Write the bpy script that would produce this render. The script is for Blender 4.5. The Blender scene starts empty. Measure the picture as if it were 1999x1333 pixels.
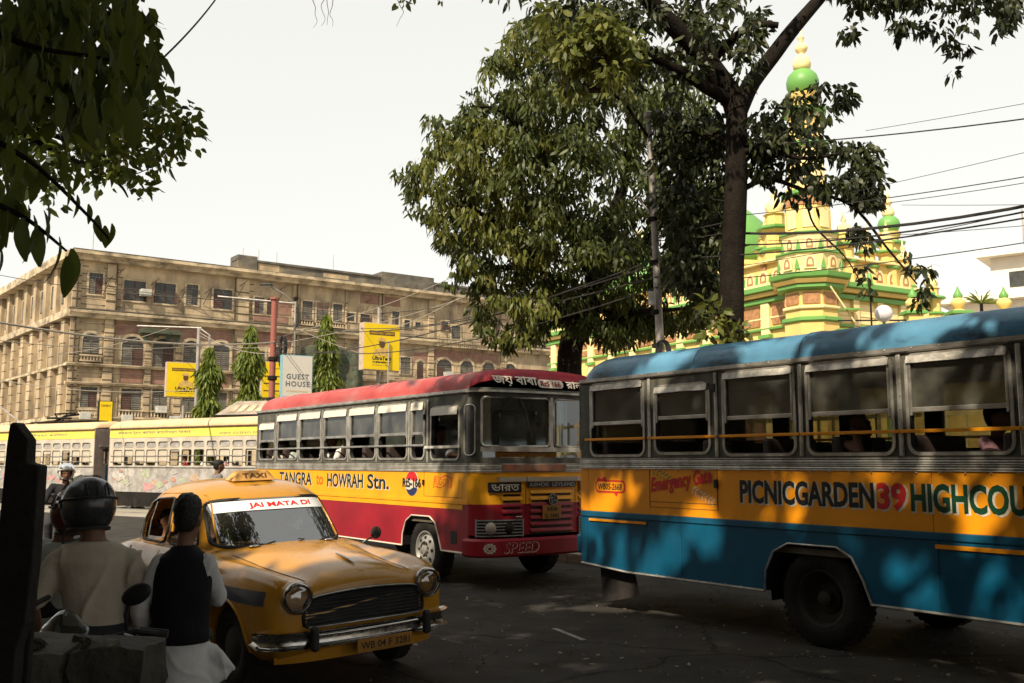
import bpy, bmesh, math, random
import numpy as np
from mathutils import Vector, Matrix, noise
R = math.radians
scene = bpy.context.scene
col = scene.collection
random.seed(7)
rng = np.random.default_rng(7)

# ---------------------------------------------------------------- camera
CAM_H, FPX, CX, CY = 1.75, 1900.0, 999.5, 666.5
TH = math.atan((900 - CY) / FPX)
cam = bpy.data.cameras.new('camera'); cam.sensor_width = 36.0; cam.lens = 36.0 * FPX / 1999.0
cam.clip_start = 0.05; cam.clip_end = 3000
co = bpy.data.objects.new('camera', cam); col.objects.link(co)
co.location = (0, 0, CAM_H); co.rotation_euler = (R(90) + TH, 0, 0)
scene.camera = co

# ---------------------------------------------------------------- sky, sun, exposure
SUN_DIR = Vector((-0.48, -0.877, 0.93)).normalized()
SUN_EL = math.asin(SUN_DIR.z); SUN_ROT = math.atan2(SUN_DIR.x, SUN_DIR.y)
world = bpy.data.worlds.new('World'); scene.world = world; world.use_nodes = True
wn = world.node_tree.nodes; wl = world.node_tree.links; wn.clear()
wo = wn.new('ShaderNodeOutputWorld'); bg = wn.new('ShaderNodeBackground'); sky = wn.new('ShaderNodeTexSky')
sky.sky_type = 'NISHITA'; sky.sun_disc = False; sky.sun_elevation = SUN_EL; sky.sun_rotation = SUN_ROT
sky.air_density = 1.0; sky.dust_density = 2.0; sky.ozone_density = 0.5
hs = wn.new('ShaderNodeHueSaturation'); hs.inputs['Saturation'].default_value = 0.14; hs.inputs['Value'].default_value = 1.0
wt = wn.new('ShaderNodeMixRGB'); wt.blend_type = 'MULTIPLY'; wt.inputs[0].default_value = 1.0; wt.inputs[2].default_value = (1.0, 0.985, 0.93, 1)
bg.inputs[1].default_value = 0.15
wl.new(sky.outputs[0], hs.inputs['Color']); wl.new(hs.outputs[0], wt.inputs[1]); hz = wn.new('ShaderNodeMixRGB'); hz.inputs[0].default_value = 0.78; hz.inputs[2].default_value = (3.62, 3.60, 3.38, 1)      # even white haze of the dusty sky
wl.new(wt.outputs[0], hz.inputs[1]); wl.new(hz.outputs[0], bg.inputs[0]); wl.new(bg.outputs[0], wo.inputs[0])
sl = bpy.data.lights.new('sun', 'SUN'); sl.energy = 4.2; sl.angle = R(0.8); sl.color = (1.0, 0.87, 0.68)
so = bpy.data.objects.new('sun', sl); col.objects.link(so); so.location = (0, 0, 30)
so.rotation_euler = SUN_DIR.to_track_quat('Z', 'Y').to_euler()
scene.view_settings.view_transform = 'Standard'; scene.view_settings.look = 'None'
scene.view_settings.exposure = 0.8; scene.view_settings.gamma = 1.0
scene.view_settings.use_curve_mapping = False
scene.render.engine = 'CYCLES'
scene.cycles.max_bounces = 7; scene.cycles.transparent_max_bounces = 14
scene.cycles.use_denoising = True
scene.cycles.sample_clamp_indirect = 6.0

# ---------------------------------------------------------------- pixel helpers
_c, _s = math.cos(TH), math.sin(TH)
def ray(px, py):
    x = (px - CX) / FPX; y = (CY - py) / FPX
    return Vector((x, _c - y * _s, _s + y * _c))
def at_y(px, py, Y):
    d = ray(px, py); return Vector((0, 0, CAM_H)) + d * (Y / d.y)
def ground_at(px, py, z=0.0):
    d = ray(px, py); return Vector((0, 0, CAM_H)) + d * ((z - CAM_H) / d.z)
BD = Vector((-math.sin(R(36.2)), math.cos(R(36.2)), 0))     # along the street, away from the camera
BN = Vector((BD.y, -BD.x, 0))                                # across the street, to the far kerb
def street(off, along, z=0.0):
    p = BN * off + BD * along; p.z = z; return p

# ---------------------------------------------------------------- object helpers
def tag(o, label=None, cat=None, group=None, kind=None):
    if label: o['label'] = label
    if cat: o['category'] = cat
    if group: o['group'] = group
    if kind: o['kind'] = kind
    return o
def thing(name, label, cat, loc=(0, 0, 0), rotz=0.0, group=None, rot=None):
    o = bpy.data.objects.new(name, None); col.objects.link(o); o.empty_display_size = 0.2
    o.location = loc; o.rotation_euler = rot if rot else (0, 0, rotz)
    return tag(o, label, cat, group)
def link_mesh(name, me, mat=None, parent=None, loc=None, rot=None, scale=None):
    o = bpy.data.objects.new(name, me); col.objects.link(o)
    if mat is not None and len(me.materials) == 0: me.materials.append(mat)
    if parent is not None: o.parent = parent
    if loc is not None: o.location = loc
    if rot is not None: o.rotation_euler = rot
    if scale is not None: o.scale = scale
    return o
def copy_tree(o, parent=None):
    c = o.copy(); col.objects.link(c); c.parent = parent
    for ch in list(o.children): copy_tree(ch, c)
    return c

def rrect(x0, y0, x1, y1, r, n=4):
    """rounded rectangle, ccw; r scalar or 4 radii (bl, br, tr, tl)"""
    if not isinstance(r, (list, tuple)): r = (r,) * 4
    out = []
    for (cx, cy, a0, rr) in ((x0 + r[0], y0 + r[0], 180, r[0]), (x1 - r[1], y0 + r[1], 270, r[1]), (x1 - r[2], y1 - r[2], 0, r[2]), (x0 + r[3], y1 - r[3], 90, r[3])):
        for k in range(n + 1):
            a = R(a0 + 90 * k / n); out.append((cx + rr * math.cos(a), cy + rr * math.sin(a)))
    return out
def circ(cx, cy, r, n=16, a0=0.0, ry=None):
    return [(cx + r * math.cos(a0 + 2 * math.pi * k / n), cy + (ry or r) * math.sin(a0 + 2 * math.pi * k / n)) for k in range(n)]

class MB:
    def __init__(self): self.v = []; self.f = []
    def add(self, vs, fs, M=None):
        b = len(self.v)
        if M is not None: vs = [M @ Vector(p) for p in vs]
        self.v.extend([tuple(p) for p in vs]); self.f.extend([tuple(i + b for i in f) for f in fs]); return self
    def box(self, x0, y0, z0, x1, y1, z1, M=None):
        vs = [(x, y, z) for z in (z0, z1) for y in (y0, y1) for x in (x0, x1)]
        return self.add(vs, [(0, 2, 3, 1), (4, 5, 7, 6), (0, 1, 5, 4), (2, 6, 7, 3), (0, 4, 6, 2), (1, 3, 7, 5)], M)
    def prism(self, poly, a, b, plane='xz', M=None):
        """2d polygon extruded from a to b along the third axis"""
        n = len(poly)
        def p3(p, t):
            return {'xz': (p[0], t, p[1]), 'xy': (p[0], p[1], t), 'yz': (t, p[0], p[1])}[plane]
        vs = [p3(p, a) for p in poly] + [p3(p, b) for p in poly]
        fs = [tuple(range(n)), tuple(range(2 * n - 1, n - 1, -1))] + [(i, i + n, (i + 1) % n + n, (i + 1) % n) for i in range(n)]
        return self.add(vs, fs, M)
    def holed(self, outer, inner, a, b, plane='xz', M=None):
        """plate between two outlines of equal count, extruded a..b"""
        n = len(inner)
        def p3(p, t):
            return {'xz': (p[0], t, p[1]), 'xy': (p[0], p[1], t), 'yz': (t, p[0], p[1])}[plane]
        vs = [p3(p, a) for p in outer] + [p3(p, a) for p in inner] + [p3(p, b) for p in outer] + [p3(p, b) for p in inner]
        fs = []
        for i in range(n):
            j = (i + 1) % n
            fs += [(i, j, j + n, i + n), (i + 2 * n, i + 3 * n, j + 3 * n, j + 2 * n), (i + n, j + n, j + 3 * n, i + 3 * n), (i, i + 2 * n, j + 2 * n, j)]
        return self.add(vs, fs, M)
    def window_plate(self, o, i, r, a, b, plane='xz', n=4, M=None):
        """o, i = (x0, y0, x1, y1) outer and inner rectangles; inner corners rounded"""
        inner = rrect(*i, r, n); c = ((o[0], o[1]), (o[2], o[1]), (o[2], o[3]), (o[0], o[3]))
        outer = []
        for k in range(4):
            for q in range(n + 1):
                e = 0.002 * (q - n / 2) / n
                d = ((-e, -e), (-e, e), (e, e), (e, -e))[k]
                outer.append((c[k][0] + (0 if k in (0, 2) else 0) + 0 * d[0], c[k][1] + 0 * d[1]))
        return self.holed(outer, inner, a, b, plane, M)
    def tube(self, pts, r, n=8, cap=True, M=None, closed=False):
        pts = [Vector(p) for p in pts]; m = len(pts)
        rs = r if isinstance(r, (list, tuple)) else [r] * m
        vs = []; up = None
        for i in range(m):
            if closed: t = (pts[(i + 1) % m] - pts[i - 1])
            else: t = (pts[min(i + 1, m - 1)] - pts[max(i - 1, 0)])
            t = t.normalized() if t.length > 1e-9 else Vector((0, 0, 1))
            if up is None:
                up = t.orthogonal().normalized()
            else:
                up = (up - t * up.dot(t)); up = up.normalized() if up.length > 1e-6 else t.orthogonal().normalized()
            w = t.cross(up)
            for k in range(n):
                a = 2 * math.pi * k / n + math.pi / n
                vs.append(pts[i] + (up * math.cos(a) + w * math.sin(a)) * rs[i])
        fs = []
        for i in range(m if closed else m - 1):
            j = (i + 1) % m
            for k in range(n):
                l = (k + 1) % n
                fs.append((i * n + k, i * n + l, j * n + l, j * n + k))
        if cap and not closed:
            fs += [tuple(range(n - 1, -1, -1)), tuple((m - 1) * n + k for k in range(n))]
        return self.add(vs, fs, M)
    def lathe(self, prof, n=24, M=None, axis='z', cap=True, c=(0, 0, 0), arc=None):
        vs = []
        for (r, h) in prof:
            for k in range(n):
                a = 2 * math.pi * k / n
                x, y = r * math.cos(a), r * math.sin(a)
                p = {'z': (x, y, h), 'y': (x, h, y), 'x': (h, x, y)}[axis]
                vs.append((p[0] + c[0], p[1] + c[1], p[2] + c[2]))
        fs = []
        for i in range(len(prof) - 1):
            for k in range(n):
                l = (k + 1) % n
                fs.append((i * n + k, i * n + l, (i + 1) * n + l, (i + 1) * n + k))
        if cap:
            fs += [tuple(range(n - 1, -1, -1)), tuple((len(prof) - 1) * n + k for k in range(n))]
        return self.add(vs, fs, M)
    def grid(self, P, M=None, wrap=False):
        """P[i][j] points"""
        a, b = len(P), len(P[0]); vs = [p for row in P for p in row]; fs = []
        for i in range(a - 1):
            for j in range(b if wrap else b - 1):
                l = (j + 1) % b
                fs.append((i * b + j, i * b + l, (i + 1) * b + l, (i + 1) * b + j))
        return self.add(vs, fs, M)
    def ball(self, c, rx, ry=None, rz=None, n=16, m=10, M=None):
        ry = ry or rx; rz = rz or rx
        P = []
        for i in range(m + 1):
            t = math.pi * i / m - math.pi / 2
            P.append([(c[0] + rx * math.cos(t) * math.cos(2 * math.pi * k / n), c[1] + ry * math.cos(t) * math.sin(2 * math.pi * k / n), c[2] + rz * math.sin(t)) for k in range(n)])
        return self.grid(P, M, wrap=True)
    def mesh(self, name, mat=None, smooth=None, fn=None):
        vs = [fn(*p) for p in self.v] if fn else self.v
        me = bpy.data.meshes.new(name); me.from_pydata([tuple(p) for p in vs], [], self.f); me.validate(); me.update()
        if smooth is not None:
            me.shade_smooth()
            if smooth < 179: me.set_sharp_from_angle(angle=R(smooth))
        if mat is not None: me.materials.append(mat)
        return me
    def build(self, name, mat, parent=None, smooth=None, bevel=0, fn=None, seg=2, **kw):
        o = link_mesh(name, self.mesh(name, mat, smooth, fn), None, parent, **kw)
        if bevel:
            m = o.modifiers.new('bevel', 'BEVEL'); m.width = bevel; m.segments = seg; m.limit_method = 'ANGLE'; m.angle_limit = R(35)
        return o

_lab = bpy.data.scenes.new('workshop')          # empty scene in which modifiers and text are turned into meshes quickly
def bake(o):
    for c in list(o.users_collection): c.objects.unlink(o)
    _lab.collection.objects.link(o); vl = _lab.view_layers[0]; vl.update()
    me = bpy.data.meshes.new_from_object(o.evaluated_get(vl.depsgraph)); bpy.data.objects.remove(o); return me
def text_mesh(s, w=None, h=None, bold=0.0, shear=0.0, depth=0.0, align='L', space=1.0):
    """flat lettering in the xy plane, its box scaled to w x h with the lower left at the origin (align C: centred)"""
    c = bpy.data.curves.new('lettering', 'FONT'); c.body = s; c.offset = bold; c.shear = shear; c.extrude = depth; c.resolution_u = 3; c.space_character = space
    me = bake(bpy.data.objects.new('lettering', c)); bpy.data.curves.remove(c)
    n = len(me.vertices); a = np.zeros(n * 3); me.vertices.foreach_get('co', a); a = a.reshape(-1, 3)
    mn, mx = a.min(0), a.max(0); sz = np.maximum(mx - mn, 1e-6)
    sx = (w / sz[0]) if w else None; sy = (h / sz[1]) if h else None
    if sx is None: sx = sy
    if sy is None: sy = sx
    a = (a - np.array([mn[0], mn[1], 0])) * np.array([sx, sy, 1.0])
    if align == 'C': a -= np.array([sz[0] * sx / 2, sz[1] * sy / 2, 0])
    me.vertices.foreach_set('co', a.ravel()); me.update(); me.materials.clear()
    return me
def put_text(s, M, mat, parent, w=None, h=None, name='lettering', fn=None, **kw):
    me = text_mesh(s, w, h, **kw)
    if fn is not None:
        bm = bmesh.new(); bm.from_mesh(me)
        for v in bm.verts: v.co = fn(M @ v.co)
        bm.to_mesh(me); bm.free()
    else: me.transform(M)
    me.materials.append(mat)
    return link_mesh(name, me, None, parent)
def SIDE(u, z, y=-0.004):       # text frame on a vehicle side that faces -y: x right, z up
    return Matrix(((1, 0, 0, u), (0, 0, -1, y), (0, 1, 0, z), (0, 0, 0, 1)))
# ---------------------------------------------------------------- materials
def nodes(name):
    m = bpy.data.materials.new(name); m.use_nodes = True; t = m.node_tree
    b = t.nodes['Principled BSDF']; return m, t, b
def rgb(c): return (c[0], c[1], c[2], 1.0)
def mat(name, c, r=0.6, metal=0.0, var=0.18, sc=5.0, bump=0.0, bsc=40.0, dirt=0.0, dc=(0.05, 0.04, 0.03), dsc=2.0, streak=1.0, spec=0.32, coat=0.0, c2=None, lo=0.42, hi=0.66, rvar=0.12, space='Object', alpha=None):
    m, t, b = nodes(name); N = t.nodes; L = t.links
    tc = N.new('ShaderNodeTexCoord'); out = space
    def noise_tex(scale, detail=5, stretch=1.0, rough=0.55):
        n = N.new('ShaderNodeTexNoise'); n.inputs['Scale'].default_value = scale; n.inputs['Detail'].default_value = detail; n.inputs['Roughness'].default_value = rough
        if stretch != 1.0:
            mp = N.new('ShaderNodeMapping'); mp.inputs['Scale'].default_value = (1, 1, 1.0 / stretch); L.new(tc.outputs[out], mp.inputs[0]); L.new(mp.outputs[0], n.inputs['Vector'])
        else: L.new(tc.outputs[out], n.inputs['Vector'])
        return n
    def mix(fac, a, bb):
        x = N.new('ShaderNodeMixRGB')
        if isinstance(fac, (int, float)): x.inputs[0].default_value = fac
        else: L.new(fac, x.inputs[0])
        for i, q in ((1, a), (2, bb)):
            if isinstance(q, tuple): x.inputs[i].default_value = rgb(q)
            else: L.new(q, x.inputs[i])
        return x.outputs[0]
    def ramp(src, lo_, hi_):
        q = N.new('ShaderNodeMapRange'); q.inputs[1].default_value = lo_; q.inputs[2].default_value = hi_; q.clamp = True; L.new(src, q.inputs[0]); return q.outputs[0]
    n1 = noise_tex(sc)
    k0 = tuple(max(0.0, x * (1 - var)) for x in c); k1 = tuple(min(1.0, x * (1 + var)) for x in (c2 or c))
    colr = mix(ramp(n1.outputs['Fac'], 0.3, 0.7), k0, k1)
    if dirt > 0:
        n2 = noise_tex(dsc, 8, streak, 0.65)
        f = ramp(n2.outputs['Fac'], lo, hi); mu = N.new('ShaderNodeMath'); mu.operation = 'MULTIPLY'; mu.inputs[1].default_value = dirt; L.new(f, mu.inputs[0])
        colr = mix(mu.outputs[0], colr, dc)
    L.new(colr, b.inputs['Base Color'])
    if rvar > 0:
        n3 = noise_tex(sc * 1.7 + 1); q = N.new('ShaderNodeMapRange'); q.inputs[1].default_value = 0.3; q.inputs[2].default_value = 0.7
        q.inputs[3].default_value = max(0.02, r - rvar); q.inputs[4].default_value = min(1, r + rvar); L.new(n3.outputs['Fac'], q.inputs[0]); L.new(q.outputs[0], b.inputs['Roughness'])
    else: b.inputs['Roughness'].default_value = r
    b.inputs['Metallic'].default_value = metal; b.inputs['Specular IOR Level'].default_value = spec
    if coat: b.inputs['Coat Weight'].default_value = coat; b.inputs['Coat Roughness'].default_value = 0.08
    if bump > 0:
        n4 = noise_tex(bsc, 4); bp = N.new('ShaderNodeBump'); bp.inputs['Strength'].default_value = bump; bp.inputs['Distance'].default_value = 0.02
        L.new(n4.outputs['Fac'], bp.inputs['Height']); L.new(bp.outputs[0], b.inputs['Normal'])
    return m
def glass(name, tint=(0.7, 0.75, 0.72), refl=0.12, rough=0.03, clear=1.0):
    m, t, b = nodes(name); N = t.nodes; L = t.links; N.remove(b); o = N['Material Output']
    tr = N.new('ShaderNodeBsdfTransparent'); tr.inputs[0].default_value = rgb(tint)
    gl = N.new('ShaderNodeBsdfGlossy'); gl.inputs[1].default_value = rough; gl.inputs[0].default_value = (0.9, 0.92, 0.95, 1)
    fr = N.new('ShaderNodeFresnel'); fr.inputs[0].default_value = 1.5
    ad = N.new('ShaderNodeMath'); ad.operation = 'ADD'; ad.inputs[1].default_value = refl; ad.use_clamp = True
    mx = N.new('ShaderNodeMixShader'); L.new(fr.outputs[0], ad.inputs[0]); L.new(ad.outputs[0], mx.inputs[0]); L.new(tr.outputs[0], mx.inputs[1]); L.new(gl.outputs[0], mx.inputs[2])
    df = N.new('ShaderNodeBsdfDiffuse'); df.inputs[0].default_value = (0.30, 0.30, 0.25, 1)
    tc = N.new('ShaderNodeTexCoord'); nz = N.new('ShaderNodeTexNoise'); nz.inputs['Scale'].default_value = 3.0; nz.inputs['Detail'].default_value = 6; L.new(tc.outputs['Object'], nz.inputs['Vector'])
    mr = N.new('ShaderNodeMapRange'); mr.inputs[1].default_value = 0.35; mr.inputs[2].default_value = 0.75; mr.inputs[3].default_value = 0.03; mr.inputs[4].default_value = 0.22 * clear; L.new(nz.outputs['Fac'], mr.inputs[0])
    m2 = N.new('ShaderNodeMixShader'); L.new(mr.outputs[0], m2.inputs[0]); L.new(mx.outputs[0], m2.inputs[1]); L.new(df.outputs[0], m2.inputs[2]); L.new(m2.outputs[0], o.inputs[0])
    return m
def leaf_mat(name, c1, c2, trans=0.45, rough=0.5):
    m, t, b = nodes(name); N = t.nodes; L = t.links; o = N['Material Output']
    g = N.new('ShaderNodeNewGeometry'); mx = N.new('ShaderNodeMixRGB'); mx.inputs[1].default_value = rgb(c1); mx.inputs[2].default_value = rgb(c2)
    L.new(g.outputs['Random Per Island'], mx.inputs[0]); L.new(mx.outputs[0], b.inputs['Base Color']); b.inputs['Roughness'].default_value = rough; b.inputs['Specular IOR Level'].default_value = 0.35
    tl = N.new('ShaderNodeBsdfTranslucent'); hv = N.new('ShaderNodeHueSaturation'); hv.inputs['Value'].default_value = 1.5; hv.inputs['Hue'].default_value = 0.485; L.new(mx.outputs[0], hv.inputs['Color']); L.new(hv.outputs[0], tl.inputs[0])
    ms = N.new('ShaderNodeMixShader'); ms.inputs[0].default_value = trans; L.new(b.outputs[0], ms.inputs[1]); L.new(tl.outputs[0], ms.inputs[2]); L.new(ms.outputs[0], o.inputs[0])
    return m

M = {}
M['asphalt'] = mat('asphalt', (0.036, 0.034, 0.031), 0.9, spec=0.12, var=0.35, sc=1.2, bump=0.5, bsc=90, dirt=0.55, dc=(0.062, 0.053, 0.043), dsc=0.45, lo=0.42, hi=0.72)
M['dust_ground'] = mat('dusty_paving', (0.30, 0.27, 0.22), 0.9, var=0.2, sc=0.8, bump=0.3, bsc=20, dirt=0.5, dc=(0.16, 0.14, 0.11), dsc=0.4)
M['pavement'] = mat('pavement_slab', (0.24, 0.22, 0.19), 0.9, var=0.2, sc=2, bump=0.3, dirt=0.5, dsc=1.0)
M['kerb'] = mat('kerb_stone', (0.28, 0.26, 0.22), 0.9, var=0.25, sc=3, bump=0.3, dirt=0.5)
M['steel'] = mat('bare_steel', (0.45, 0.44, 0.42), 0.35, metal=0.9, var=0.2, dirt=0.4)
M['blue'] = mat('blue_paint', (0.002, 0.078, 0.150), 0.46, var=0.22, sc=1.6, dirt=0.3, dc=(0.002, 0.034, 0.062), dsc=1.5, streak=4, spec=0.3, bump=0.05, bsc=4)
M['blue_trim'] = mat('blue_trim_paint', (0.003, 0.075, 0.14), 0.45, var=0.15, dirt=0.3, dc=(0.02, 0.06, 0.09))
M['blue_roof'] = mat('faded_blue_roof', (0.035, 0.12, 0.21), 0.32, var=0.4, sc=0.9, c2=(0.07, 0.19, 0.29), dirt=0.85, dc=(0.02, 0.026, 0.03), dsc=1.1, streak=0.35, lo=0.55, hi=0.68, bump=0.25, bsc=5)
M['orange'] = mat('orange_yellow_paint', (0.82, 0.30, 0.006), 0.45, var=0.10, sc=1.5, dirt=0.35, dc=(0.45, 0.14, 0.008), dsc=1.6, streak=4, lo=0.5, hi=0.75, coat=0.08, bump=0.05, bsc=4)
M['yellow_red'] = mat('golden_yellow_paint', (0.82, 0.355, 0.006), 0.48, var=0.10, sc=1.5, dirt=0.3, dc=(0.40, 0.17, 0.02), dsc=1.6, streak=4, lo=0.5, hi=0.75)
M['red'] = mat('crimson_paint', (0.29, 0.010, 0.020), 0.42, var=0.25, sc=1.4, dirt=0.35, dc=(0.10, 0.01, 0.012), dsc=1.3, streak=3, coat=0.08, bump=0.05, bsc=4)
M['red_roof'] = mat('worn_red_roof', (0.36, 0.035, 0.035), 0.5, var=0.3, sc=0.8, c2=(0.42, 0.07, 0.06), dirt=0.6, dc=(0.30, 0.20, 0.18), dsc=1.0, streak=0.3, lo=0.45, hi=0.7, bump=0.1, bsc=5)
M['maroon'] = mat('dark_maroon_paint', (0.30, 0.014, 0.026), 0.5, var=0.2, dirt=0.3, dc=(0.05, 0.01, 0.01))
M['dark_frame'] = mat('grimy_dark_frame', (0.055, 0.056, 0.045), 0.6, var=0.4, sc=4, dirt=0.7, dc=(0.17, 0.155, 0.12), dsc=4, streak=2, lo=0.42, hi=0.66, bump=0.15, bsc=25)
M['alu'] = mat('dull_aluminium', (0.50, 0.48, 0.44), 0.38, metal=0.75, var=0.2, sc=4, dirt=0.65, dc=(0.14, 0.12, 0.09), dsc=3, streak=0.5, bump=0.08, bsc=20)
M['alu_dark'] = mat('weathered_aluminium', (0.46, 0.44, 0.39), 0.42, metal=0.5, var=0.3, sc=5, dirt=0.7, dc=(0.12, 0.10, 0.07), dsc=3, bump=0.1)
M['shade'] = mat('crumpled_silver_shade', (0.52, 0.49, 0.43), 0.42, metal=0.35, var=0.25, sc=14, bump=0.9, bsc=16, dirt=0.5, dc=(0.22, 0.20, 0.16), dsc=6)
M['shade_white'] = mat('cream_blind', (0.68, 0.64, 0.55), 0.6, var=0.1, sc=8, dirt=0.2, dc=(0.4, 0.36, 0.28))
M['rubber'] = mat('black_rubber', (0.018, 0.018, 0.018), 0.7, var=0.3, sc=8, dirt=0.5, dc=(0.06, 0.055, 0.05), dsc=4, bump=0.1)
M['tyre'] = mat('dusty_tyre', (0.016, 0.015, 0.014), 0.9, spec=0.12, var=0.3, sc=8, dirt=0.6, dc=(0.045, 0.039, 0.033), dsc=3, bump=0.25, bsc=60)
M['rim_dark'] = mat('dark_rim', (0.030, 0.027, 0.024), 0.8, spec=0.15, var=0.3, dirt=0.6, dc=(0.06, 0.048, 0.036))
M['rim_silver'] = mat('silver_rim', (0.42, 0.41, 0.38), 0.45, metal=0.5, var=0.2, dirt=0.5, dc=(0.16, 0.13, 0.10), dsc=6)
M['black'] = mat('black_enamel', (0.012, 0.012, 0.013), 0.5, var=0.3)
M['black_letter'] = mat('black_letter_paint', (0.013, 0.015, 0.016), 0.5, var=0.2)
M['white_letter'] = mat('white_letter_paint', (0.62, 0.56, 0.45), 0.6, var=0.12, sc=12)
M['red_letter'] = mat('red_letter_paint', (0.55, 0.02, 0.02), 0.5, var=0.15, sc=10)
M['orange_letter'] = mat('orange_red_letter_paint', (0.62, 0.10, 0.01), 0.5, var=0.15, sc=10)
M['green_letter'] = mat('green_letter_paint', (0.006, 0.05, 0.02), 0.5, var=0.2, sc=10)
M['leaf_print'] = mat('bright_green_print', (0.06, 0.25, 0.05), 0.5, var=0.3, sc=10)
M['navy_letter'] = mat('navy_print', (0.02, 0.03, 0.09), 0.5)
M['grille_grey'] = mat('grey_grille_paint', (0.34, 0.33, 0.31), 0.5, var=0.2, dirt=0.4)
M['seat'] = mat('worn_seat_vinyl', (0.05, 0.035, 0.03), 0.6, var=0.3)
M['interior'] = mat('bus_interior_laminate', (0.10, 0.085, 0.06), 0.7, var=0.2)
M['busglass'] = glass('dusty_bus_glass', (0.38, 0.38, 0.32), 0.03, 0.12, 1.6)
M['windscreen'] = glass('windscreen_glass', (0.42, 0.48, 0.48), 0.10, 0.02, 0.35)
M['carglass'] = glass('car_glass', (0.45, 0.5, 0.5), 0.22, 0.02, 0.2)
M['taxi'] = mat('amber_taxi_paint', (0.46, 0.215, 0.016), 0.24, var=0.13, sc=2.0, dirt=0.28, dc=(0.36, 0.13, 0.01), dsc=2.0, lo=0.48, hi=0.75, coat=0.35, bump=0.03, bsc=5)
M['taxi_sign'] = mat('taxi_roof_sign', (0.62, 0.34, 0.10), 0.5, var=0.1)
M['chrome'] = mat('pitted_chrome', (0.40, 0.385, 0.36), 0.22, metal=1.0, var=0.1, sc=10, dirt=0.3, dc=(0.22, 0.16, 0.10), dsc=8)
M['lens'] = glass('lamp_lens', (0.9, 0.9, 0.85), 0.18, 0.05, 0.3)
M['amber_lens'] = mat('amber_lens', (0.55, 0.13, 0.02), 0.25, coat=0.4)
M['plate_yellow'] = mat('yellow_number_plate', (0.42, 0.19, 0.02), 0.5, var=0.2, sc=8, dirt=0.6, dc=(0.2, 0.1, 0.03))
M['navy'] = mat('navy_stripe', (0.012, 0.02, 0.045), 0.4, coat=0.3)
M['banner_white'] = mat('white_sun_strip', (0.72, 0.74, 0.74), 0.5, var=0.06)
M['cream'] = mat('cream_tram_paint', (0.47, 0.42, 0.34), 0.65, var=0.12, sc=2, dirt=0.5, dc=(0.28, 0.23, 0.17), dsc=1.4, streak=3)
M['cream_roof'] = mat('peach_tram_roof', (0.62, 0.44, 0.25), 0.75, var=0.15, sc=2, dirt=0.4, dc=(0.32, 0.22, 0.13), dsc=2.5)
M['tram_yellow'] = mat('tram_yellow_board', (0.66, 0.56, 0.09), 0.6, var=0.12, dirt=0.25, dc=(0.40, 0.36, 0.16))
M['tram_grey'] = mat('peeling_grey_panel', (0.27, 0.255, 0.235), 0.8, var=0.3, sc=3, dirt=0.6, dc=(0.20, 0.16, 0.13), dsc=2.2, c2=(0.33, 0.32, 0.305))
M['tram_under'] = mat('black_underframe', (0.014, 0.013, 0.012), 0.9, spec=0.1, var=0.3, dirt=0.4, dc=(0.04, 0.032, 0.026))
M['tram_end'] = mat('mauve_brown_end', (0.24, 0.185, 0.165), 0.7, var=0.2, dirt=0.3)
M['tram_door'] = mat('teal_blue_door', (0.02, 0.06, 0.11), 0.6, var=0.2)
for k_, c_ in dict(poster_white=(0.40, 0.375, 0.345), poster_red=(0.36, 0.17, 0.13), poster_pink=(0.40, 0.20, 0.21), poster_green=(0.30, 0.34, 0.22), poster_blue=(0.25, 0.29, 0.32), poster_orange=(0.40, 0.27, 0.18), poster_grey=(0.35, 0.33, 0.32)).items():
    M[k_] = mat(k_ + '_paper', c_, 0.8, var=0.3, sc=7, dirt=0.6, dc=(0.30, 0.27, 0.24), dsc=5)
M['plaster'] = mat('ochre_plaster', (0.43, 0.335, 0.215), 0.9, var=0.25, sc=0.5, bump=0.25, bsc=8, dirt=0.9, dc=(0.095, 0.075, 0.055), dsc=0.8, streak=3.0, lo=0.42, hi=0.72)
M['plaster_trim'] = mat('pale_ochre_trim', (0.50, 0.405, 0.27), 0.9, var=0.14, sc=1.0, bump=0.25, bsc=8, dirt=0.9, dc=(0.10, 0.078, 0.056), dsc=0.8, streak=0.6, lo=0.42, hi=0.66)
M['soot'] = mat('blackened_parapet', (0.10, 0.092, 0.078), 0.9, var=0.35, sc=1.2, bump=0.3, bsc=8, dirt=0.7, dc=(0.26, 0.21, 0.14), dsc=0.5, streak=0.5, lo=0.5, hi=0.68)
M['brick'] = mat('faded_brick_panel', (0.24, 0.130, 0.100), 0.9, var=0.25, sc=2, bump=0.4, bsc=20, dirt=0.55, dc=(0.24, 0.18, 0.125), dsc=1.0)
M['shutter'] = mat('grey_green_shutter', (0.10, 0.095, 0.08), 0.8, var=0.3, sc=3, dirt=0.5, dc=(0.22, 0.18, 0.14), dsc=2)
M['shutter_brown'] = mat('brown_shutter', (0.075, 0.038, 0.03), 0.75, var=0.25, sc=3)
M['pane_dark'] = mat('dim_window_pane', (0.045, 0.045, 0.043), 0.25, var=0.4, sc=2)
M['groove'] = mat('sooty_joint', (0.07, 0.052, 0.034), 0.95, var=0.3, sc=2)
M['net'] = mat('dark_green_netting', (0.045, 0.06, 0.04), 0.9, var=0.4, sc=4, bump=0.5, bsc=12, dirt=0.5, dc=(0.11, 0.09, 0.06))
M['ac'] = mat('grey_ac_case', (0.45, 0.44, 0.40), 0.6, var=0.15, dirt=0.3)
M['pole_red'] = mat('rust_red_pole', (0.27, 0.085, 0.065), 0.6, var=0.15, sc=2, dirt=0.4, dc=(0.14, 0.06, 0.045), dsc=2)
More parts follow.
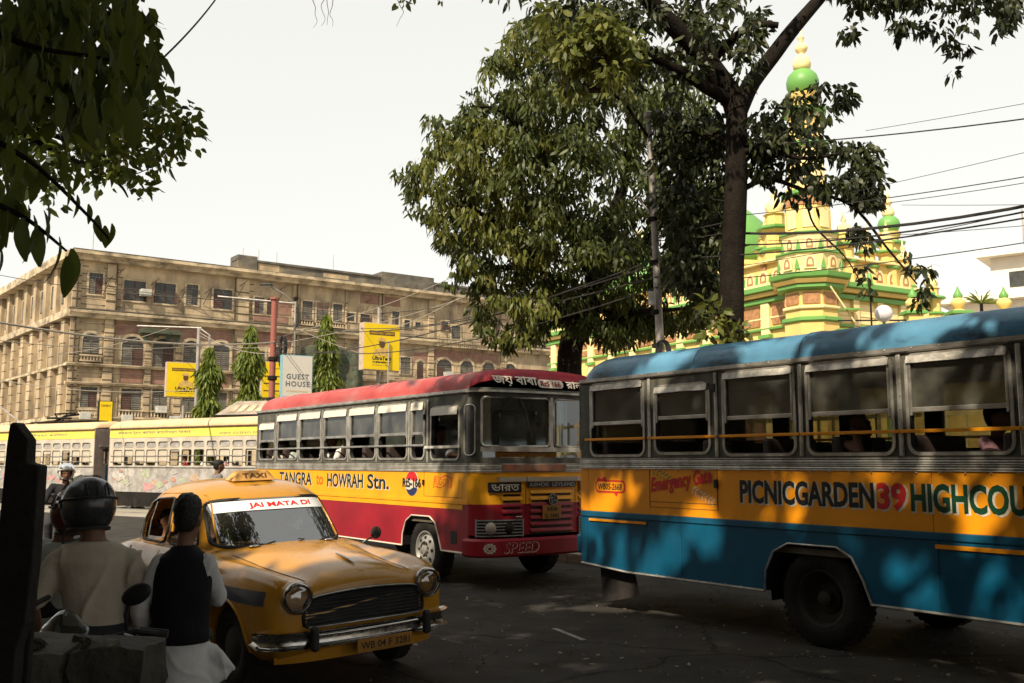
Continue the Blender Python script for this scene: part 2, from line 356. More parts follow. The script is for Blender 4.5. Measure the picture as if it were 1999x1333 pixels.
M['pole_grey'] = mat('galvanised_pole', (0.34, 0.32, 0.29), 0.6, metal=0.3, var=0.2, sc=4, dirt=0.5, dc=(0.14, 0.11, 0.085), dsc=2, streak=3)
M['wire'] = mat('black_cable', (0.03, 0.028, 0.026), 0.7, var=0.2)
M['wire_light'] = mat('weathered_wire', (0.28, 0.25, 0.21), 0.7, var=0.2)
M['sign_yellow'] = mat('sign_yellow_face', (0.66, 0.47, 0.006), 0.5, var=0.07, sc=2)
M['sign_side'] = mat('sign_side_pink', (0.42, 0.33, 0.26), 0.7, var=0.15)
M['sign_white'] = mat('guest_sign_face', (0.50, 0.48, 0.43), 0.6, var=0.1, sc=2, dirt=0.3, dc=(0.36, 0.32, 0.26))
M['sign_blue'] = mat('guest_sign_blue', (0.16, 0.33, 0.40), 0.6, var=0.12)
M['sign_text'] = mat('grey_print', (0.10, 0.11, 0.13), 0.6)
M['brown_print'] = mat('brown_print', (0.10, 0.05, 0.02), 0.6, var=0.3, sc=8)
M['tan_print'] = mat('tan_print', (0.50, 0.33, 0.10), 0.6, var=0.3, sc=8)
M['mosque'] = mat('yellow_limewash', (0.70, 0.50, 0.17), 0.8, var=0.09, sc=1.2, bump=0.1, bsc=8, dirt=0.25, dc=(0.55, 0.30, 0.07), dsc=0.8, streak=3)
M['mosque_pale'] = mat('pale_yellow_limewash', (0.76, 0.61, 0.31), 0.8, var=0.09, sc=1.2, dirt=0.25, dc=(0.60, 0.40, 0.14), dsc=0.8)
M['mosque_green'] = mat('bright_green_enamel', (0.13, 0.31, 0.075), 0.42, var=0.12, sc=1.0, dirt=0.2, dc=(0.06, 0.22, 0.03))
M['mosque_brown'] = mat('red_brown_ornament', (0.34, 0.17, 0.075), 0.7, var=0.3, sc=6)
M['white_wall'] = mat('white_office_wall', (0.68, 0.62, 0.52), 0.8, var=0.07, sc=0.6, dirt=0.2, dc=(0.48, 0.42, 0.34), dsc=0.4)
M['bark'] = mat('shade_toned_bark', (0.011, 0.0085, 0.0065), 0.95, spec=0.1, var=0.45, sc=6, bump=1.0, bsc=22, dirt=0.5, dc=(0.026, 0.020, 0.015), dsc=4, streak=5)  # base colour darkened to carry the tree shade over the trunk
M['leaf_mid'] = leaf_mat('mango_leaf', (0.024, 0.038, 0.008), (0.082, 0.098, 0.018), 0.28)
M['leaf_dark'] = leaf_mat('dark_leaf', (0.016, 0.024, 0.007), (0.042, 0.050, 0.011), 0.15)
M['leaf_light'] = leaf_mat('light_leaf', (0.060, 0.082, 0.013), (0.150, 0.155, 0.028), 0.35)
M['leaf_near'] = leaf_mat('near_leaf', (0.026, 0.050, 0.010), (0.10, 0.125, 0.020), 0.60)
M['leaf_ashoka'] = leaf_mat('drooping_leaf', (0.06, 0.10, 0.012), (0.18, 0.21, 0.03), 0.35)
M['skin'] = mat('brown_skin', (0.17, 0.085, 0.05), 0.55, var=0.1, sc=8)
M['hair'] = mat('black_hair', (0.010, 0.009, 0.008), 0.6, var=0.3, sc=30, bump=0.6, bsc=60)
for k_, c_ in dict(tee=(0.44, 0.385, 0.305), shirt_blue=(0.36, 0.38, 0.35), kurta=(0.50, 0.50, 0.49), vest=(0.008, 0.008, 0.010), jacket=(0.02, 0.02, 0.022), cloth_dark=(0.03, 0.028, 0.03), cloth_white=(0.55, 0.53, 0.50), cloth_pink=(0.45, 0.24, 0.26), cloth_red=(0.40, 0.03, 0.03), cloth_check=(0.30, 0.31, 0.36), jersey=(0.02, 0.022, 0.035), cloth_yellow=(0.55, 0.35, 0.03), cloth_grey=(0.16, 0.16, 0.17), trousers=(0.03, 0.03, 0.035)).items():
    M[k_] = mat(k_ + '_cloth', c_, 0.9, var=0.12, sc=6, bump=0.35, bsc=14, spec=0.2)
M['helmet_black'] = mat('scuffed_black_helmet', (0.03, 0.032, 0.034), 0.28, var=0.4, sc=7, dirt=0.6, dc=(0.16, 0.16, 0.15), dsc=5, lo=0.55, hi=0.68, coat=0.3)
M['helmet_maroon'] = mat('maroon_helmet', (0.10, 0.02, 0.02), 0.35, coat=0.3)
M['helmet_white'] = mat('white_helmet', (0.60, 0.56, 0.52), 0.35, coat=0.3)
M['visor'] = glass('smoked_visor', (0.35, 0.36, 0.36), 0.10, 0.05, 0.6)
M['shield'] = glass('scratched_shield', (0.72, 0.75, 0.72), 0.06, 0.10, 1.2)
M['timber'] = mat('dark_weathered_timber', (0.011, 0.0085, 0.0065), 0.9, var=0.4, sc=5, bump=0.6, bsc=25, dirt=0.3, dc=(0.024, 0.018, 0.013), streak=5)
M['stone'] = mat('mossy_rubble_stone', (0.040, 0.036, 0.028), 0.95, var=0.45, sc=7, bump=0.9, bsc=22, dirt=0.5, dc=(0.065, 0.06, 0.045), dsc=5)
M['stone_pale'] = mat('broken_cement', (0.10, 0.092, 0.075), 0.95, var=0.3, sc=8, bump=0.9, bsc=22, dirt=0.5, dc=(0.07, 0.065, 0.045), dsc=5)
M['mortar'] = mat('dark_mortar', (0.035, 0.03, 0.024), 0.95, var=0.4, sc=8, bump=0.8, bsc=20)
M['bike_red'] = mat('bike_red_paint', (0.22, 0.03, 0.03), 0.35, coat=0.4)
M['globe'] = mat('white_globe', (0.55, 0.54, 0.55), 0.4, var=0.06)
M['rust_band'] = mat('rusty_orange_band', (0.33, 0.12, 0.055), 0.7, var=0.4, sc=9, dirt=0.7, dc=(0.22, 0.19, 0.16), dsc=7, streak=.5)
M['leaf_litter'] = leaf_mat('dry_litter', (0.10, 0.065, 0.03), (0.28, 0.24, 0.18), 0.1)
M['road_paint'] = mat('worn_road_paint', (0.30, 0.28, 0.25), 0.8, var=0.4, sc=20, dirt=0.7, dc=(0.05, 0.047, 0.043), dsc=12)
M['roof_tile'] = mat('weathered_roof_sheet', (0.30, 0.25, 0.20), 0.9, var=0.2, sc=3, dirt=0.4)
M['dry_twig'] = mat('dry_twig', (0.08, 0.06, 0.045), 0.9)

# ---------------------------------------------------------------- ground
def add_cracks(m, scale=0.55, width=0.012, dark=0.35):
    t = m.node_tree; N = t.nodes; L = t.links; b = N['Principled BSDF']; src = b.inputs['Base Color'].links[0].from_socket
    tc = N.new('ShaderNodeTexCoord'); nz = N.new('ShaderNodeTexNoise'); nz.inputs['Scale'].default_value = 1.6; nz.inputs['Detail'].default_value = 5; L.new(tc.outputs['Object'], nz.inputs['Vector'])
    mx = N.new('ShaderNodeMixRGB'); mx.inputs[0].default_value = 0.28; L.new(tc.outputs['Object'], mx.inputs[1]); L.new(nz.outputs['Color'], mx.inputs[2])
    vo = N.new('ShaderNodeTexVoronoi'); vo.feature = 'DISTANCE_TO_EDGE'; vo.inputs['Scale'].default_value = scale; L.new(mx.outputs[0], vo.inputs['Vector'])
    mr = N.new('ShaderNodeMapRange'); mr.inputs[1].default_value = 0.0; mr.inputs[2].default_value = width; mr.inputs[3].default_value = dark; mr.inputs[4].default_value = 1.0; L.new(vo.outputs['Distance'], mr.inputs[0])
    ml = N.new('ShaderNodeMixRGB'); ml.blend_type = 'MULTIPLY'; ml.inputs[0].default_value = 1.0; L.new(src, ml.inputs[1]); L.new(mr.outputs[0], ml.inputs[2])
    n2 = N.new('ShaderNodeTexNoise'); n2.inputs['Scale'].default_value = 0.9; n2.inputs['Detail'].default_value = 3; L.new(tc.outputs['Object'], n2.inputs['Vector'])
    m2 = N.new('ShaderNodeMapRange'); m2.inputs[1].default_value = 0.60; m2.inputs[2].default_value = 0.70; m2.inputs[3].default_value = 1.0; m2.inputs[4].default_value = 0.5; L.new(n2.outputs['Fac'], m2.inputs[0])
    m3 = N.new('ShaderNodeMixRGB'); m3.blend_type = 'MULTIPLY'; m3.inputs[0].default_value = 1.0; L.new(ml.outputs[0], m3.inputs[1]); L.new(m2.outputs[0], m3.inputs[2]); L.new(m3.outputs[0], b.inputs['Base Color'])
add_cracks(M['asphalt'])
def sheet(name, poly, z, m, th=0.0):
    b = MB()
    if th: b.prism(poly, z - th, z, 'xy')
    else: b.add([(p[0], p[1], z) for p in poly], [tuple(range(len(poly)))])
    o = b.build(name, M[m]); o['kind'] = 'structure'; return o
sheet('ground', [(-900, -300), (900, -300), (900, 1400), (-900, 1400)], 0.0, 'dust_ground')
TD = Vector((-math.sin(R(56.6)), math.cos(R(56.6)), 0))      # tram line, away to the left
TR0 = Vector((-11.8, 35.0, 0))
TN = Vector((TD.y, -TD.x, 0))                                # behind the tram
def tramline(t, off, z=0.0):
    p = TR0 + TD * t + TN * off; p.z = z; return p
road_poly = [(-60, -30), (40, -30), (40, 22), tuple(tramline(-34, -3.2).xy), tuple(tramline(60, -3.2).xy)]
sheet('road', road_poly, 0.004, 'asphalt')
pv = [street(11.2, -20), street(30, -20), street(30, 34), street(11.2, 34)]
b = MB(); b.prism([(p.x, p.y) for p in pv], 0.0, 0.15, 'xy'); o = b.build('pavement', M['pavement'], bevel=0.02); o['kind'] = 'structure'
for k in range(34):      # kerb stones along the far pavement
    a0 = -8 + k * 1.02
    q = [street(11.0, a0), street(11.19, a0), street(11.19, a0 + 1.0), street(11.0, a0 + 1.0)]
    MB().prism([(p.x, p.y) for p in q], -0.02, 0.16, 'xy').build('kerb_stone', M['kerb'], o, bevel=0.02)
for off in (-1.75, -0.25):     # tram rails in the paving
    for w in (-0.02, 0.05):
        q = [tramline(-30, off + w), tramline(-30, off + w + 0.03), tramline(60, off + w + 0.03), tramline(60, off + w)]
        sheet('tram_rail', [(p.x, p.y) for p in q], 0.016, 'steel', 0.03)
# ---------------------------------------------------------------- wheels
def wheel(parent, x, y, z, r, wid, rim_m, style='dish', side=-1):
    """axle along y, outer face towards side*y"""
    w = bpy.data.objects.new('wheel', None); col.objects.link(w); w.parent = parent; w.location = (x, y, z); w.empty_display_size = 0.1
    if side > 0: w.rotation_euler = (0, 0, math.pi)
    rr = r * 0.60; h = wid / 2
    prof = [(rr * 0.96, -h * 0.78), (rr * 1.05, -h * 0.95), (r * 0.80, -h), (r * 0.93, -h * 0.9), (r * 0.985, -h * 0.72), (r, -h * 0.4), (r, h * 0.4), (r * 0.985, h * 0.72), (r * 0.93, h * 0.9), (rr, h)]
    t = MB().lathe(prof, 40, axis='y', cap=False)
    for k in range(44):      # tread lugs
        a = 2 * math.pi * k / 44
        Mx = Matrix.Rotation(-a, 4, 'Y')
        t.box(r * 0.975, -h * 0.78, -0.014, r * 1.012, -h * 0.1, 0.014, Mx); t.box(r * 0.975, h * 0.05, -0.014 + 0.03, r * 1.012, h * 0.72, 0.014 + 0.03, Mx)
    t.build('tyre', M['tyre'], w, smooth=40)
    if style == 'dish':      # deep rear rim
        p = [(rr * 1.0, -h * 0.80), (rr * 1.02, -h * 0.86), (rr * 0.95, -h * 0.86), (rr * 0.86, -h * 0.70), (rr * 0.83, -h * 0.1), (rr * 0.55, h * 0.05), (rr * 0.5, -h * 0.05), (rr * 0.28, -h * 0.05), (rr * 0.25, -h * 0.5), (rr * 0.12, -h * 0.62), (0.001, -h * 0.62)]
    elif style == 'convex':
        p = [(rr * 1.0, -h * 0.80), (rr * 1.02, -h * 0.88), (rr * 0.95, -h * 0.88), (rr * 0.88, -h * 0.62), (rr * 0.80, -h * 0.55), (rr * 0.70, -h * 0.78), (rr * 0.45, -h * 0.98), (rr * 0.42, -h * 0.80), (rr * 0.26, -h * 0.80), (rr * 0.22, -h * 1.12), (rr * 0.10, -h * 1.2), (0.001, -h * 1.2)]
    else:
        p = [(rr * 1.0, -h * 0.80), (rr * 1.02, -h * 0.90), (rr * 0.95, -h * 0.90), (rr * 0.86, -h * 0.70), (rr * 0.75, -h * 0.72), (rr * 0.60, -h * 0.92), (rr * 0.3, -h * 1.06), (0.001, -h * 1.1)]
    MB().lathe(p, 32, axis='y', cap=False).build('rim', M[rim_m], w, smooth=35)
    if style == 'convex':
        for k in range(8):
            a = 2 * math.pi * k / 8
            MB().lathe([(0.001, -h * 0.83), (rr * 0.085, -h * 0.83), (rr * 0.085, -h * 0.5)], 10, axis='y', c=(rr * 0.64 * math.cos(a), -0.012, rr * 0.64 * math.sin(a)), cap=False).build('vent_hole', M['black'], w)
            a += 0.4
            MB().lathe([(0.001, -h * 0.95), (0.014, -h * 0.95), (0.014, -h * 0.6)], 6, axis='y', c=(rr * 0.34 * math.cos(a), -0.01, rr * 0.34 * math.sin(a)), cap=False).build('wheel_nut', M['rim_dark'], w)
    return w

# ---------------------------------------------------------------- bus windows
def bus_window(parent, plate, hole, sash, frame_m, shade_m, W, far=False, rad=0.09, guard=None, glass_on=True, shade_h=0.075):
    Mf = Matrix.Translation((0, W, 0)) @ Matrix.Scale(-1, 4, (0, 1, 0)) if far else Matrix.Identity(4)
    u0, z0, u1, z1 = hole
    b = MB().window_plate(plate, hole, (rad, rad, rad * 0.6, rad * 0.6), 0.0, 0.035, M=Mf)
    win = b.build('window', M[frame_m], parent)
    MB().holed(rrect(u0 - 0.022, z0 - 0.022, u1 + 0.022, z1 + 0.015, rad + 0.015), rrect(u0 + 0.008, z0 + 0.008, u1 - 0.008, z1 - 0.008, rad - 0.01), -0.012, 0.02, M=Mf).build('rim_moulding', M['alu_dark'], win)
    MB().holed(rrect(u0 - 0.004, z0 - 0.004, u1 + 0.004, z1 + 0.004, rad), rrect(u0 + 0.016, z0 + 0.016, u1 - 0.016, z1 - 0.016, rad - 0.015), -0.006, 0.05, M=Mf).build('seal', M['rubber'], win)
    # blind box at the head of the opening, leaning out
    b = MB(); n = 9; P = []
    for i in range(n):
        x = u0 + 0.005 + (u1 - u0 - 0.01) * i / (n - 1); j = random.uniform(-0.006, 0.006)
        P.append([(x, 0.0, z1 - 0.005), (x, -0.022 + j, z1 - 0.012), (x, -0.034 + j, z1 - shade_h + random.uniform(-0.003, 0.003)), (x, -0.01, z1 - shade_h - 0.004), (x, 0.01, z1 - shade_h)])
    b.grid(P, M=Mf); b.build('blind', M[shade_m], win, smooth=60)
    if glass_on and sash:
        MB().box(u0 + 0.03, 0.016, sash, u1 - 0.03, 0.020, z1 - shade_h + 0.01, Mf).build('glass', M['busglass'], win)
        b = MB(); b.box(u0 + 0.035, -0.004, sash - 0.03, u1 - 0.035, 0.028, sash + 0.012, Mf); b.build('sash_rail', M['alu'], win, bevel=0.004)
        for x in (u0 + 0.012, u1 - 0.036):
            MB().box(x, -0.012, sash - 0.06, x + 0.024, 0.012, z1 - shade_h, Mf).build('sash_guide', M['alu'], win, bevel=0.003)
    return win

def perimeter(L, W, rc, bow):
    """maps (s along the right side then round the front, offset outwards, z) to bus coordinates"""
    la = rc * math.pi / 2; s1 = L - rc
    def P(s, off, z):
        if s <= s1: return Vector((s, -off, z))
        if s <= s1 + la:
            a = (s - s1) / rc; return Vector((s1 + (rc + off) * math.sin(a), rc - (rc + off) * math.cos(a), z))
        v = rc + s - s1 - la; vm = W / 2; h = vm - rc
        k = (v - vm) / h
        if v <= W - rc: return Vector((L + bow * (1 - k * k) + off, v, z))
        a = min((s - (s1 + la + W - 2 * rc)) / rc, math.pi / 2)
        if s - (s1 + la + W - 2 * rc) <= la: return Vector((s1 + (rc + off) * math.cos(a), W - rc + (rc + off) * math.sin(a), z))
        return Vector((s1 - (s - (s1 + 2 * la + W - 2 * rc)), W + off, z))
    return P

def strip(b, P, s0, s1, z0, z1, o0, o1, n=10):
    """a plate bent round the perimeter from s0 to s1"""
    A = [s0 + (s1 - s0) * i / n for i in range(n + 1)]
    rows = [[P(s, o0, z0) for s in A], [P(s, o1, z0) for s in A], [P(s, o1, z1) for s in A], [P(s, o0, z1) for s in A], [P(s, o0, z0) for s in A]]
    b.grid(rows)
    for s in (s0, s1): b.add([P(s, o0, z0), P(s, o1, z0), P(s, o1, z1), P(s, o0, z1)], [(0, 1, 2, 3)])
    return b

def make_bus(root, cfg):
    L, W = cfg['L'], cfg['W']; rc, bow = 0.30, cfg.get('bow', 0.07)
    P = perimeter(L, W, rc, bow); la = rc * math.pi / 2
    sF0 = L - rc + la; sF1 = sF0 + W - 2 * rc; sC = (sF0 + sF1) / 2; sEnd = sF1 + la
    zb, zl, zs, zy, zg = cfg['zb'], cfg['zl'], cfg['zs'], cfg['zy'], 2.735      # skirt bottom, colour line, strip bottom, band bottom, gutter
    zband = zy + 0.125
    Lc = L - rc
    def arches(poly_top, u0, u1, zlow, zr):
        pts = [(u0, zr), (u0 + 0.8, zlow)] if zr != zlow else [(u0, zlow)]
        for (wu, half, top) in cfg['wheels']:
            if u0 < wu < u1:
                pts += [(wu - half, zlow), (wu - half * 0.97, top - 0.28), (wu - half * 0.80, top - 0.09), (wu - half * 0.5, top), (wu + half * 0.42, top), (wu + half * 0.68, top - 0.08), (wu + half * 0.86, top - 0.27), (wu + half, zlow)]
        pts += [(u1, zlow), (u1, poly_top), (u0, poly_top)]
        return pts
    for far in (0, 1):
        Mf = Matrix.Translation((0, W, 0)) @ Matrix.Scale(-1, 4, (0, 1, 0)) if far else Matrix.Identity(4)
        seams = [0.0] + cfg['seams'] + [Lc]
        MB().prism(arches(zs, 0.0, Lc, zb, zb + 0.05), 0.0, 0.03, M=Mf).build('skirt_panel', M[cfg['low']], root)
        for a, c in zip(seams[:-1], seams[1:]):     # upper painted panels, one by one
            MB().box(a + 0.002, -0.004, zl, c - 0.002, 0.03, zy, Mf).build('side_panel', M[cfg['mid']], root, bevel=0.004)
        MB().box(0.0, -0.014, zs, Lc, 0.03, zl, Mf).build('rub_rail', M[cfg['rail']], root, bevel=0.006)
        # corrugated band
        prof = []; n = 26
        for i in range(n + 1): prof.append((-0.010 - 0.009 * (0.5 + 0.5 * math.cos(i / n * 2 * math.pi * 6)), zy + (zband - zy) * i / n))
        b = MB(); b.grid([[(x, p[0], p[1]) for p in prof] for x in (0.0, Lc)], M=Mf); b.build('belt_band', M['alu_dark'], root, smooth=60)
        # gutter and header
        MB().box(0.0, 0.0, cfg['ztop'], Lc, 0.035, zg, Mf).build('header', M['dark_frame'], root)
        b = MB(); b.prism([(-0.035, zg - 0.022), (-0.035, zg + 0.016), (0.03, zg + 0.02), (0.03, zg - 0.035), (-0.02, zg - 0.035)], 0.02, Lc + 0.05, 'yz', M=Mf); b.build('gutter', M['alu'], root)
        # windows
        ws = cfg['windows']
        for i, w in enumerate(ws):
            l = 0.0 if i == 0 else (ws[i - 1]['hole'][2] + w['hole'][0]) / 2
            r = Lc if i == len(ws) - 1 else (w['hole'][2] + ws[i + 1]['hole'][0]) / 2
            bus_window(root, (l + 0.001, zband, r - 0.001, cfg['ztop']), w['hole'], w.get('sash') if not far else w['hole'][1] + 0.06, 'dark_frame', cfg['shade'], W, far, glass_on=w.get('glass', True), rad=w.get('rad', 0.09), shade_h=w.get('shade_h', 0.075))
            if i < len(ws) - 1:
                MB().box(r - 0.022, -0.016, zband, r + 0.022, 0.0, cfg['ztop'], Mf).build('pillar_cover', M['alu_dark'], root, bevel=0.008)
        if cfg.get('bar_m'):
            for (a, c) in cfg['bars']: MB().box(a, -0.032, cfg['bar_z'] - 0.015, c, -0.020, cfg['bar_z'] + 0.015, Mf).build('guard_bar', M[cfg['bar_m']], root, bevel=0.004)
        # lower edge trim, wheel arch trim
        pr = []
        for (wu, half, top) in cfg['wheels']:
            q = [(wu - half, zb), (wu - half * 0.97, top - 0.28), (wu - half * 0.80, top - 0.09), (wu - half * 0.5, top), (wu + half * 0.42, top), (wu + half * 0.68, top - 0.08), (wu + half * 0.86, top - 0.27), (wu + half, zb)]
            pr.append(q)
            MB().tube([(p[0], -0.006, p[1]) for p in q], 0.011, 6, M=Mf).build('arch_trim', M[cfg['trim']], root, smooth=50)
            MB().grid([[(p[0], y, p[1]) for p in q] for y in (0.02, 0.55)], M=Mf).build('wheel_housing', M['black'], root)
        segs = [0.0]
        for q in pr: segs += [q[0][0], q[-1][0]]
        segs.append(Lc)
        for a, c in zip(segs[0::2], segs[1::2]):
            if c - a > 0.05:
                pts = [(a, -0.004, zb), (c, -0.004, zb)] if a > 0.1 else [(0, -0.004, zb + 0.05), (0.8, -0.004, zb), (c, -0.004, zb)]
                MB().tube(pts, 0.013, 6, M=Mf).build('skirt_trim', M[cfg['trim']], root)
    # roof: lofted profile, closed and rounded at both ends
    half = [(0.0, 0.0), (0.005, 0.06), (0.03, 0.13), (0.09, 0.20), (0.20, 0.255), (0.40, 0.29), (0.75, 0.315), (W / 2, 0.325)]
    prof = half + [(W - y, z) for (y, z) in half[-2::-1]]
    rows = []
    st = [(0.0, 0.0, 0.10), (0.02, 0.35, 0.07), (0.06, 0.6, 0.045), (0.13, 0.8, 0.02), (0.24, 0.94, 0.005), (0.4, 1.0, 0)] + [(0.4 + (Lc - 0.4) * k / 12, 1.0, 0) for k in range(1, 13)]
    for (x, k, ins) in st: rows.append([(x, ins + y * (W - 2 * ins) / W, zg + 0.02 + z * k + 0.006 * noise.noise((x * 1.3, y * 2, 0))) for (y, z) in prof])
    b = MB(); b.grid(rows)
    # front dome bends down over the windscreen
    rows2 = [rows[-1]]
    for k in range(1, 9):
        t = k / 8; row = []
        for (y, z) in prof:
            s = Lc
            bowx = bow * (1 - ((y - W / 2) / (W / 2)) ** 2)
            ex = (rc + bowx) * min(1.0, (1 - abs((y - W / 2) / (W / 2)) ** 6) ** 0.5 + 0.0)
            zz = z * math.cos(t * math.pi / 2 * 0.86) ** 0.55
            row.append((Lc + ex * math.sin(t * math.pi / 2), y, zg + 0.02 + zz))
        rows2.append(row)
    b.build('roof', M[cfg['roof']], root, smooth=45)
    fb = MB(); fb.grid(rows2); fb.build('roof_dome', M[cfg['dome']], root, smooth=60)
    # roof seams
    for x in cfg.get('roof_seams', []):
        MB().tube([(x, y, zg + 0.024 + z) for (y, z) in prof[1:-1]], 0.006, 5).build('roof_seam', M[cfg['roof']], root)
    # rear
    MB().box(-0.05, 0.02, zb + 0.08, 0.0, W - 0.02, zl, ).build('rear_panel', M[cfg['low']], root, bevel=0.02)
    MB().box(-0.05, 0.02, zl + 0.002, 0.0, W - 0.02, zband + 0.1).build('rear_upper_panel', M[cfg['mid']], root, bevel=0.02)
    MB().window_plate((0.02, zband + 0.1, W - 0.02, zg), (0.25, 1.95, W - 0.25, 2.55), 0.1, -0.05, -0.001, 'yz').build('rear_window_frame', M['dark_frame'], root)
    MB().box(-0.03, 0.24, 1.94, -0.026, W - 0.24, 2.56).build('rear_glass', M['busglass'], root)
    MB().box(-0.17, 0.05, 0.62, -0.052, W - 0.05, 0.86).build('rear_bumper', M[cfg['rail']], root, bevel=0.03)
    # floor, ceiling, seats
    MB().box(0.0, 0.04, 0.86, Lc + 0.1, W - 0.04, 0.92).build('floor', M['interior'], root)
    MB().box(0.05, 0.04, zg - 0.01, Lc, W - 0.04, zg + 0.0).build('ceiling', M['interior'], root)
    seat = MB().box(0, 0.08, 1.22, 0.42, 0.86, 1.34); seat.box(-0.06, 0.08, 1.3, 0.04, 0.86, 1.98); sm = seat.mesh('seat', M['seat'])
    for k in range(int((Lc - 1.6) / 0.82)):
        for yy in (0.0, W - 0.94):
            o = link_mesh('seat', sm, None, root, loc=(0.35 + k * 0.82, yy, 0.0)); mm = o.modifiers.new('bevel', 'BEVEL'); mm.width = 0.03; mm.segments = 2
    b = MB(); b.box(0.3, 0.5, 0.60, Lc, 0.62, 0.84); b.box(0.3, W - 0.62, 0.60, Lc, W - 0.5, 0.84); b.build('chassis_rails', M['tram_under'], root)
    for yy in (0.62, W - 0.62): MB().tube([(0.3 + k * (Lc - 0.6) / 6, yy, 2.66) for k in range(7)], 0.016, 6).build('grab_rail', M['alu'], root)
    # wheels
    for i, (wu, hf, tp) in enumerate(cfg['wheels']):
        rear = (i == 0)
        for sd in (-1, 1):
            y = 0.19 if sd < 0 else W - 0.19
            wheel(root, wu, y, 0.455, 0.455, 0.27, 'rim_dark' if rear else 'rim_silver', 'dish' if rear else 'convex', sd)
        MB().tube([(wu, 0.3, 0.455), (wu, W - 0.3, 0.455)], 0.09 if rear else 0.06, 8).build('axle', M['tram_under'], root)
    # ------------------------------------------------ front
    fr = bpy.data.objects.new('front', None); col.objects.link(fr); fr.parent = root
    def S(b, s0, s1, z0, z1, o0, o1, name, m, n=10, **kw):
        strip(b, P, s0, s1, z0, z1, o0, o1, n); return b.build(name, M[m], fr, **kw)
    z_line = cfg['fline']
    S(MB(), Lc, sEnd, zb + 0.25, z_line, -0.03, 0.0, 'lower_front_panel', cfg['low'], 26, smooth=60)
    S(MB(), Lc, sEnd, z_line, zy, -0.03, 0.0, 'upper_front_panel', cfg['mid'], 26, smooth=60)
    b = MB(); A = [Lc + (sEnd - Lc) * i / 26 for i in range(27)]
    b.grid([[P(s, -p[0] - 0.002, p[1]) for s in A] for p in prof_band(zy, zband)]); b.build('front_band', M['alu_dark'], fr, smooth=60)
    if cfg.get('rust'): S(MB(), sF0 + .05, sC + .25, zy + .012, zband - .02, .018, .023, 'painted_band', 'rust_band', 8)
    S(MB(), Lc, sEnd, 2.645, zg + 0.03, -0.03, 0.01, 'front_header', 'dark_frame', 26)
    S(MB(), Lc + 0.02, sEnd - 0.02, 2.70, 2.73, 0.0, 0.07, 'sun_visor', 'alu_dark', 26)
    S(MB(), Lc, sF0 - la * 0.52, zband, 2.65, -0.03, 0.0, 'corner_post', 'dark_frame', 8)
    S(MB(), sF1 + la * 0.52, sEnd, zband, 2.65, -0.03, 0.0, 'corner_post', 'dark_frame', 8)
    qs = (Lc - 0.09, Lc + la * 0.28)
    S(MB(), qs[0], qs[1], 1.83, 2.53, 0.002, 0.006, 'quarter_glass', 'pane_dark', 5)
    b = MB(); b.tube([P(s, 0.008, z) for (s, z) in rrect(qs[0], 1.83, qs[1], 2.53, 0.07)], 0.012, 6, closed=True); b.build('quarter_seal', M['alu_dark'], fr)
    S(MB(), sF0 - la * 0.55, sF1 + la * 0.55, zband, 1.80, -0.03, 0.004, 'windscreen_sill', 'dark_frame', 12)
    S(MB(), sF0 - la * 0.5, sF1 + la * 0.5, 1.80, 1.88, -0.012, -0.008, 'lower_glass', 'windscreen', 12)
    S(MB(), sF0 - la * 0.55, sF1 + la * 0.55, 1.88, 1.945, -0.03, 0.012, 'windscreen_rail', 'alu_dark', 12)
    for (a, c) in ((sF0 - la * 0.55, sC - 0.03), (sC + 0.03, sF1 + la * 0.55)):
        S(MB(), a, c, 1.94, 2.65, -0.014, -0.010, 'windscreen', 'windscreen', 8)
        b = MB(); b.tube([P(s, 0.004, z) for (s, z) in rrect(a + 0.012, 1.955, c - 0.012, 2.635, 0.07, 5)], 0.020, 6, closed=True); b.build('windscreen_frame', M['alu_dark'], fr, smooth=60)
        wx = (a + c) / 2
        b = MB(); b.tube([P(wx + 0.02, 0.02, 2.63), P(wx + 0.12, 0.03, 2.45), P(wx + 0.25, 0.012, 2.0)], 0.008, 5); b.build('wiper', M['black'], fr)
    S(MB(), sC - 0.032, sC + 0.032, 1.94, 2.65, -0.03, 0.012, 'centre_post', 'alu_dark', 2)
    # bonnet panels with louvres
    for (a, c, t) in ((sF0 - 0.02, sC - 0.45, 'l'), (sC - 0.44, sC + 0.44, 'm'), (sC + 0.45, sF1 + 0.02, 'r')):
        S(MB(), a + 0.004, c - 0.004, 1.47, 1.53, 0.0, 0.03, 'panel_lip', 'cream', 6)
        for k in range(8 if t == 'm' else 5):
            z = 1.385 - k * 0.088
            if t == 'm' and k == 0: continue
            if z < 0.72: continue
            b = MB(); strip(b, P, a + 0.09, c - 0.09, z - 0.028, z + 0.002, 0.0, 0.004, 6); b.build('louvre_slot', M['black'], fr)
            b = MB(); A2 = [a + 0.06 + (c - a - 0.12) * i / 6 for i in range(7)]
            b.grid([[P(s, 0.0, z + 0.052) for s in A2], [P(s, 0.022, z + 0.022) for s in A2], [P(s, 0.022, z + 0.004) for s in A2], [P(s, 0.0, z + 0.0) for s in A2]]); b.build('louvre', M[cfg['mid'] if z > z_line else cfg['low']], fr, smooth=50)
    for s in (sC - 0.445, sC + 0.445):
        b = MB(); strip(b, P, s - 0.004, s + 0.004, 0.98, 1.53, 0.0, 0.003, 1); b.build('panel_gap', M['black'], fr)
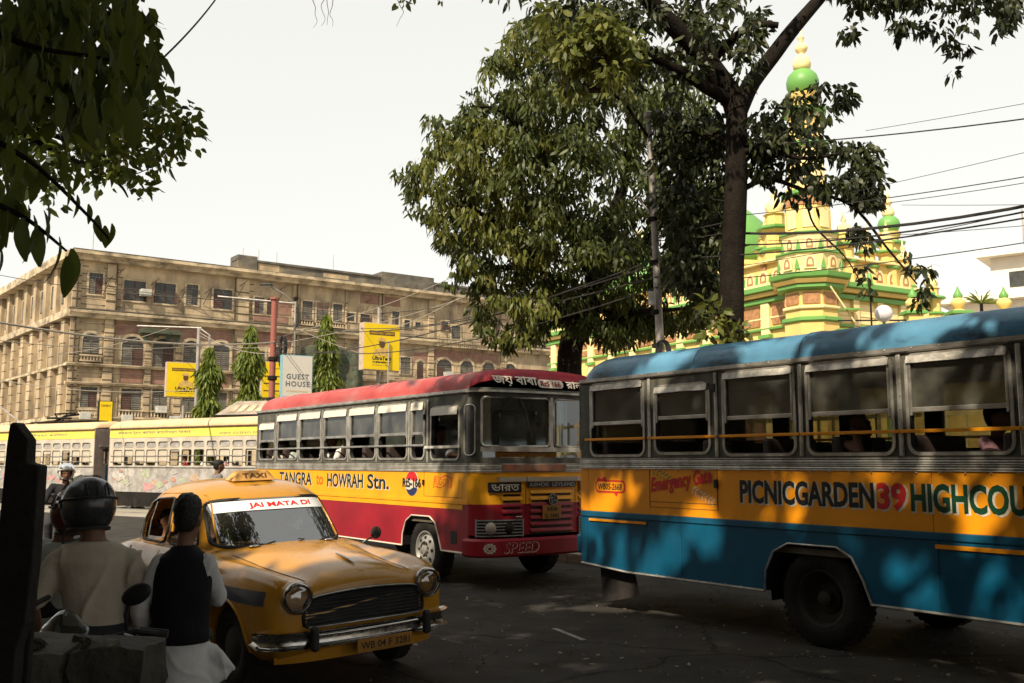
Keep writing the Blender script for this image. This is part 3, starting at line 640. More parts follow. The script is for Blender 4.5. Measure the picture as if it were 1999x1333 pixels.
    # headlamp grilles
    for (a, c) in ((sF0 - 0.32, sC - 0.5), (sC + 0.5, sF1 + 0.32)):
        hl = MB(); strip(hl, P, a, c, 0.725, 0.955, 0.001, 0.004, 8); hl = hl.build('headlamp_panel', M['black'], fr)
        for k in range(6):
            z = 0.735 + k * 0.042
            b = MB(); strip(b, P, a, c, z - 0.007, z + 0.007, 0.012, 0.03, 8); b.build('grille_bar', M['grille_grey'], hl)
        for s in (a, c - 0.015):
            b = MB(); strip(b, P, s, s + 0.015, 0.72, 0.96, 0.004, 0.032, 2); b.build('grille_end', M['grille_grey'], hl)
        for s in ((a + 0.2, a + 0.47) if a < sC else (c - 0.2, c - 0.47)):
            p = P(s, 0.008, 0.84); MB().ball((0, 0, 0), 0.075, 0.075, 0.085, 14, 8, Matrix.Translation(p)).build('headlamp', M['lens' if 0 else 'cream'] if s in (a + 0.2, c - 0.2) else M['rim_dark'], hl, smooth=180)
    # bumper
    b = MB(); zc = 0.575
    bp = [(0.0, 0.47), (0.05, 0.45), (0.085, 0.48), (0.085, 0.67), (0.05, 0.70), (0.0, 0.70)]
    A3 = [Lc - 0.02 + (sEnd - Lc + 0.04) * i / 30 for i in range(31)]
    b.grid([[P(s, p[0], p[1]) for s in A3] for p in bp]); bm_ = b.build('bumper', M[cfg['low']], fr, smooth=40)
    return dict(P=P, sF0=sF0, sF1=sF1, sC=sC, Lc=Lc, front=fr, la=la)

def prof_band(zy, zband, n=26):
    return [(-0.010 - 0.009 * (0.5 + 0.5 * math.cos(i / n * 2 * math.pi * 6)), zy + (zband - zy) * i / n) for i in range(n + 1)]

BUS_RZ = math.atan2(-BD.y, -BD.x)
# ---------------------------------------------------------------- the blue bus
bw = ground_at(1600, 1268); b_org = bw + BD * 3.42
blue = thing('city_bus', 'blue and orange city bus with blue roof lettered PICNICGARDEN 39 HIGHCOURT', 'bus', (b_org.x, b_org.y, 0.0), BUS_RZ)
ZT = 2.69
bwin = [dict(hole=(0.20, 1.82, 1.12, ZT - 0.01), sash=2.21), dict(hole=(1.31, 1.84, 2.12, 2.59), sash=2.24, rad=0.10)]
bwin += [dict(hole=(2.33 + k * 1.06, 1.82, 3.23 + k * 1.06, ZT - 0.01), sash=2.205) for k in range(5)]
bwin += [dict(hole=(7.72, 1.82, 8.7, ZT - 0.01), sash=2.205)]
bi = make_bus(blue, dict(L=9.4, W=2.35, zb=0.475, zl=1.15, zs=1.085, zy=1.665, ztop=ZT, low='blue', mid='orange', rail='blue_trim', trim='alu_dark', shade='shade', roof='blue_roof', dome='blue_roof', fline=1.15,
    seams=[0.14, 1.20, 2.22, 3.4 + 1.23], windows=bwin, wheels=[(3.40, 0.60, 0.955), (8.05, 0.55, 0.955)], bars=[(0.10, 1.16), (1.20, 2.24), (2.28, 3.30), (3.31, 4.36), (4.37, 5.42), (5.43, 6.48), (6.49, 7.54)], bar_z=2.01, bar_m='orange', roof_seams=[1.9, 3.3, 6.0]))
# lettering on the side
def lettered(parent, s, u, z, w, h, front='black_letter', back='white_letter', bold=0.025, dx=0.012, dz=-0.016, y=-0.006, **kw):
    if back: put_text(s, SIDE(u + dx, z + dz, y - 0.0), M[back], parent, w * 1.0 + 0.012, h + 0.012, bold=bold + 0.012, name='lettering_outline', **kw)
    return put_text(s, SIDE(u, z, y - 0.003), M[front], parent, w, h, bold=bold, **kw)
lettered(blue, 'PICNICGARDEN', 2.52, 1.325, 1.55, 0.235, bold=0.035)
lettered(blue, '39', 4.10, 1.315, 0.29, 0.245, front='red_letter', bold=0.04)
lettered(blue, 'HIGHCOURT', 4.43, 1.315, 1.28, 0.245, front='green_letter', bold=0.035)
# number badge
b = MB(); b.prism(rrect(0.27, 1.375, 0.80, 1.525, 0.06), -0.0065, -0.003); b.add([(0.30, -0.0065, 1.52), (0.32, -0.0065, 1.56), (0.38, -0.0065, 1.54), (0.44, -0.0065, 1.57), (0.47, -0.0065, 1.52)], [(0, 1, 2, 3, 4)]); b.add([(0.6, -0.0065, 1.38), (0.64, -0.0065, 1.33), (0.68, -0.0065, 1.38)], [(0, 1, 2)]); b.build('number_badge_border', M['red_letter'], blue)
MB().prism(rrect(0.292, 1.395, 0.778, 1.505, 0.045), -0.0095, -0.003).build('number_badge', M['orange'], blue)
put_text('WB05-2668', SIDE(0.325, 1.41, -0.012), M['black_letter'], blue, 0.42, 0.075, shear=0.1, bold=0.02)
# emergency door: outline, hinges, lettering with leaf sprigs
for (a, z0, c, z1) in ((1.205, 1.295, 2.215, 1.300), (1.205, 1.235, 2.215, 1.240), (2.212, 1.235, 2.217, 1.66), (1.203, 1.235, 1.208, 1.66)):
    MB().box(a, -0.007, z0, c, -0.003, z1).build('door_gap', M['groove'], blue)
for z in (1.47, 2.48): MB().box(2.18, -0.03, z, 2.225, -0.003, z + 0.09).build('door_hinge', M['black'], blue, bevel=0.006)
put_text('Emergency Gate', SIDE(1.235, 1.355, -0.009) @ Matrix.Rotation(R(7.5), 4, 'Z'), M['red_letter'], blue, 0.93, 0.21, shear=0.3, bold=0.03)
def sprig(x, z, dx, dz, m):
    b = MB(); n = 7
    for k in range(n):
        px_, pz_ = x + dx * k / n, z + dz * k / n
        for sgn in (-1, 1):
            ex, ez = px_ + dx * 0.14 - sgn * dz * 0.22, pz_ + dz * 0.14 + sgn * abs(dx) * 0.13
            mx_, mz_ = (px_ + ex) / 2, (pz_ + ez) / 2
            b.add([(px_, -0.0055, pz_), (mx_ + 0.008, -0.0055, mz_ - 0.008 * sgn), (ex, -0.0055, ez), (mx_ - 0.008, -0.0055, mz_ + 0.008 * sgn)], [(0, 1, 2, 3)])
    b.build('leaf_sprig', M[m], blue)
sprig(1.27, 1.645, 0.36, -0.15, 'leaf_print'); sprig(1.85, 1.45, 0.33, -0.14, 'white_letter')
MB().box(0.155, -0.018, 1.035, 1.14, -0.003, 1.062).build('yellow_strip', M['orange'], blue)
MB().box(4.64, -0.018, 1.015, 7.4, -0.003, 1.050).build('yellow_strip', M['orange'], blue)
for x in (0.10, 1.66, 4.64): MB().box(x, -0.006, 0.50, x + 0.012, -0.0, 1.08).build('skirt_seam', M['blue_trim'], blue)
# mud flaps
for (x0, yy) in ((0.0, .12), (1.1, 1.9)):
    MB().prism([(x0 + .20, .53), (x0 + .78, .50), (x0 + .88, .20), (x0 + .23, .06)], yy, yy + .012).build('mud_flap', M['tyre'], blue)
put_text('PICNIC GARDEN', Matrix(((0, 0, 1, 9.5), (1, 0, 0, 0.6), (0, 1, 0, 2.80), (0, 0, 0, 1))), M['white_letter'], blue, 1.1, 0.13)

# ---------------------------------------------------------------- the red bus
rw = ground_at(831, 1137); r_org = rw + BD * 6.62
red = thing('city_bus', 'red and yellow city bus with red roof behind the yellow taxi', 'bus', (r_org.x, r_org.y, 0.0), BUS_RZ)
ZT = 2.65
rwin = [dict(hole=(0.17, 1.79, 0.92, 2.49), sash=2.15, shade_h=0.12), dict(hole=(1.07, 1.79, 1.99, 2.63), sash=2.17, shade_h=0.12)]
rwin += [dict(hole=(a, 1.79, c, 2.63), sash=2.17, shade_h=0.12) for (a, c) in ((2.10, 3.00), (3.13, 4.02), (4.13, 5.02), (5.13, 6.03), (6.17, 6.54))]
rwin += [dict(hole=(6.74, 1.78, 7.48, 2.53), sash=2.40, rad=0.08, shade_h=0.12, glass=False)]
ri = make_bus(red, dict(L=8.02, W=2.35, zb=0.49, zl=1.21, zs=1.15, zy=1.60, ztop=ZT, low='red', mid='yellow_red', rail='yellow_red', trim='white_letter', shade='shade_white', roof='red_roof', dome='maroon', fline=1.16, rust=True,
    seams=[1.0, 3.2, 6.55, 7.58], windows=rwin, wheels=[(2.35, 0.56, 0.95), (6.62 - 0.16 + 0.02, 0.56, 0.95)], bars=[(0.08, 6.56)], bar_z=1.985, bar_m='alu', roof_seams=[1.3, 2.9, 5.2]))
MB().box(0.0, -0.005, 1.08, 7.58, -0.001, 1.148).build('yellow_strip', M['yellow_red'], red)
MB().box(0.0, -0.012, 1.205, 7.58, -0.002, 1.215).build('rail_bead', M['orange'], red)
lettered(red, 'TANGRA', 1.22, 1.315, 1.45, 0.235, bold=0.02)
put_text('to', SIDE(2.85, 1.34, -0.008), M['orange_letter'], red, 0.28, 0.17, bold=0.01)
lettered(red, 'HOWRAH', 3.30, 1.31, 1.33, 0.235, bold=0.02); lettered(red, 'Stn.', 4.78, 1.31, 0.72, 0.235, bold=0.02)
lettered(red, 'FOR', 0.22, 1.33, 0.6, 0.2, bold=0.02)
# round badge: red cap, white wave, dark base
def half_disc(cx, cz, r, a0, a1, y, m, wave):
    pts = [(cx + r * math.cos(a0 + (a1 - a0) * k / 12), cz + r * math.sin(a0 + (a1 - a0) * k / 12)) for k in range(13)]
    x1, z1 = pts[-1]; x0, z0 = pts[0]
    for k in range(1, 8): pts.append((x1 + (x0 - x1) * k / 8, z1 + (z0 - z1) * k / 8 + wave * math.sin(k / 8 * 2 * math.pi)))
    MB().prism(pts, y - 0.002, y).build('route_badge', M[m], red)
MB().prism(circ(6.20, 1.42, 0.195, 24, ry=0.19), -0.0075, -0.003).build('route_badge', M['white_letter'], red)
half_disc(6.20, 1.42, 0.185, R(15), R(165), -0.008, 'red_letter', 0.02); half_disc(6.20, 1.42, 0.185, R(205), R(335), -0.008, 'navy_letter', 0.02)
put_text('RtS-166', SIDE(5.93, 1.36, -0.013), M['black_letter'], red, 0.54, 0.14, bold=0.03)
b = MB(); fl = [(6.80, 1.36), (6.86, 1.38), (7.0, 1.36), (7.15, 1.40), (7.30, 1.36), (7.32, 1.52), (7.15, 1.56), (7.0, 1.52), (6.84, 1.54)]
b.prism(fl, -0.006, -0.003); b.build('flag_emblem', M['orange_letter'], red)
cx_ = sum(p[0] for p in fl) / len(fl); cz_ = sum(p[1] for p in fl) / len(fl)
MB().prism([(cx_ + (p[0] - cx_) * 0.86, cz_ + (p[1] - cz_) * 0.78) for p in fl], -0.0075, -0.003).build('flag_emblem', M['yellow_red'], red)
put_text('RIGOR', SIDE(6.86, 1.405, -0.010), M['orange_letter'], red, 0.40, 0.10, bold=0.01)
for (a, z0, c, z1) in ((6.55, 1.24, 7.575, 1.245), (6.548, 1.24, 6.553, 1.6)): MB().box(a, -0.007, z0, c, -0.003, z1).build('door_gap', M['groove'], red)
for z in (1.40, 2.36): MB().box(6.53, -0.03, z, 6.57, -0.003, z + 0.08).build('door_hinge', M['black'], red, bevel=0.006)
MB().box(6.62, -0.05, 1.93, 7.55, -0.03, 1.97).build('driver_guard_rail', M['shade_white'], red, bevel=0.006)
MB().prism(rrect(7.28, 0.60, 7.44, 0.78, 0.03), -0.004, 0.0).build('step_hole', M['black'], red)
# front lettering
P_, sC, sF0, fr = ri['P'], ri['sC'], ri['sF0'], ri['front']
def FRONT(s0, z0, off): return (lambda p: P_(s0 + p.x, off + p.z, z0 + p.y))
I4 = Matrix.Identity(4)
def v2s(v): return sF0 + v - 0.30
def dome(s0, z0):         # lettering laid on the sloping roof dome
    W_ = 2.35
    def f(p):
        v = s0 + p.x; z = z0 + p.y; bowx = 0.07 * (1 - ((v - W_ / 2) / (W_ / 2)) ** 2)
        k = (z - 2.755) / 0.30
        u = 7.72 + (0.30 + bowx) * max(0.0, 1 - max(0, k) ** 2.2) ** 0.5 + 0.012 + p.z
        return Vector((u + 0.045, v, z))
    return f
put_text('জয় বাবা', I4, M['white_letter'], fr, 0.74, 0.155, fn=dome(0.16, 2.785), bold=0.02)
b = MB(); b.prism(rrect(0.90, 2.785, 1.36, 2.905, 0.055), 0, 0.004, 'xy'); b.build('route_pill', M['white_letter'], fr, fn=lambda x, y, z: dome(0, 0)(Vector((x, y, z))))
put_text('RtS 166', I4, M['maroon'], fr, 0.36, 0.08, fn=lambda p: dome(0.95, 2.805)(p + Vector((0, 0, 0.008))), bold=0.02)
put_text('রানেশ্বর', I4, M['white_letter'], fr, 0.74, 0.155, fn=dome(1.42, 2.755), bold=0.02)
for (s, t, v0) in ((0, 'TANGRA', 0.10), (1, 'HOWRAH', 1.27)):
    b = MB(); strip(b, P_, v2s(v0 - 0.08), v2s(v0 + 0.98), 2.46, 2.58, -0.03, -0.026, 6); b.build('destination_board', M['tan_print'], fr)
    put_text(t, I4, M['maroon'], fr, 0.84, 0.085, fn=FRONT(v2s(v0), 2.478, -0.022), bold=0.02)
for (v, w) in ((0.14, 0.5), (1.68, 0.5)):
    b = MB(); strip(b, P_, v2s(v), v2s(v + w), 1.32, 1.46, 0.024, 0.030, 4); b.build('name_board', M['black'], fr)
    put_text('ভারত' if v < 1 else 'মাতা', I4, M['white_letter'], fr, 0.42, 0.10, fn=FRONT(v2s(v + 0.04), 1.34, 0.034), bold=0.01)
b = MB(); strip(b, P_, v2s(0.74), v2s(1.61), 1.385, 1.465, 0.024, 0.030, 6); b.build('maker_board', M['black'], fr)
put_text('ASHOK  LEYLAND', I4, M['grille_grey'], fr, 0.82, 0.055, fn=FRONT(v2s(0.765), 1.397, 0.034), bold=0.01)
def ring_on(s, z, r, name, m, off, hole=0.7, n=20):
    b = MB(); b.holed(circ(0, 0, r, n), circ(0, 0, r * hole, n), 0, 0.006, 'xy'); b.build(name, M[m], fr, fn=lambda x, y, q: P_(s + x, off + q, z + y))
def disc_on(s, z, r, name, m, off, n=20):
    b = MB(); b.prism(circ(0, 0, r, n), 0, 0.006, 'xy'); b.build(name, M[m], fr, fn=lambda x, y, q: P_(s + x, off + q, z + y))
ec = v2s(1.175)
disc_on(ec, 1.215, 0.082, 'emblem', 'black', 0.026); ring_on(ec, 1.215, 0.082, 'emblem_ring', 'grille_grey', 0.034, 0.84)
for k in range(4):
    a0 = k * math.pi / 2
    b = MB(); b.tube([(math.cos(a0 + t * 1.5) * (0.016 + 0.042 * t), math.sin(a0 + t * 1.5) * (0.016 + 0.042 * t), 0.0) for t in (0, 0.25, 0.5, 0.75, 1)], 0.009, 5); b.build('emblem_swirl', M['grille_grey'], fr, fn=lambda x, y, q: P_(ec + x, 0.036 + q, 1.215 + y))
b = MB(); strip(b, P_, v2s(0.99), v2s(1.32), 0.945, 1.13, 0.026, 0.034, 3); b.build('number_plate', M['plate_yellow'], fr)
put_text('WB 04', I4, M['black_letter'], fr, 0.19, 0.06, fn=FRONT(v2s(1.06), 1.05, 0.038), bold=0.01); put_text('G 3542', I4, M['black_letter'], fr, 0.25, 0.06, fn=FRONT(v2s(1.03), 0.96, 0.038), bold=0.01)
for v in (0.16, 2.0):
    for k in range(10):
        a = 2 * math.pi * k / 10; disc_on(v2s(v) + 0.055 * math.cos(a), 0.575 + 0.055 * math.sin(a), 0.016, 'flower_petal', 'white_letter', 0.088, 8)
    ring_on(v2s(v), 0.575, 0.036, 'flower_ring', 'white_letter', 0.088, 0.6, 12)
put_text('SPEED', I4, M['white_letter'], fr, 0.56, 0.15, fn=FRONT(v2s(0.33), 0.50, 0.088), bold=0.015, shear=0.15); put_text('SPEED', I4, M['maroon'], fr, 0.55, 0.135, fn=FRONT(v2s(0.325), 0.512, 0.091), bold=0.006, shear=0.15)
for s in (v2s(0.6), v2s(1.75)): b = MB(); b.tube([P_(s - 0.05, 0.03, 0.985), P_(s + 0.05, 0.03, 0.985)], 0.012, 6); b.build('bonnet_catch', M['alu'], fr)
for sd in (0, 1):      # steering wheel and dashboard
    pass
MB().box(7.35, 0.1, 1.62, 7.9, 2.25, 1.80).build('dashboard', M['interior'], red)
b = MB(); b.tube([(7.05 + 0.03 * math.cos(a), 0.55 + 0.22 * math.cos(a), 1.86 + 0.20 * math.sin(a)) for a in [2 * math.pi * k / 20 for k in range(20)]], 0.014, 6, closed=True); b.tube([(7.05, 0.55, 1.86), (7.4, 0.55, 1.6)], 0.02, 6); b.build('steering_wheel', M['black'], red)
# ---------------------------------------------------------------- the taxi (x forward from the front axle, y left)
taxi = thing('taxi', 'rounded amber yellow taxi with white JAI MATA DI strip on its windscreen', 'taxi', (-1.62, 8.42, 0.0), 0.0, rot=(R(1.6), 0.0, R(-50.5)))
SEC = [
 (0.760, [(.52, .40), (.575, .44), (.60, .54), (.585, .65), (.53, .735), (.42, .775), (.24, .80), (0, .81)]),
 (0.735, [(.60, .36), (.665, .41), (.69, .54), (.675, .69), (.60, .80), (.45, .815), (.26, .845), (0, .857)]),
 (0.66, [(.66, .31), (.745, .38), (.778, .55), (.768, .74), (.68, .875), (.48, .85), (.28, .895), (0, .91)]),
 (0.40, [(.70, .26), (.79, .36), (.815, .55), (.812, .77), (.70, .925), (.50, .875), (.30, .945), (0, .97)]),
 (0.0, [(.70, .24), (.80, .34), (.825, .55), (.825, .80), (.71, .948), (.54, .915), (.32, .99), (0, 1.015)]),
 (-.40, [(.70, .22), (.80, .30), (.83, .55), (.828, .81), (.745, .955), (.60, .965), (.35, 1.02), (0, 1.04)]),
 (-.75, [(.70, .22), (.80, .30), (.833, .55), (.83, .81), (.77, .965), (.66, 1.0), (.4, 1.03), (0, 1.045)]),
 (-1.5, [(.70, .22), (.80, .30), (.838, .55), (.833, .80), (.785, .965), (.7, 1.0), (.4, 1.0), (0, 1.0)]),
 (-2.3, [(.70, .22), (.81, .30), (.842, .55), (.836, .80), (.78, .97), (.69, 1.0), (.4, 1.02), (0, 1.03)]),
 (-2.8, [(.69, .25), (.79, .34), (.822, .55), (.812, .78), (.73, .93), (.62, .97), (.35, 1.0), (0, 1.01)]),
 (-3.2, [(.66, .30), (.74, .38), (.772, .55), (.755, .75), (.66, .86), (.52, .90), (.3, .93), (0, .94)]),
 (-3.42, [(.60, .36), (.665, .42), (.69, .54), (.67, .67), (.58, .75), (.45, .785), (.25, .81), (0, .82)]),
 (-3.46, [(.52, .42), (.57, .46), (.59, .54), (.57, .62), (.50, .68), (.39, .70), (.22, .72), (0, .73)])]
def pchip(xs, ys, x):
    n = len(xs); h = np.diff(xs); d = np.diff(ys) / h; m = np.zeros(n)
    for i in range(1, n - 1):
        if d[i - 1] * d[i] > 0:
            w1 = 2 * h[i] + h[i - 1]; w2 = h[i] + 2 * h[i - 1]; m[i] = (w1 + w2) / (w1 / d[i - 1] + w2 / d[i])
    m[0], m[-1] = d[0], d[-1]
    i = np.clip(np.searchsorted(xs, x) - 1, 0, n - 2); t = (x - xs[i]) / h[i]
    return (2 * t**3 - 3 * t**2 + 1) * ys[i] + (t**3 - 2 * t**2 + t) * h[i] * m[i] + (-2 * t**3 + 3 * t**2) * ys[i + 1] + (t**3 - t**2) * h[i] * m[i + 1]
sx = np.array([s[0] for s in SEC])[::-1]; sp = np.array([s[1] for s in SEC])[::-1]     # ascending x
def section(x, n=29):
    ctrl = np.array([[pchip(sx, sp[:, k, c], x) for c in (0, 1)] for k in range(8)])
    u = np.linspace(0, 7, n); out = []
    for t in u:      # catmull-rom through the controls
        i = min(int(t), 6); f = t - i
        p0 = ctrl[max(i - 1, 0)]; p1 = ctrl[i]; p2 = ctrl[i + 1]
        p3 = ctrl[i + 2] if i + 2 < 8 else np.array([-ctrl[6][0], ctrl[6][1]])
        out.append(0.5 * ((2 * p1) + (-p0 + p2) * f + (2 * p0 - 5 * p1 + 4 * p2 - p3) * f * f + (-p0 + 3 * p1 - 3 * p2 + p3) * f**3))
    out[-1][0] = 0.0
    return out
xs_ = list(np.linspace(0.76, 0.5, 12)) + list(np.linspace(0.47, -3.2, 60)) + list(np.linspace(-3.22, -3.46, 9))
rows = []
for x in xs_:
    h_ = section(x); rows.append([(x, -p[0], p[1]) for p in h_] + [(x, p[0], p[1]) for p in h_[-2::-1]])
b = MB(); b.grid(rows); nb = len(rows[0])
b.f.append(tuple(range(nb))); b.f.append(tuple((len(rows) - 1) * nb + k for k in range(nb - 1, -1, -1)))
for i in range(len(rows) - 1): b.f.append((i * nb, (i + 1) * nb, (i + 1) * nb + nb - 1, i * nb + nb - 1))
body_me = b.mesh('body')
body_tmp = link_mesh('body', body_me)
cut = MB()
for (ax, rr) in ((0.0, 0.375), (-2.464, 0.36)):
    for sgn in (-1, 1):
        pts = [(ax + rr * math.cos(a), 0.33 + rr * math.sin(a) * (0.98 if ax == 0 else 0.86)) for a in [math.pi * k / 20 for k in range(21)]] + [(ax - rr, 0.0), (ax + rr, 0.0)]
        cut.prism(pts, sgn * 0.50, sgn * 1.0, 'xz')
cut_o = cut.build('cutter', None)
bm_ = bmesh.new(); bm_.from_mesh(cut_o.data); bmesh.ops.recalc_face_normals(bm_, faces=bm_.faces); bm_.to_mesh(cut_o.data); bm_.free()
bm_ = bmesh.new(); bm_.from_mesh(body_me); bmesh.ops.recalc_face_normals(bm_, faces=bm_.faces); bm_.to_mesh(body_me); bm_.free()
md = body_tmp.modifiers.new('arch', 'BOOLEAN'); md.operation = 'DIFFERENCE'; md.object = cut_o; md.solver = 'EXACT'
_lab.collection.objects.link(cut_o); me = bake(body_tmp); bpy.data.objects.remove(cut_o)
me.materials.clear(); me.materials.append(M['taxi']); me.shade_smooth(); me.set_sharp_from_angle(angle=R(42)); me.name = 'body'
body = link_mesh('body', me, None, taxi)
_sc = {}
def sec57(x):
    k = round(float(x), 3)
    if k not in _sc: _sc[k] = section(x, 57)
    return _sc[k]
def body_y(x, z):        # half width of the body side at a height
    s = sec57(x); best = min(s[:36], key=lambda p: abs(p[1] - z)); return best[0]
def body_z(x, y):        # top surface height
    s = sec57(x); best = min(s[20:], key=lambda p: abs(p[0] - abs(y))); return best[1]
# wheel housings and arch lips
for (ax, rr, kz) in ((0.0, 0.375, 0.98), (-2.464, 0.36, 0.86)):
    for sgn in (-1, 1):
        A = [math.pi * k / 16 for k in range(17)]
        lip = [(ax + (rr + 0.004) * math.cos(a), sgn * (body_y(ax + rr * math.cos(a), 0.33 + rr * kz * math.sin(a)) + 0.003), 0.33 + (rr + 0.004) * kz * math.sin(a)) for a in A]
        MB().tube(lip, 0.013, 6).build('arch_lip', M['taxi'], taxi, smooth=60)
# cabin
LV = [(.955, -.47, -2.84, .722), (1.02, -.52, -2.80, .715), (1.12, -.605, -2.74, .70), (1.25, -.725, -2.65, .675), (1.36, -.835, -2.54, .642), (1.43, -.915, -2.45, .605), (1.485, -1.00, -2.34, .555), (1.53, -1.12, -2.20, .48), (1.56, -1.27, -2.06, .385), (1.58, -1.45, -1.92, .26), (1.588, -1.62, -1.78, .10)]
lz = np.array([l[0] for l in LV]); lf = np.array([l[1] for l in LV]); lr = np.array([l[2] for l in LV]); lw = np.array([l[3] for l in LV])
def cab(z):
    f, r_, w = pchip(lz, lf, z), pchip(lz, lr, z), pchip(lz, lw, z); return (f + r_) / 2, (f - r_) / 2, w
NE = 3.6
def cab_pt(z, th):
    xc, a, w = cab(z); c_, s_ = math.cos(th), math.sin(th)
    return Vector((xc + a * math.copysign(abs(c_) ** (2 / NE), c_), w * math.copysign(abs(s_) ** (2 / NE), s_), z))
def cab_front(y, z, off=0.0, rear=False):
    xc, a, w = cab(z); k = max(0.0, 1 - abs(y / w) ** NE) ** (1 / NE); return Vector((xc + (-(a + off) if rear else (a + off)) * k, y, z))
def cab_side(x, z, sgn, off=0.0):
    xc, a, w = cab(z); k = max(0.0, 1 - min(1.0, abs((x - xc) / a)) ** NE) ** (1 / NE); return Vector((x, sgn * (w * k + off), z))
def smooth_poly(pts, n=5, r=0.35):
    out = []; m = len(pts)
    for i in range(m):
        p = Vector(pts[i]); a = p.lerp(Vector(pts[i - 1]), r); c = p.lerp(Vector(pts[(i + 1) % m]), r)
        for k in range(n + 1):
            t = k / n; out.append((a * (1 - t) ** 2 + p * 2 * t * (1 - t) + c * t * t))
    return out
def inside(p, poly):
    x, y = p; r_ = False; j = len(poly) - 1
    for i in range(len(poly)):
        if (poly[i][1] > y) != (poly[j][1] > y) and x < (poly[j][0] - poly[i][0]) * (y - poly[i][1]) / (poly[j][1] - poly[i][1]) + poly[i][0]: r_ = not r_
        j = i
    return r_
WSC = smooth_poly([(-.625, 1.02), (.625, 1.02), (.565, 1.415), (-.565, 1.415)], 6, 0.16)
RSC = smooth_poly([(-.46, 1.13), (.46, 1.13), (.40, 1.38), (-.40, 1.38)], 6, 0.25)
FDW = smooth_poly([(-1.52, 1.02), (-.93, 1.02), (-1.11, 1.40), (-1.52, 1.43)], 4, 0.12)
RDW = smooth_poly([(-2.28, 1.02), (-1.60, 1.02), (-1.60, 1.43), (-2.10, 1.40), (-2.34, 1.20)], 5, 0.2)
zs_ = sorted(set(list(np.linspace(.955, 1.45, 62)) + list(np.linspace(1.455, 1.588, 26)))); nth = 300
ths = [2 * math.pi * k / nth for k in range(nth)]
G = [[cab_pt(z, t) for t in ths] for z in zs_]
shell = MB(); shell.v = [tuple(p) for row in G for p in row]
panes = {'windscreen': [], 'rear_window': [], 'front_door_glass': [], 'rear_door_glass': []}
for i in range(len(zs_) - 1):
    for k in range(nth):
        l = (k + 1) % nth; f = (i * nth + k, i * nth + l, (i + 1) * nth + l, (i + 1) * nth + k)
        c_ = (G[i][k] + G[i][l] + G[i + 1][l] + G[i + 1][k]) / 4; xc, a, w = cab(c_.z)
        front = c_.x > xc; fx = abs((c_.x - xc) / a); fy = abs(c_.y / w)
        key = None
        if front and fx > 0.55 and inside((c_.y, c_.z), WSC) : key = 'windscreen'
        elif not front and fx > 0.55 and inside((c_.y, c_.z), RSC): key = 'rear_window'
        elif fy > 0.55 and inside((c_.x, c_.z), FDW): key = 'front_door_glass'
        elif fy > 0.55 and inside((c_.x, c_.z), RDW): key = 'rear_door_glass'
        if key: panes[key].append((f, c_.y))
        else: shell.f.append(f)
shell.f.append(tuple((len(zs_) - 1) * nth + k for k in range(nth)))
ro = shell.build('roof', M['taxi'], taxi, smooth=50)
sm = ro.modifiers.new('thick', 'SOLIDIFY'); sm.thickness = 0.025; sm.offset = -1
def pane(name, faces):
    m = MB(); ids = {}
    for f in faces:
        q = []
        for i in f:
            if i not in ids: ids[i] = len(m.v); m.v.append(shell.v[i])
            q.append(ids[i])
        m.f.append(tuple(q))
    if m.f: return m.build(name, M['carglass'], taxi, smooth=180)
pane('windscreen', [f for f, y in panes['windscreen']]); pane('rear_window', [f for f, y in panes['rear_window']])
pane('door_glass', [f for f, y in panes['front_door_glass'] if y > 0]); pane('door_glass', [f for f, y in panes['rear_door_glass'] if y > 0])
# the right hand windows are wound down: no glass there
MB().tube([cab_front(p[0], p[1], 0.004) for p in WSC], 0.017, 6, closed=True).build('windscreen_seal', M['rubber'], taxi, smooth=60)
MB().tube([cab_front(p[0], p[1], 0.004, True) for p in RSC], 0.015, 6, closed=True).build('rear_window_seal', M['rubber'], taxi, smooth=60)
for sgn in (-1, 1):
    MB().tube([cab_side(p[0], p[1], sgn, 0.002) for p in FDW], 0.012, 6, closed=True).build('door_window_seal', M['rubber'], taxi, smooth=60)
    MB().tube([cab_side(p[0], p[1], sgn, 0.002) for p in RDW], 0.012, 6, closed=True).build('door_window_seal', M['rubber'], taxi, smooth=60)
    MB().tube([cab_side(-2.10, z, sgn, -0.004) for z in (1.03, 1.2, 1.39)], 0.008, 6).build('quarter_light_bar', M['chrome'], taxi)
    # rain gutter
    MB().tube([cab_side(x, z, sgn, 0.006) for (x, z) in ((-.72, 1.05), (-.86, 1.22), (-1.0, 1.38), (-1.12, 1.455), (-1.5, 1.475), (-2.0, 1.46), (-2.3, 1.36), (-2.45, 1.2))], 0.009, 6).build('drip_rail', M['taxi'], taxi, smooth=60)
# lettered sun strip on the windscreen
b = MB(); ys = [-.55 + 1.10 * k / 20 for k in range(21)]
def top_at(y): return 1.405 - 0.02 * (abs(y) / 0.56) ** 4
b.grid([[cab_front(y, top_at(y) - 0.085 * t, 0.010) for y in ys] for t in (0, 0.5, 1)]); b.build('sun_strip', M['banner_white'], taxi, smooth=180)
put_text('JAI MATA DI', I4, M['red_letter'], taxi, 0.62, 0.052, bold=0.03, fn=lambda p: cab_front(p.x - 0.25, 1.332 + p.y + 0.0, 0.014))
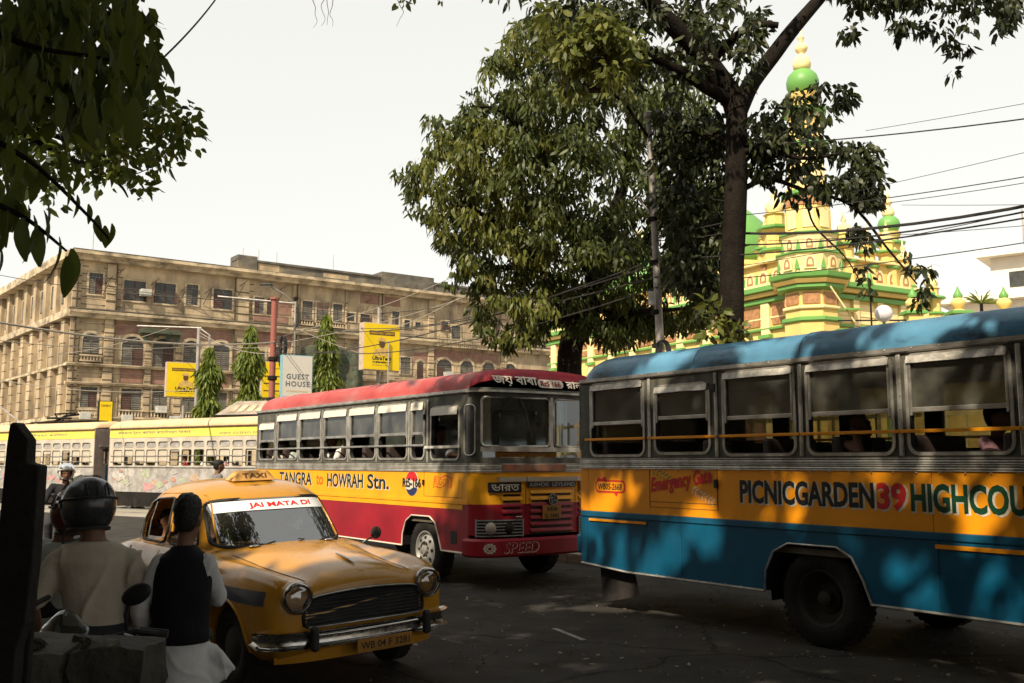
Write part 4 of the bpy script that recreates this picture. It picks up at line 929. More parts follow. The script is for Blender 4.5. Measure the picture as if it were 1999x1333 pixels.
# roof sign
b = MB(); xa, xb = -1.44, -1.24; z0 = 1.578
v0 = [(xa, -.22, z0), (xb, -.22, z0 - .012), (xb, .22, z0 - .012), (xa, .22, z0)]; v1 = [(xa + .045, -.15, z0 + .085), (xb - .045, -.15, z0 + .085), (xb - .045, .15, z0 + .085), (xa + .045, .15, z0 + .085)]
b.add(v0 + v1, [(3, 2, 1, 0), (4, 5, 6, 7), (0, 1, 5, 4), (1, 2, 6, 5), (2, 3, 7, 6), (3, 0, 4, 7)]); sg = b.build('roof_sign', M['taxi_sign'], taxi, bevel=0.008)
me = text_mesh('TAXI', 0.24, 0.05, bold=0.015, align='C')
nrm = Vector((0.097, 0, 0.045)).normalized(); upv = Vector((-0.045, 0, 0.097)).normalized()
me.transform(Matrix(((0, upv.x, nrm.x, -1.2585), (1, upv.y, nrm.y, 0.0), (0, upv.z, nrm.z, z0 + 0.0385), (0, 0, 0, 1)))); me.materials.append(M['brown_print']); link_mesh('lettering', me, None, sg)
# navy side stripe
for sgn in (-1, 1):
    b = MB(); X = [0.62 - 3.7 * k / 60 for k in range(61)]
    b.grid([[(x, sgn * (body_y(x, z) + 0.0035), z) for x in X] for z in (0.695, 0.73, 0.765, 0.80)]); b.build('side_stripe', M['navy'], taxi, smooth=180)
    # doors: shut lines, handles
    for dx in (-0.80, -1.56, -2.32):
        b = MB(); b.tube([(dx + (0.10 if dx < -2 and z < .6 else 0), sgn * (body_y(dx, z) + 0.001), z) for z in (.28, .4, .5, .6, .7, .8, .9, .96)], 0.005, 5); b.build('door_gap', M['groove'], taxi)
    for dx in (-1.42, -2.20):
        b = MB(); b.tube([(dx, sgn * (body_y(dx, .86) + .012), .865), (dx + .02, sgn * (body_y(dx, .86) + .03), .865), (dx + .12, sgn * (body_y(dx, .86) + .03), .865), (dx + .14, sgn * (body_y(dx, .86) + .01), .865)], 0.010, 6); b.build('door_handle', M['chrome'], taxi, smooth=60)
# bonnet shut lines, ornament and wipers
for sgn in (-1, 1):
    b = MB(); X = [0.66 - 1.1 * k / 16 for k in range(17)]
    b.tube([(x, sgn * (0.47 + 0.10 * (0.66 - x) / 1.1), body_z(x, 0.47 + 0.10 * (0.66 - x) / 1.1) + 0.001) for x in X], 0.005, 5); b.build('bonnet_gap', M['groove'], taxi)
    b = MB(); b.tube([cab_front(sgn * 0.10 - 0.05, 1.03, 0.03), cab_front(sgn * 0.30 - 0.16, 1.055, 0.03), cab_front(sgn * .40 - .32, 1.06, .03)], 0.006, 5)
    b.tube([cab_front(-0.12 + sgn * 0.28, 1.0, 0.03), cab_front(0.14 + sgn * 0.28, 1.055, 0.028)], 0.007, 5); b.build('wiper', M['black'], taxi)
    MB().ball((-.47, sgn * .36, 1.035), .035, .06, .012, 10, 6).build('washer_vent', M['chrome'], taxi, smooth=180)
b = MB(); b.tube([(x, 0, body_z(x, 0) + 0.012) for x in (.30, .40, .50, .60)], [.006, .012, .012, .005], 6); b.build('bonnet_ornament', M['chrome'], taxi, smooth=60)
MB().prism(rrect(-.022, -.022, .022, .022, .006), 0, .006, 'xy', Matrix.Translation((.705, 0, .872)) @ Matrix.Rotation(R(50), 4, 'Y')).build('bonnet_badge', M['maroon'], taxi)
# headlamps
for sgn in (-1, 1):
    hx, hy, hz = .735, sgn * .585, .75
    b = MB(); b.lathe([(.122, -.30), (.124, -.1), (.120, .02), (.110, .045), (.098, .05), (.094, .035)], 28, axis='x', c=(hx, hy, hz), cap=False); hd = b.build('headlamp', M['taxi'], taxi, smooth=50)
    MB().lathe([(.118, .012), (.123, .03), (.119, .052), (.104, .060), (.096, .05), (.096, .03)], 28, axis='x', c=(hx, hy, hz), cap=False).build('chrome_ring', M['chrome'], hd, smooth=60)
    MB().lathe([(.096, .03), (.08, -.01), (.04, -.04), (.001, -.045)], 24, axis='x', c=(hx, hy, hz), cap=False).build('reflector', M['chrome'], hd, smooth=180)
    MB().lathe([(.097, .042), (.085, .058), (.05, .070), (.001, .074)], 24, axis='x', c=(hx, hy, hz), cap=False).build('lens', M['lens'], hd, smooth=180)
    MB().lathe([(.001, .045), (.03, .042), (.04, .03), (.045, 0.0), (.045, -.06)], 18, axis='x', c=(.70, sgn * .60, .545), cap=False).build('indicator', M['amber_lens'], taxi, smooth=60)
    # door mirror
    b = MB(); b.tube([(-.62, sgn * .80, .96), (-.58, sgn * .90, 1.02)], .008, 5); b.lathe([(.001, -.012), (.055, -.01), (.06, 0), (.001, .004)], 14, axis='x', c=(-.57, sgn * .92, 1.05)); b.build('door_mirror', M['chrome'], taxi, smooth=60)
# grille
def gx(y): return .765 + 0.012 * (1 - (y / .53) ** 2)
top = [(-.50 + 1.0 * k / 14, .735 + .032 * (1 - ((-.50 + 1.0 * k / 14) / .5) ** 2)) for k in range(15)]
bot = [(.53 - 1.06 * k / 14, .530 + 0.0 * k) for k in range(15)]
outl = [(.515, .60), (.50, .70)]
gp = [(-.53, .545), (-.535, .60), (-.525, .68), (-.50, .725)] + top[1:-1] + [(.50, .725), (.525, .68), (.535, .60), (.53, .545)] + [(.50, .53)] + [(.5 - k * .1, .528) for k in range(1, 10)] + [(-.50, .53)]
b = MB(); b.add([(gx(p[0]) - .006, p[0], p[1]) for p in gp], [tuple(range(len(gp)))]); gr = b.build('grille', M['black'], taxi)
b = MB(); b.tube([(gx(p[0]), p[0], p[1]) for p in gp], .015, 6, closed=True); b.build('grille_surround', M['black'], gr, smooth=60)
b = MB(); b.tube([(gx(p[0]) + .012, p[0], p[1] + .006) for p in gp[3:19]], .007, 6); b.tube([(gx(p[0]) + .012, p[0], p[1] - .006) for p in gp[21:]], .006, 6); b.build('grille_bright_trim', M['alu_dark'], gr, smooth=60)
for k in range(7):
    z = .555 + k * .026; hw = .52 if z < .69 else .49
    b = MB(); b.tube([(gx(y) + .002, y, z) for y in [-hw + 2 * hw * q / 8 for q in range(9)]], .006, 5); b.build('grille_bar', M['rubber'], gr)
# bumpers
def bumper(path, parent_name, zc):
    prof = [(-.015, -.062), (.012, -.058), (.030, -.035), (.022, 0.0), (.030, .035), (.012, .058), (-.015, .062)]
    b = MB(); P = []
    n = len(path)
    for i, p in enumerate(path):
        t = (Vector(path[min(i + 1, n - 1)]) - Vector(path[max(i - 1, 0)])).normalized(); nr = Vector((t.y, -t.x, 0))
        k = 1.0 if 0 < i < n - 1 else 0.55
        P.append([(p[0] + nr.x * q[0], p[1] + nr.y * q[0], zc + q[1] * k) for q in prof])
    b.grid(P); return b.build(parent_name, M['chrome'], taxi, smooth=60)
fp = [(.50, .845), (.62, .835), (.72, .80), (.79, .72), (.835, .58), (.855, .3), (.86, 0), (.855, -.3), (.835, -.58), (.79, -.72), (.72, -.80), (.62, -.835), (.50, -.845)]
fb_ = bumper(fp, 'front_bumper', .45)
for sgn in (-1, 1):
    MB().box(.845, sgn * .50 - .03, .365, .905, sgn * .50 + .03, .545).build('overrider', M['rubber'], fb_, bevel=.02)
b = MB(); b.tube([(.885 - .04 * (y / .5) ** 2, y, .475) for y in [-.48 + .96 * k / 8 for k in range(9)]], .012, 6); b.build('bumper_bar', M['chrome'], fb_, smooth=60)
bumper([(-(p[0]) * 0.9 - 2.76, -p[1] * 0.90) for p in fp], 'rear_bumper', .46)
# valance below the bumper
b = MB(); b.grid([[(.60 + .12 * (1 - (y / .72) ** 4), y, z) for y in [-.70 + 1.4 * k / 12 for k in range(13)]] for z in (.26, .42)]); b.build('front_valance', M['taxi'], taxi)
MB().box(.868, -.14, .30, .880, .36, .40).build('number_plate', M['plate_yellow'], taxi, bevel=.004)
put_text('WB 04 F 3281', Matrix(((0, 0, 1, .883), (1, 0, 0, -.11), (0, 1, 0, .322), (0, 0, 0, 1))), M['black_letter'], taxi, .44, .055, bold=.01)
# wheels
for wx in (0.0, -2.464):
    for sgn in (-1, 1):
        wheel(taxi, wx, sgn * .69, .315, .315, .17, 'rim_dark', 'cap', sgn)
# interior: floor, seats, wheel
MB().box(-2.6, -.68, .30, -.55, .68, .36).build('floor', M['black'], taxi)
MB().box(-.78, -.66, .75, -.60, .66, 1.0).build('dashboard', M['black'], taxi, bevel=.03)
b = MB(); b.box(-1.65, -.62, .36, -1.15, .62, .62); b.box(-1.72, -.62, .5, -1.58, .62, 1.08); b.build('front_seat', M['seat'], taxi, bevel=.04)
b = MB(); b.box(-2.5, -.62, .36, -2.0, .62, .62); b.box(-2.6, -.62, .5, -2.44, .62, 1.10); b.build('rear_seat', M['seat'], taxi, bevel=.04)
b = MB(); b.tube([(-.98 + .06 * math.sin(a), -.36 + .19 * math.cos(a), .98 + .17 * math.sin(a)) for a in [2 * math.pi * k / 20 for k in range(20)]], .012, 6, closed=True); b.build('steering_wheel', M['black'], taxi)
b = MB(); b.tube([(-.98, 0, 1.36), (-1.0, 0, 1.30)], .006, 5); b.box(-1.02, -.11, 1.27, -1.0, .11, 1.33); b.build('rear_view_mirror', M['black'], taxi, bevel=.008)
MB().ball((-.95, .12, 1.18), .02, .03, .06, 8, 6).build('hanging_charm', M['red_letter'], taxi, smooth=180)
# ---------------------------------------------------------------- tram cars
TRAM_RZ = math.atan2(-TD.y, -TD.x)          # x runs right and towards the camera, y = behind
def tram_t(px):                              # distance along the track of a pixel column, measured as x in tram direction from TR0
    d = ray(px, 900); k = d.x / d.y
    # TR0.x - t*TD... point = TR0 - TD*s ; X = k*Y
    return (k * TR0.y - TR0.x) / (-TD.x + k * TD.y)
def tram_car(label, x0, length, n_win, first, blank=None, end_detail=False):
    p = TR0 - TD * x0
    t = thing('tram_car', label, 'tram', (p.x, p.y, 0), TRAM_RZ, 'tram cars on the track')
    Lx, W = length, 2.05
    z_f, z_w0, z_w1, z_v0, z_v1, z_y0, z_y1 = 0.62, 1.60, 2.16, 2.26, 2.46, 2.62, 2.96
    MB().box(0, 0, z_f, Lx, 0.05, z_w0 - 0.04).build('lower_panel', M['tram_grey'], t)
    MB().box(0, W - 0.05, z_f, Lx, W, z_w0 - 0.04).build('lower_panel', M['tram_grey'], t)
    pitch = (Lx - 0.35) / n_win
    for k in range(n_win):
        u0 = 0.18 + k * pitch; a, c = u0 + 0.075, u0 + pitch - 0.075
        for far in (0, 1):
            Mf = Matrix.Translation((0, W, 0)) @ Matrix.Scale(-1, 4, (0, 1, 0)) if far else I4
            w = MB().window_plate((u0, z_w0 - 0.04, u0 + pitch, z_v0 - 0.05), (a, z_w0, c, z_w1), 0.05, 0.0, 0.05, M=Mf).build('window', M['cream'], t)
            MB().window_plate((u0, z_v0 - 0.05, u0 + pitch, z_y0), (a, z_v0, c, z_v1), 0.075, 0.0, 0.05, M=Mf).build('window_head', M['cream'], w)
            if not far:
                MB().box(a - 0.01, 0.035, z_v0 - 0.01, c + 0.01, 0.045, z_v1 + 0.01).build('vent_shutter', M['tram_grey'], w)
                MB().holed(rrect(a - 0.012, z_v0 - 0.012, c + 0.012, z_v1 + 0.012, 0.08), rrect(a + 0.004, z_v0 + 0.004, c - 0.004, z_v1 - 0.004, 0.07), -0.008, 0.01).build('vent_moulding', M['tram_grey'], w)
                d = random.choice([0.0, 0.06, 0.12, 0.25, 0.4]) if blank is None or k not in blank else 0.45
                if d: MB().box(a, 0.02, z_w1 - d, c, 0.03, z_w1).build('shutter', M['cream'], w)
                MB().holed(rrect(a - 0.012, z_w0 - 0.012, c + 0.012, z_w1 + 0.012, 0.06), rrect(a + 0.006, z_w0 + 0.006, c - 0.006, z_w1 - 0.006, 0.05), -0.008, 0.012).build('window_moulding', M['shutter'], w)
    MB().box(0, 0, z_w0 - 0.04, 0.18, 0.05, z_y0).build('corner_panel', M['cream'], t); MB().box(Lx - 0.17, 0, z_w0 - 0.04, Lx, 0.05, z_y0).build('corner_panel', M['cream'], t)
    MB().box(0, W - .05, z_w0 - 0.04, 0.18, W, z_y0).build('corner_panel', M['cream'], t); MB().box(Lx - 0.17, W - .05, z_w0 - 0.04, Lx, W, z_y0).build('corner_panel', M['cream'], t)
    for z in (1.73, 1.95): MB().box(0.1, -0.03, z - 0.010, Lx - 0.1, -0.014, z + 0.010).build('guard_bar', M['alu'], t)
    MB().box(0.0, -0.012, z_y0, Lx, 0.05, z_y1).build('advert_board', M['tram_yellow'], t)
    MB().box(0.0, W - 0.05, z_y0, Lx, W, z_y1).build('advert_board', M['tram_yellow'], t)
    MB().box(-0.0, -0.035, z_w0 - 0.075, Lx, 0.0, z_w0 - 0.045).build('waist_rail', M['tram_grey'], t)
    # roof
    prof = [(-0.05, z_y1), (-0.06, z_y1 + 0.06), (-0.02, z_y1 + 0.17), (0.15, z_y1 + 0.27), (0.5, z_y1 + 0.33), (W / 2, z_y1 + 0.36)]
    prof = prof + [(W - y, z) for y, z in prof[-2::-1]]
    rows = []
    for x, k in ((0.0, 0.0), (0.03, 0.5), (0.10, 0.8), (0.25, 1.0)) + tuple((0.25 + (Lx - 0.5) * q / 8, 1.0) for q in range(1, 9)) + ((Lx - 0.10, 0.8), (Lx - 0.03, 0.5), (Lx, 0.0)):
        rows.append([(x, y, z_y1 + (z - z_y1) * (0.3 + 0.7 * k) + 0.008 * noise.noise((x * 2, y, 3))) for y, z in prof])
    MB().grid(rows).build('roof', M['cream_roof'], t, smooth=50)
    MB().tube([(0.0, -0.065, z_y1 + 0.012), (Lx, -0.065, z_y1 + 0.012)], 0.018, 6).build('roof_edge', M['brick'], t)
    # ends
    for x0_, sg in ((0.0, -1), (Lx, 1)):
        a, c = (x0_ - 0.04, x0_) if sg < 0 else (x0_, x0_ + 0.04)
        e = MB().window_plate((0.0, z_f, W, z_y1 + 0.05), (0.35, 1.65, W - 0.35, 2.25), 0.06, a, c, 'yz').build('end_panel', M['tram_end'], t)
        q = x0_ + sg * 0.045
        MB().box(min(q, q + sg * 0.012), 0.50, z_f, max(q, q + sg * 0.012), 1.55, 1.60).build('end_door', M['tram_door'], e)
        MB().box(min(q, q + sg * .03), 0.2, 2.30, max(q, q + sg * .03), 1.85, 2.36).build('end_rail', M['alu_dark'], e)
        MB().box(min(q, q + sg * .05), 0.85, 2.42, max(q, q + sg * .05), 1.15, 2.5).build('end_lamp', M['black'], e)
    # underframe, bogies
    b = MB(); b.box(0.1, 0.04, 0.40, Lx - 0.1, W - 0.04, z_f - 0.003); b.build('underframe', M['tram_under'], t)
    for bx in (1.6, Lx - 1.6):
        b = MB(); b.box(bx - 0.85, 0.10, 0.22, bx + 0.85, 0.18, 0.40); b.box(bx - 0.12, 0.04, 0.15, bx + 0.12, 0.12, 0.38); b.build('bogie_frame', M['tram_under'], t)
        for wx in (bx - 0.55, bx + 0.55):
            MB().lathe([(0.001, -.05), (.1, -.05), (.26, -.03), (.31, -.03), (.31, .06), (.001, .06)], 20, axis='y', c=(wx, 0.22, 0.32)).build('tram_wheel', M['steel'], t, smooth=40)
    MB().box(0.0, 0.004, 0.10, Lx, 0.016, 0.618).build('lifeguard_board', M['tram_under'], t)
    MB().box(0.05, 0.06, 0.9, Lx - .05, W - .06, 0.95).build('floor', M['tram_under'], t); MB().box(0.05, 0.06, z_y1 - .02, Lx - .05, W - .06, z_y1 - 0.01).build('ceiling', M['cream'], t)
    # torn posters on the lower panel
    ps = ['poster_white', 'poster_red', 'poster_pink', 'poster_green', 'poster_blue', 'poster_orange', 'poster_grey', 'poster_white', 'poster_grey']
    for k in range(34):
        cx, cz = random.uniform(0.3, Lx - 0.3), random.choice([random.uniform(0.75, 1.1), random.uniform(1.0, 1.45)]); sz = random.uniform(0.10, 0.34); n = random.randint(4, 6)
        pts = []
        for q in range(n):
            a = 2 * math.pi * q / n; rr = sz * random.uniform(0.55, 1.1); pts.append((cx + rr * 1.3 * math.cos(a), min(1.52, max(z_f + .02, cz + rr * 0.6 * math.sin(a)))))
        MB().prism(pts, -0.004 - 0.0009 * k / 2, -0.0005).build('torn_poster', M[random.choice(ps)], t)
    return t
tl = tram_t(213)
t2 = tram_car('cream tram car with yellow advert board half hidden by the red bus', tl, 9.0, 13, 0, blank=(0, 3))
put_text('কলকাতা ট্রাম পরিবহন পশ্চিমবঙ্গ সরকার', SIDE(0.5, 2.72, -0.016), M['sign_text'], t2, 4.2, 0.15)
put_text('www.ctctram.com', SIDE(6.2, 2.68, -0.016), M['sign_text'], t2, 2.2, 0.08); put_text('276', SIDE(3.40, 2.44, -0.006) , M['sign_text'], t2, 0.3, 0.14)
t1 = tram_car('cream tram car with yellow advert board at the left edge of the street', tl - 10.0, 9.0, 13, 0, blank=(12,))
put_text('পশ্চিমবঙ্গ পরিবহন', SIDE(4.0, 2.72, -0.016), M['sign_text'], t1, 3.2, 0.13)
# trolley gear on the roof of the left car
b = MB(); b.box(3.6, 0.55, 3.34, 7.6, 1.5, 3.39)
b.build('trolley_board', M['tram_under'], t1)
b = MB(); b.tube([(4.6, 1.0, 3.4), (5.4, 1.0, 3.62), (6.3, 1.0, 3.66)], 0.05, 6); b.tube([(4.4, 0.8, 3.55), (6.1, 0.8, 3.50)], 0.045, 6); b.tube([(4.8, 1.2, 3.4), (5.2, 1.2, 3.75)], 0.03, 5); b.tube([(5.0, 1.0, 3.40), (4.6, 1.0, 3.72), (6.2, 0.9, 3.72)], 0.035, 5); b.build('trolley_gear', M['tram_under'], t1)
b = MB(); b.tube([(2.2, 1.0, 3.36), (-2.5, 1.1, 5.3)], 0.035, 6); b.build('trolley_pole', M['pole_grey'], t1)

# ---------------------------------------------------------------- the long ochre building
KS = 1.2                                      # everything measured at 62 m, built at 74 m
C0 = at_y(132, 900, 62.0 * KS); C0.z = 0
BLD_RZ = math.atan2(BN.y, BN.x)               # x along the facade to the right, y into the building
bld = thing('colonial_building', 'long weathered ochre colonial office building with arched windows and cornices', 'building', (C0.x, C0.y, 0), BLD_RZ)
def fz(z): return CAM_H + (z - CAM_H) * KS
LF = 62 * KS; DEP = 30
def facade_mat(i): return Matrix.Identity(4)
TOP = fz(15.1)
MB().box(0, 0.35, 0, LF, DEP, TOP).build('wall', M['plaster'], bld)
def opening(x0, x1, z0, z1, kind, parent=bld, fr='plaster_trim'):
    """a window bay: recessed pane, surround, shutters; coordinates already in metres on the facade (y=0.35 plane)"""
    arch = kind in ('arch', 'archb')
    hw = (x1 - x0) / 2; cx = (x0 + x1) / 2
    if arch:
        pts = [(x0, z0), (x1, z0)] + [(cx + hw * math.cos(a), z1 - hw * 0.9 + hw * 0.9 * math.sin(a)) for a in [math.pi * k / 10 for k in range(11)]]
        out = [(x0 - .22, z0 - 0.0), (x1 + .22, z0 - 0.0)] + [(cx + (hw + .22) * math.cos(a), z1 - hw * 0.9 + (hw * 0.9 + .25) * math.sin(a)) for a in [math.pi * k / 10 for k in range(11)]]
    else:
        pts = [(x0, z0), (x1, z0), (x1, z1), (x0, z1)]; out = [(x0 - .16, z0 - .12), (x1 + .16, z0 - .12), (x1 + .16, z1 + .14), (x0 - .16, z1 + .14)]
    w = MB().holed(out, pts, 0.27, 0.352).build('window', M[fr], parent)
    MB().prism(pts, 0.335, 0.345).build('pane', M['pane_dark'], w)
    n = max(1, int(round((z1 - z0) / 0.14)))
    if kind in ('shut', 'arch', 'archb', 'half'):
        parts_ = [(x0, cx - .03), (cx + .03, x1)]
        zt = z1 - (hw * 0.9 if arch else 0.35); zl_ = z0
        for qi, (a, c) in enumerate(parts_):
            if kind == 'half' and qi == 1: continue
            lv = MB(); lv.box(a, 0.30, zl_, a + .05, 0.335, zt); lv.box(c - .05, 0.30, zl_, c, 0.335, zt)
            for k in range(int((zt - zl_) / 0.17)):
                z = zl_ + 0.04 + k * 0.17; lv.add([(a + .05, 0.305, z), (c - .05, 0.305, z), (c - .05, 0.33, z + .13), (a + .05, 0.33, z + .13)], [(0, 1, 2, 3)])
            lv.build('shutter', M[random.choice(['shutter', 'shutter', 'shutter_brown'])], w)
        MB().box(x0, 0.305, zt, x1, 0.33, zt + .06).build('transom', M['shutter'], w)
        for k in range(1, 4):
            if not arch: MB().box(x0 + (x1 - x0) * k / 4 - .02, 0.31, zt + .06, x0 + (x1 - x0) * k / 4 + .02, 0.33, z1).build('glazing_bar', M['shutter'], w)
    elif kind == 'open':
        for (a, c) in ((x0, x0 + .06), (x1 - .06, x1), (cx - .04, cx + .04)): MB().box(a, 0.29, z0, c, 0.335, z1).build('frame_post', M['shutter_brown'], w)
        MB().box(x0, 0.29, z0 + (z1 - z0) * .58, x1, 0.335, z0 + (z1 - z0) * .58 + .06).build('transom', M['shutter'], w)
        MB().box(x0 - .05, -0.02, z0, x0 + .01, 0.30, z0 + (z1 - z0) * .56).build('shutter', M['shutter_brown'], w); MB().box(x1 - .01, -0.02, z0, x1 + .05, 0.30, z0 + (z1 - z0) * .56).build('shutter', M['shutter_brown'], w)
    return w
def balustrade(x0, x1, z0, z1, parent=bld, y=0.12):
    o = MB().box(x0, y - .05, z1 - .10, x1, y + .12, z1).build('balustrade', M['plaster_trim'], parent)
    MB().box(x0, y - .05, z0, x1, y + .15, z0 + .12).build('balustrade_base', M['plaster_trim'], o)
    n = max(2, int((x1 - x0) / 0.22))
    me = MB().lathe([(.04, 0), (.075, .25), (.04, .6), (.05, 1.0)], 6).mesh('baluster', M['plaster_trim'])
    for k in range(n): link_mesh('baluster', me, None, o, loc=(x0 + (k + .5) * (x1 - x0) / n, y + .03, z0 + .12), scale=(1, 1, z1 - .10 - z0 - .12))
    return o
def K(a): return a * KS
# top row
rowC = [(0.75, 1.6, 12.6, 14.0, 'shut'), (2.95, 4.35, 12.4, 13.75, 'open'), (4.95, 6.35, 12.4, 13.8, 'open'), (7.1, 7.9, 12.5, 13.9, 'half'), (9.0, 10.35, 12.4, 13.8, 'half')]
for (a, c, z0, z1, k) in rowC: opening(K(a), K(c), fz(z0), fz(z1), k)
for (a, c, z0, z1, k) in [(12.0, 12.7, 12.3, 13.5, 'shut'), (12.95, 13.6, 12.3, 13.5, 'shut'), (15.7, 16.5, 12.0, 13.6, 'shut'), (16.85, 17.8, 12.0, 13.6, 'shut'), (18.2, 18.95, 12.0, 13.6, 'shut'), (19.35, 20.0, 12.4, 13.0, 'plain'), (20.5, 21.3, 12.4, 13.0, 'open'), (23.3, 23.9, 12.3, 13.5, 'half'), (24.4, 24.9, 12.3, 12.9, 'plain'), (25.4, 25.9, 12.4, 12.8, 'plain'), (27.9, 28.5, 12.4, 13.1, 'open'), (28.85, 29.7, 11.7, 12.8, 'shut'), (31, 31.9, 12.2, 13.4, 'shut'), (33, 33.9, 12.2, 13.4, 'shut'), (35.4, 36.4, 12.2, 13.4, 'shut')]:
    opening(K(a), K(c), fz(z0), fz(z1), k)
for (a, c) in ((15.55, 16.6), (16.75, 17.9), (18.05, 19.1)): balustrade(K(a), K(c), fz(11.75), fz(12.2), y=0.14)
# middle row, arched; lower row
for (a, c, z0, z1, k) in [(0.55, 1.6, 8.7, 10.0, 'arch'), (3.0, 4.4, 8.0, 10.0, 'arch'), (5.0, 6.4, 8.0, 10.0, 'arch'), (7.05, 8.1, 8.3, 10.0, 'arch'), (9.1, 10.3, 8.1, 10.05, 'arch'), (12.3, 12.9, 8.3, 9.6, 'shut'), (13.4, 14.2, 8.3, 10.0, 'arch'), (24.1, 25.0, 8.6, 9.9, 'shut'), (25.6, 26.2, 8.3, 9.7, 'arch'), (27.45, 28.9, 8.0, 10.0, 'arch'), (29.75, 31.0, 8.0, 10.0, 'arch'), (31.95, 33.2, 8.0, 10.0, 'arch'), (34.2, 35.4, 8.0, 10, 'arch')]:
    opening(K(a), K(c), fz(z0), fz(z1), k)
for (a, c, z0, z1, k) in [(0.6, 1.6, 5.2, 6.5, 'shut'), (3.1, 4.4, 4.7, 6.5, 'shut'), (5.1, 6.1, 4.7, 6.55, 'shut'), (7.1, 8.0, 4.7, 6.2, 'shut'), (9.1, 10.2, 4.7, 6.5, 'shut'), (12.2, 13.2, 4.8, 6.4, 'shut'), (14.0, 15.0, 4.8, 6.4, 'shut'), (20.4, 21.4, 4.8, 6.4, 'shut'), (22.5, 23.5, 4.8, 6.4, 'shut'), (24.6, 25.6, 5.0, 6.6, 'half'), (27.5, 28.8, 4.8, 6.5, 'shut'), (29.8, 31, 4.8, 6.5, 'shut')]:
    opening(K(a), K(c), fz(z0), fz(z1), k)
for (a, c) in ((0.4, 1.8), (2.9, 4.5), (4.95, 6.2), (6.9, 8.2), (9.0, 10.4)): balustrade(K(a), K(c), fz(4.55), fz(5.1), y=0.02)
balustrade(K(0.4), K(1.75), fz(8.15), fz(8.6), y=0.10)
balustrade(K(27.2), K(33.4), fz(10.95), fz(11.5), y=-0.25)
# brick infill panels
for (a, c, z0, z1) in ((3.0, 4.42, 6.9, 7.8), (5.05, 6.4, 6.9, 7.8), (7.0, 8.15, 6.9, 7.8), (9.1, 10.3, 6.9, 7.8), (2.5, 6.6, 10.05, 10.9), (6.7, 10.4, 10.1, 10.9), (12.0, 14.6, 11.75, 12.25), (13.6, 14.8, 12.4, 13.4), (10.8, 15.0, 10.0, 11.1), (16.85, 17.8, 13.0, 13.6), (27.2, 33.6, 9.9, 10.75), (25.3, 26.6, 9.6, 10.4), (20.5, 24.0, 13.9, 14.6), (22.0, 25.0, 6.9, 8.0)):
    MB().box(K(a), 0.315, fz(z0), K(c), 0.36, fz(z1)).build('brick_panel', M['brick'], bld)
# pilasters with joints
def pilaster(a, c, z0, z1, proud=0.0):
    p = MB().box(K(a), 0.14 - proud, z0, K(c), 0.36, z1).build('pilaster', M['plaster'], bld)
    n = int((z1 - z0) / 0.62)
    for k in range(1, n):
        z = z0 + k * 0.62; MB().box(K(a) - .01, 0.128 - proud, z - .045, K(c) + .01, 0.2, z + .045).build('joint', M['groove'], p)
    return p
for (a, c) in ((-0.25, 0.28), (1.85, 2.45), (10.55, 11.55), (26.6, 27.1), (33.8, 34.3)):
    pilaster(a, c, 0, fz(11.0)); pilaster(a, c, fz(11.65), fz(14.7))
for (a, c) in ((4.5, 4.9), (6.5, 6.95), (8.3, 8.95)): pilaster(a, c, 0, fz(9.6))
for (a, c) in ((14.9, 15.4), (19.2, 19.3), (22.1, 22.5)): pilaster(a, c, 0, fz(14.7))
for (a, c) in ((28.95, 29.65), (31.1, 31.85), (33.3, 33.75)): pilaster(a, c, 0, fz(9.4))
# rusticated courses across plain walling
for z in np.arange(fz(11.9), fz(14.6), 0.6):
    for (a, c) in ((0.28, 0.7), (1.65, 1.85), (11.6, 11.95), (2.5, 2.9)): MB().box(K(a), 0.335, z - .03, K(c), 0.36, z + .03).build('joint', M['groove'], bld)
for z in np.arange(fz(2.2), fz(10.8), 0.6):
    for (a, c) in ((0.28, 0.45), (1.7, 1.85), (11.6, 12.1), (20.0, 20.3), (23.6, 24.0)): MB().box(K(a), 0.335, z - .03, K(c), 0.36, z + .03).build('joint', M['groove'], bld)
# string courses and cornices, each a bevelled run
def cornice(z, h, out_, name='cornice', m='plaster_trim', x0=-0.5, x1=LF):
    b = MB(); b.prism([(0.36, z), (-out_ * .35, z), (-out_ * .45, z + h * .3), (-out_ * .8, z + h * .55), (-out_, z + h * .62), (-out_, z + h), (0.36, z + h)], x0 - out_ * 0.0, x1, 'yz'); return b.build(name, M[m], bld)
cornice(fz(11.0), 0.55, 0.35); cornice(fz(11.45), 0.18, 0.15, 'string_course', 'soot'); cornice(fz(14.75), 0.65, 0.75); cornice(fz(7.85), 0.22, 0.12, 'string_course'); cornice(fz(6.65), 0.2, 0.10, 'string_course'); cornice(fz(4.35), 0.3, 0.2, 'string_course'); cornice(fz(15.3), 0.12, 0.55, 'cornice_cap', 'soot', x1=K(10.4))
# parapet: plain on the left, sooty attic to the right with raised blocks
MB().box(K(10.55), 0.0, TOP + .2, LF, 1.0, fz(16.0)).build('parapet', M['soot'], bld); MB().box(K(10.45), -0.12, fz(16.0), LF, 1.1, fz(16.15)).build('parapet_coping', M['soot'], bld)
for (a, c, z) in ((10.5, 12.0, 16.4), (22.1, 26.9, 16.5)): MB().box(K(a), -.15, TOP + .3, K(c), 1.6, fz(z)).build('attic_block', M['soot'], bld, bevel=.05)
MB().box(K(12.1), -.01, fz(15.45), K(13.7), .2, fz(15.95)).build('parapet_panel', M['plaster'], bld); MB().box(K(17.2), -.01, fz(15.5), K(19.3), .2, fz(15.85)).build('parapet_panel', M['plaster'], bld)
b = MB(); b.lathe([(.35, 0), (.38, .1), (.35, .55), (.1, .7)], 12, c=(K(11.8), 2.2, fz(16.2))); b.build('water_tank', M['sign_blue'], bld)
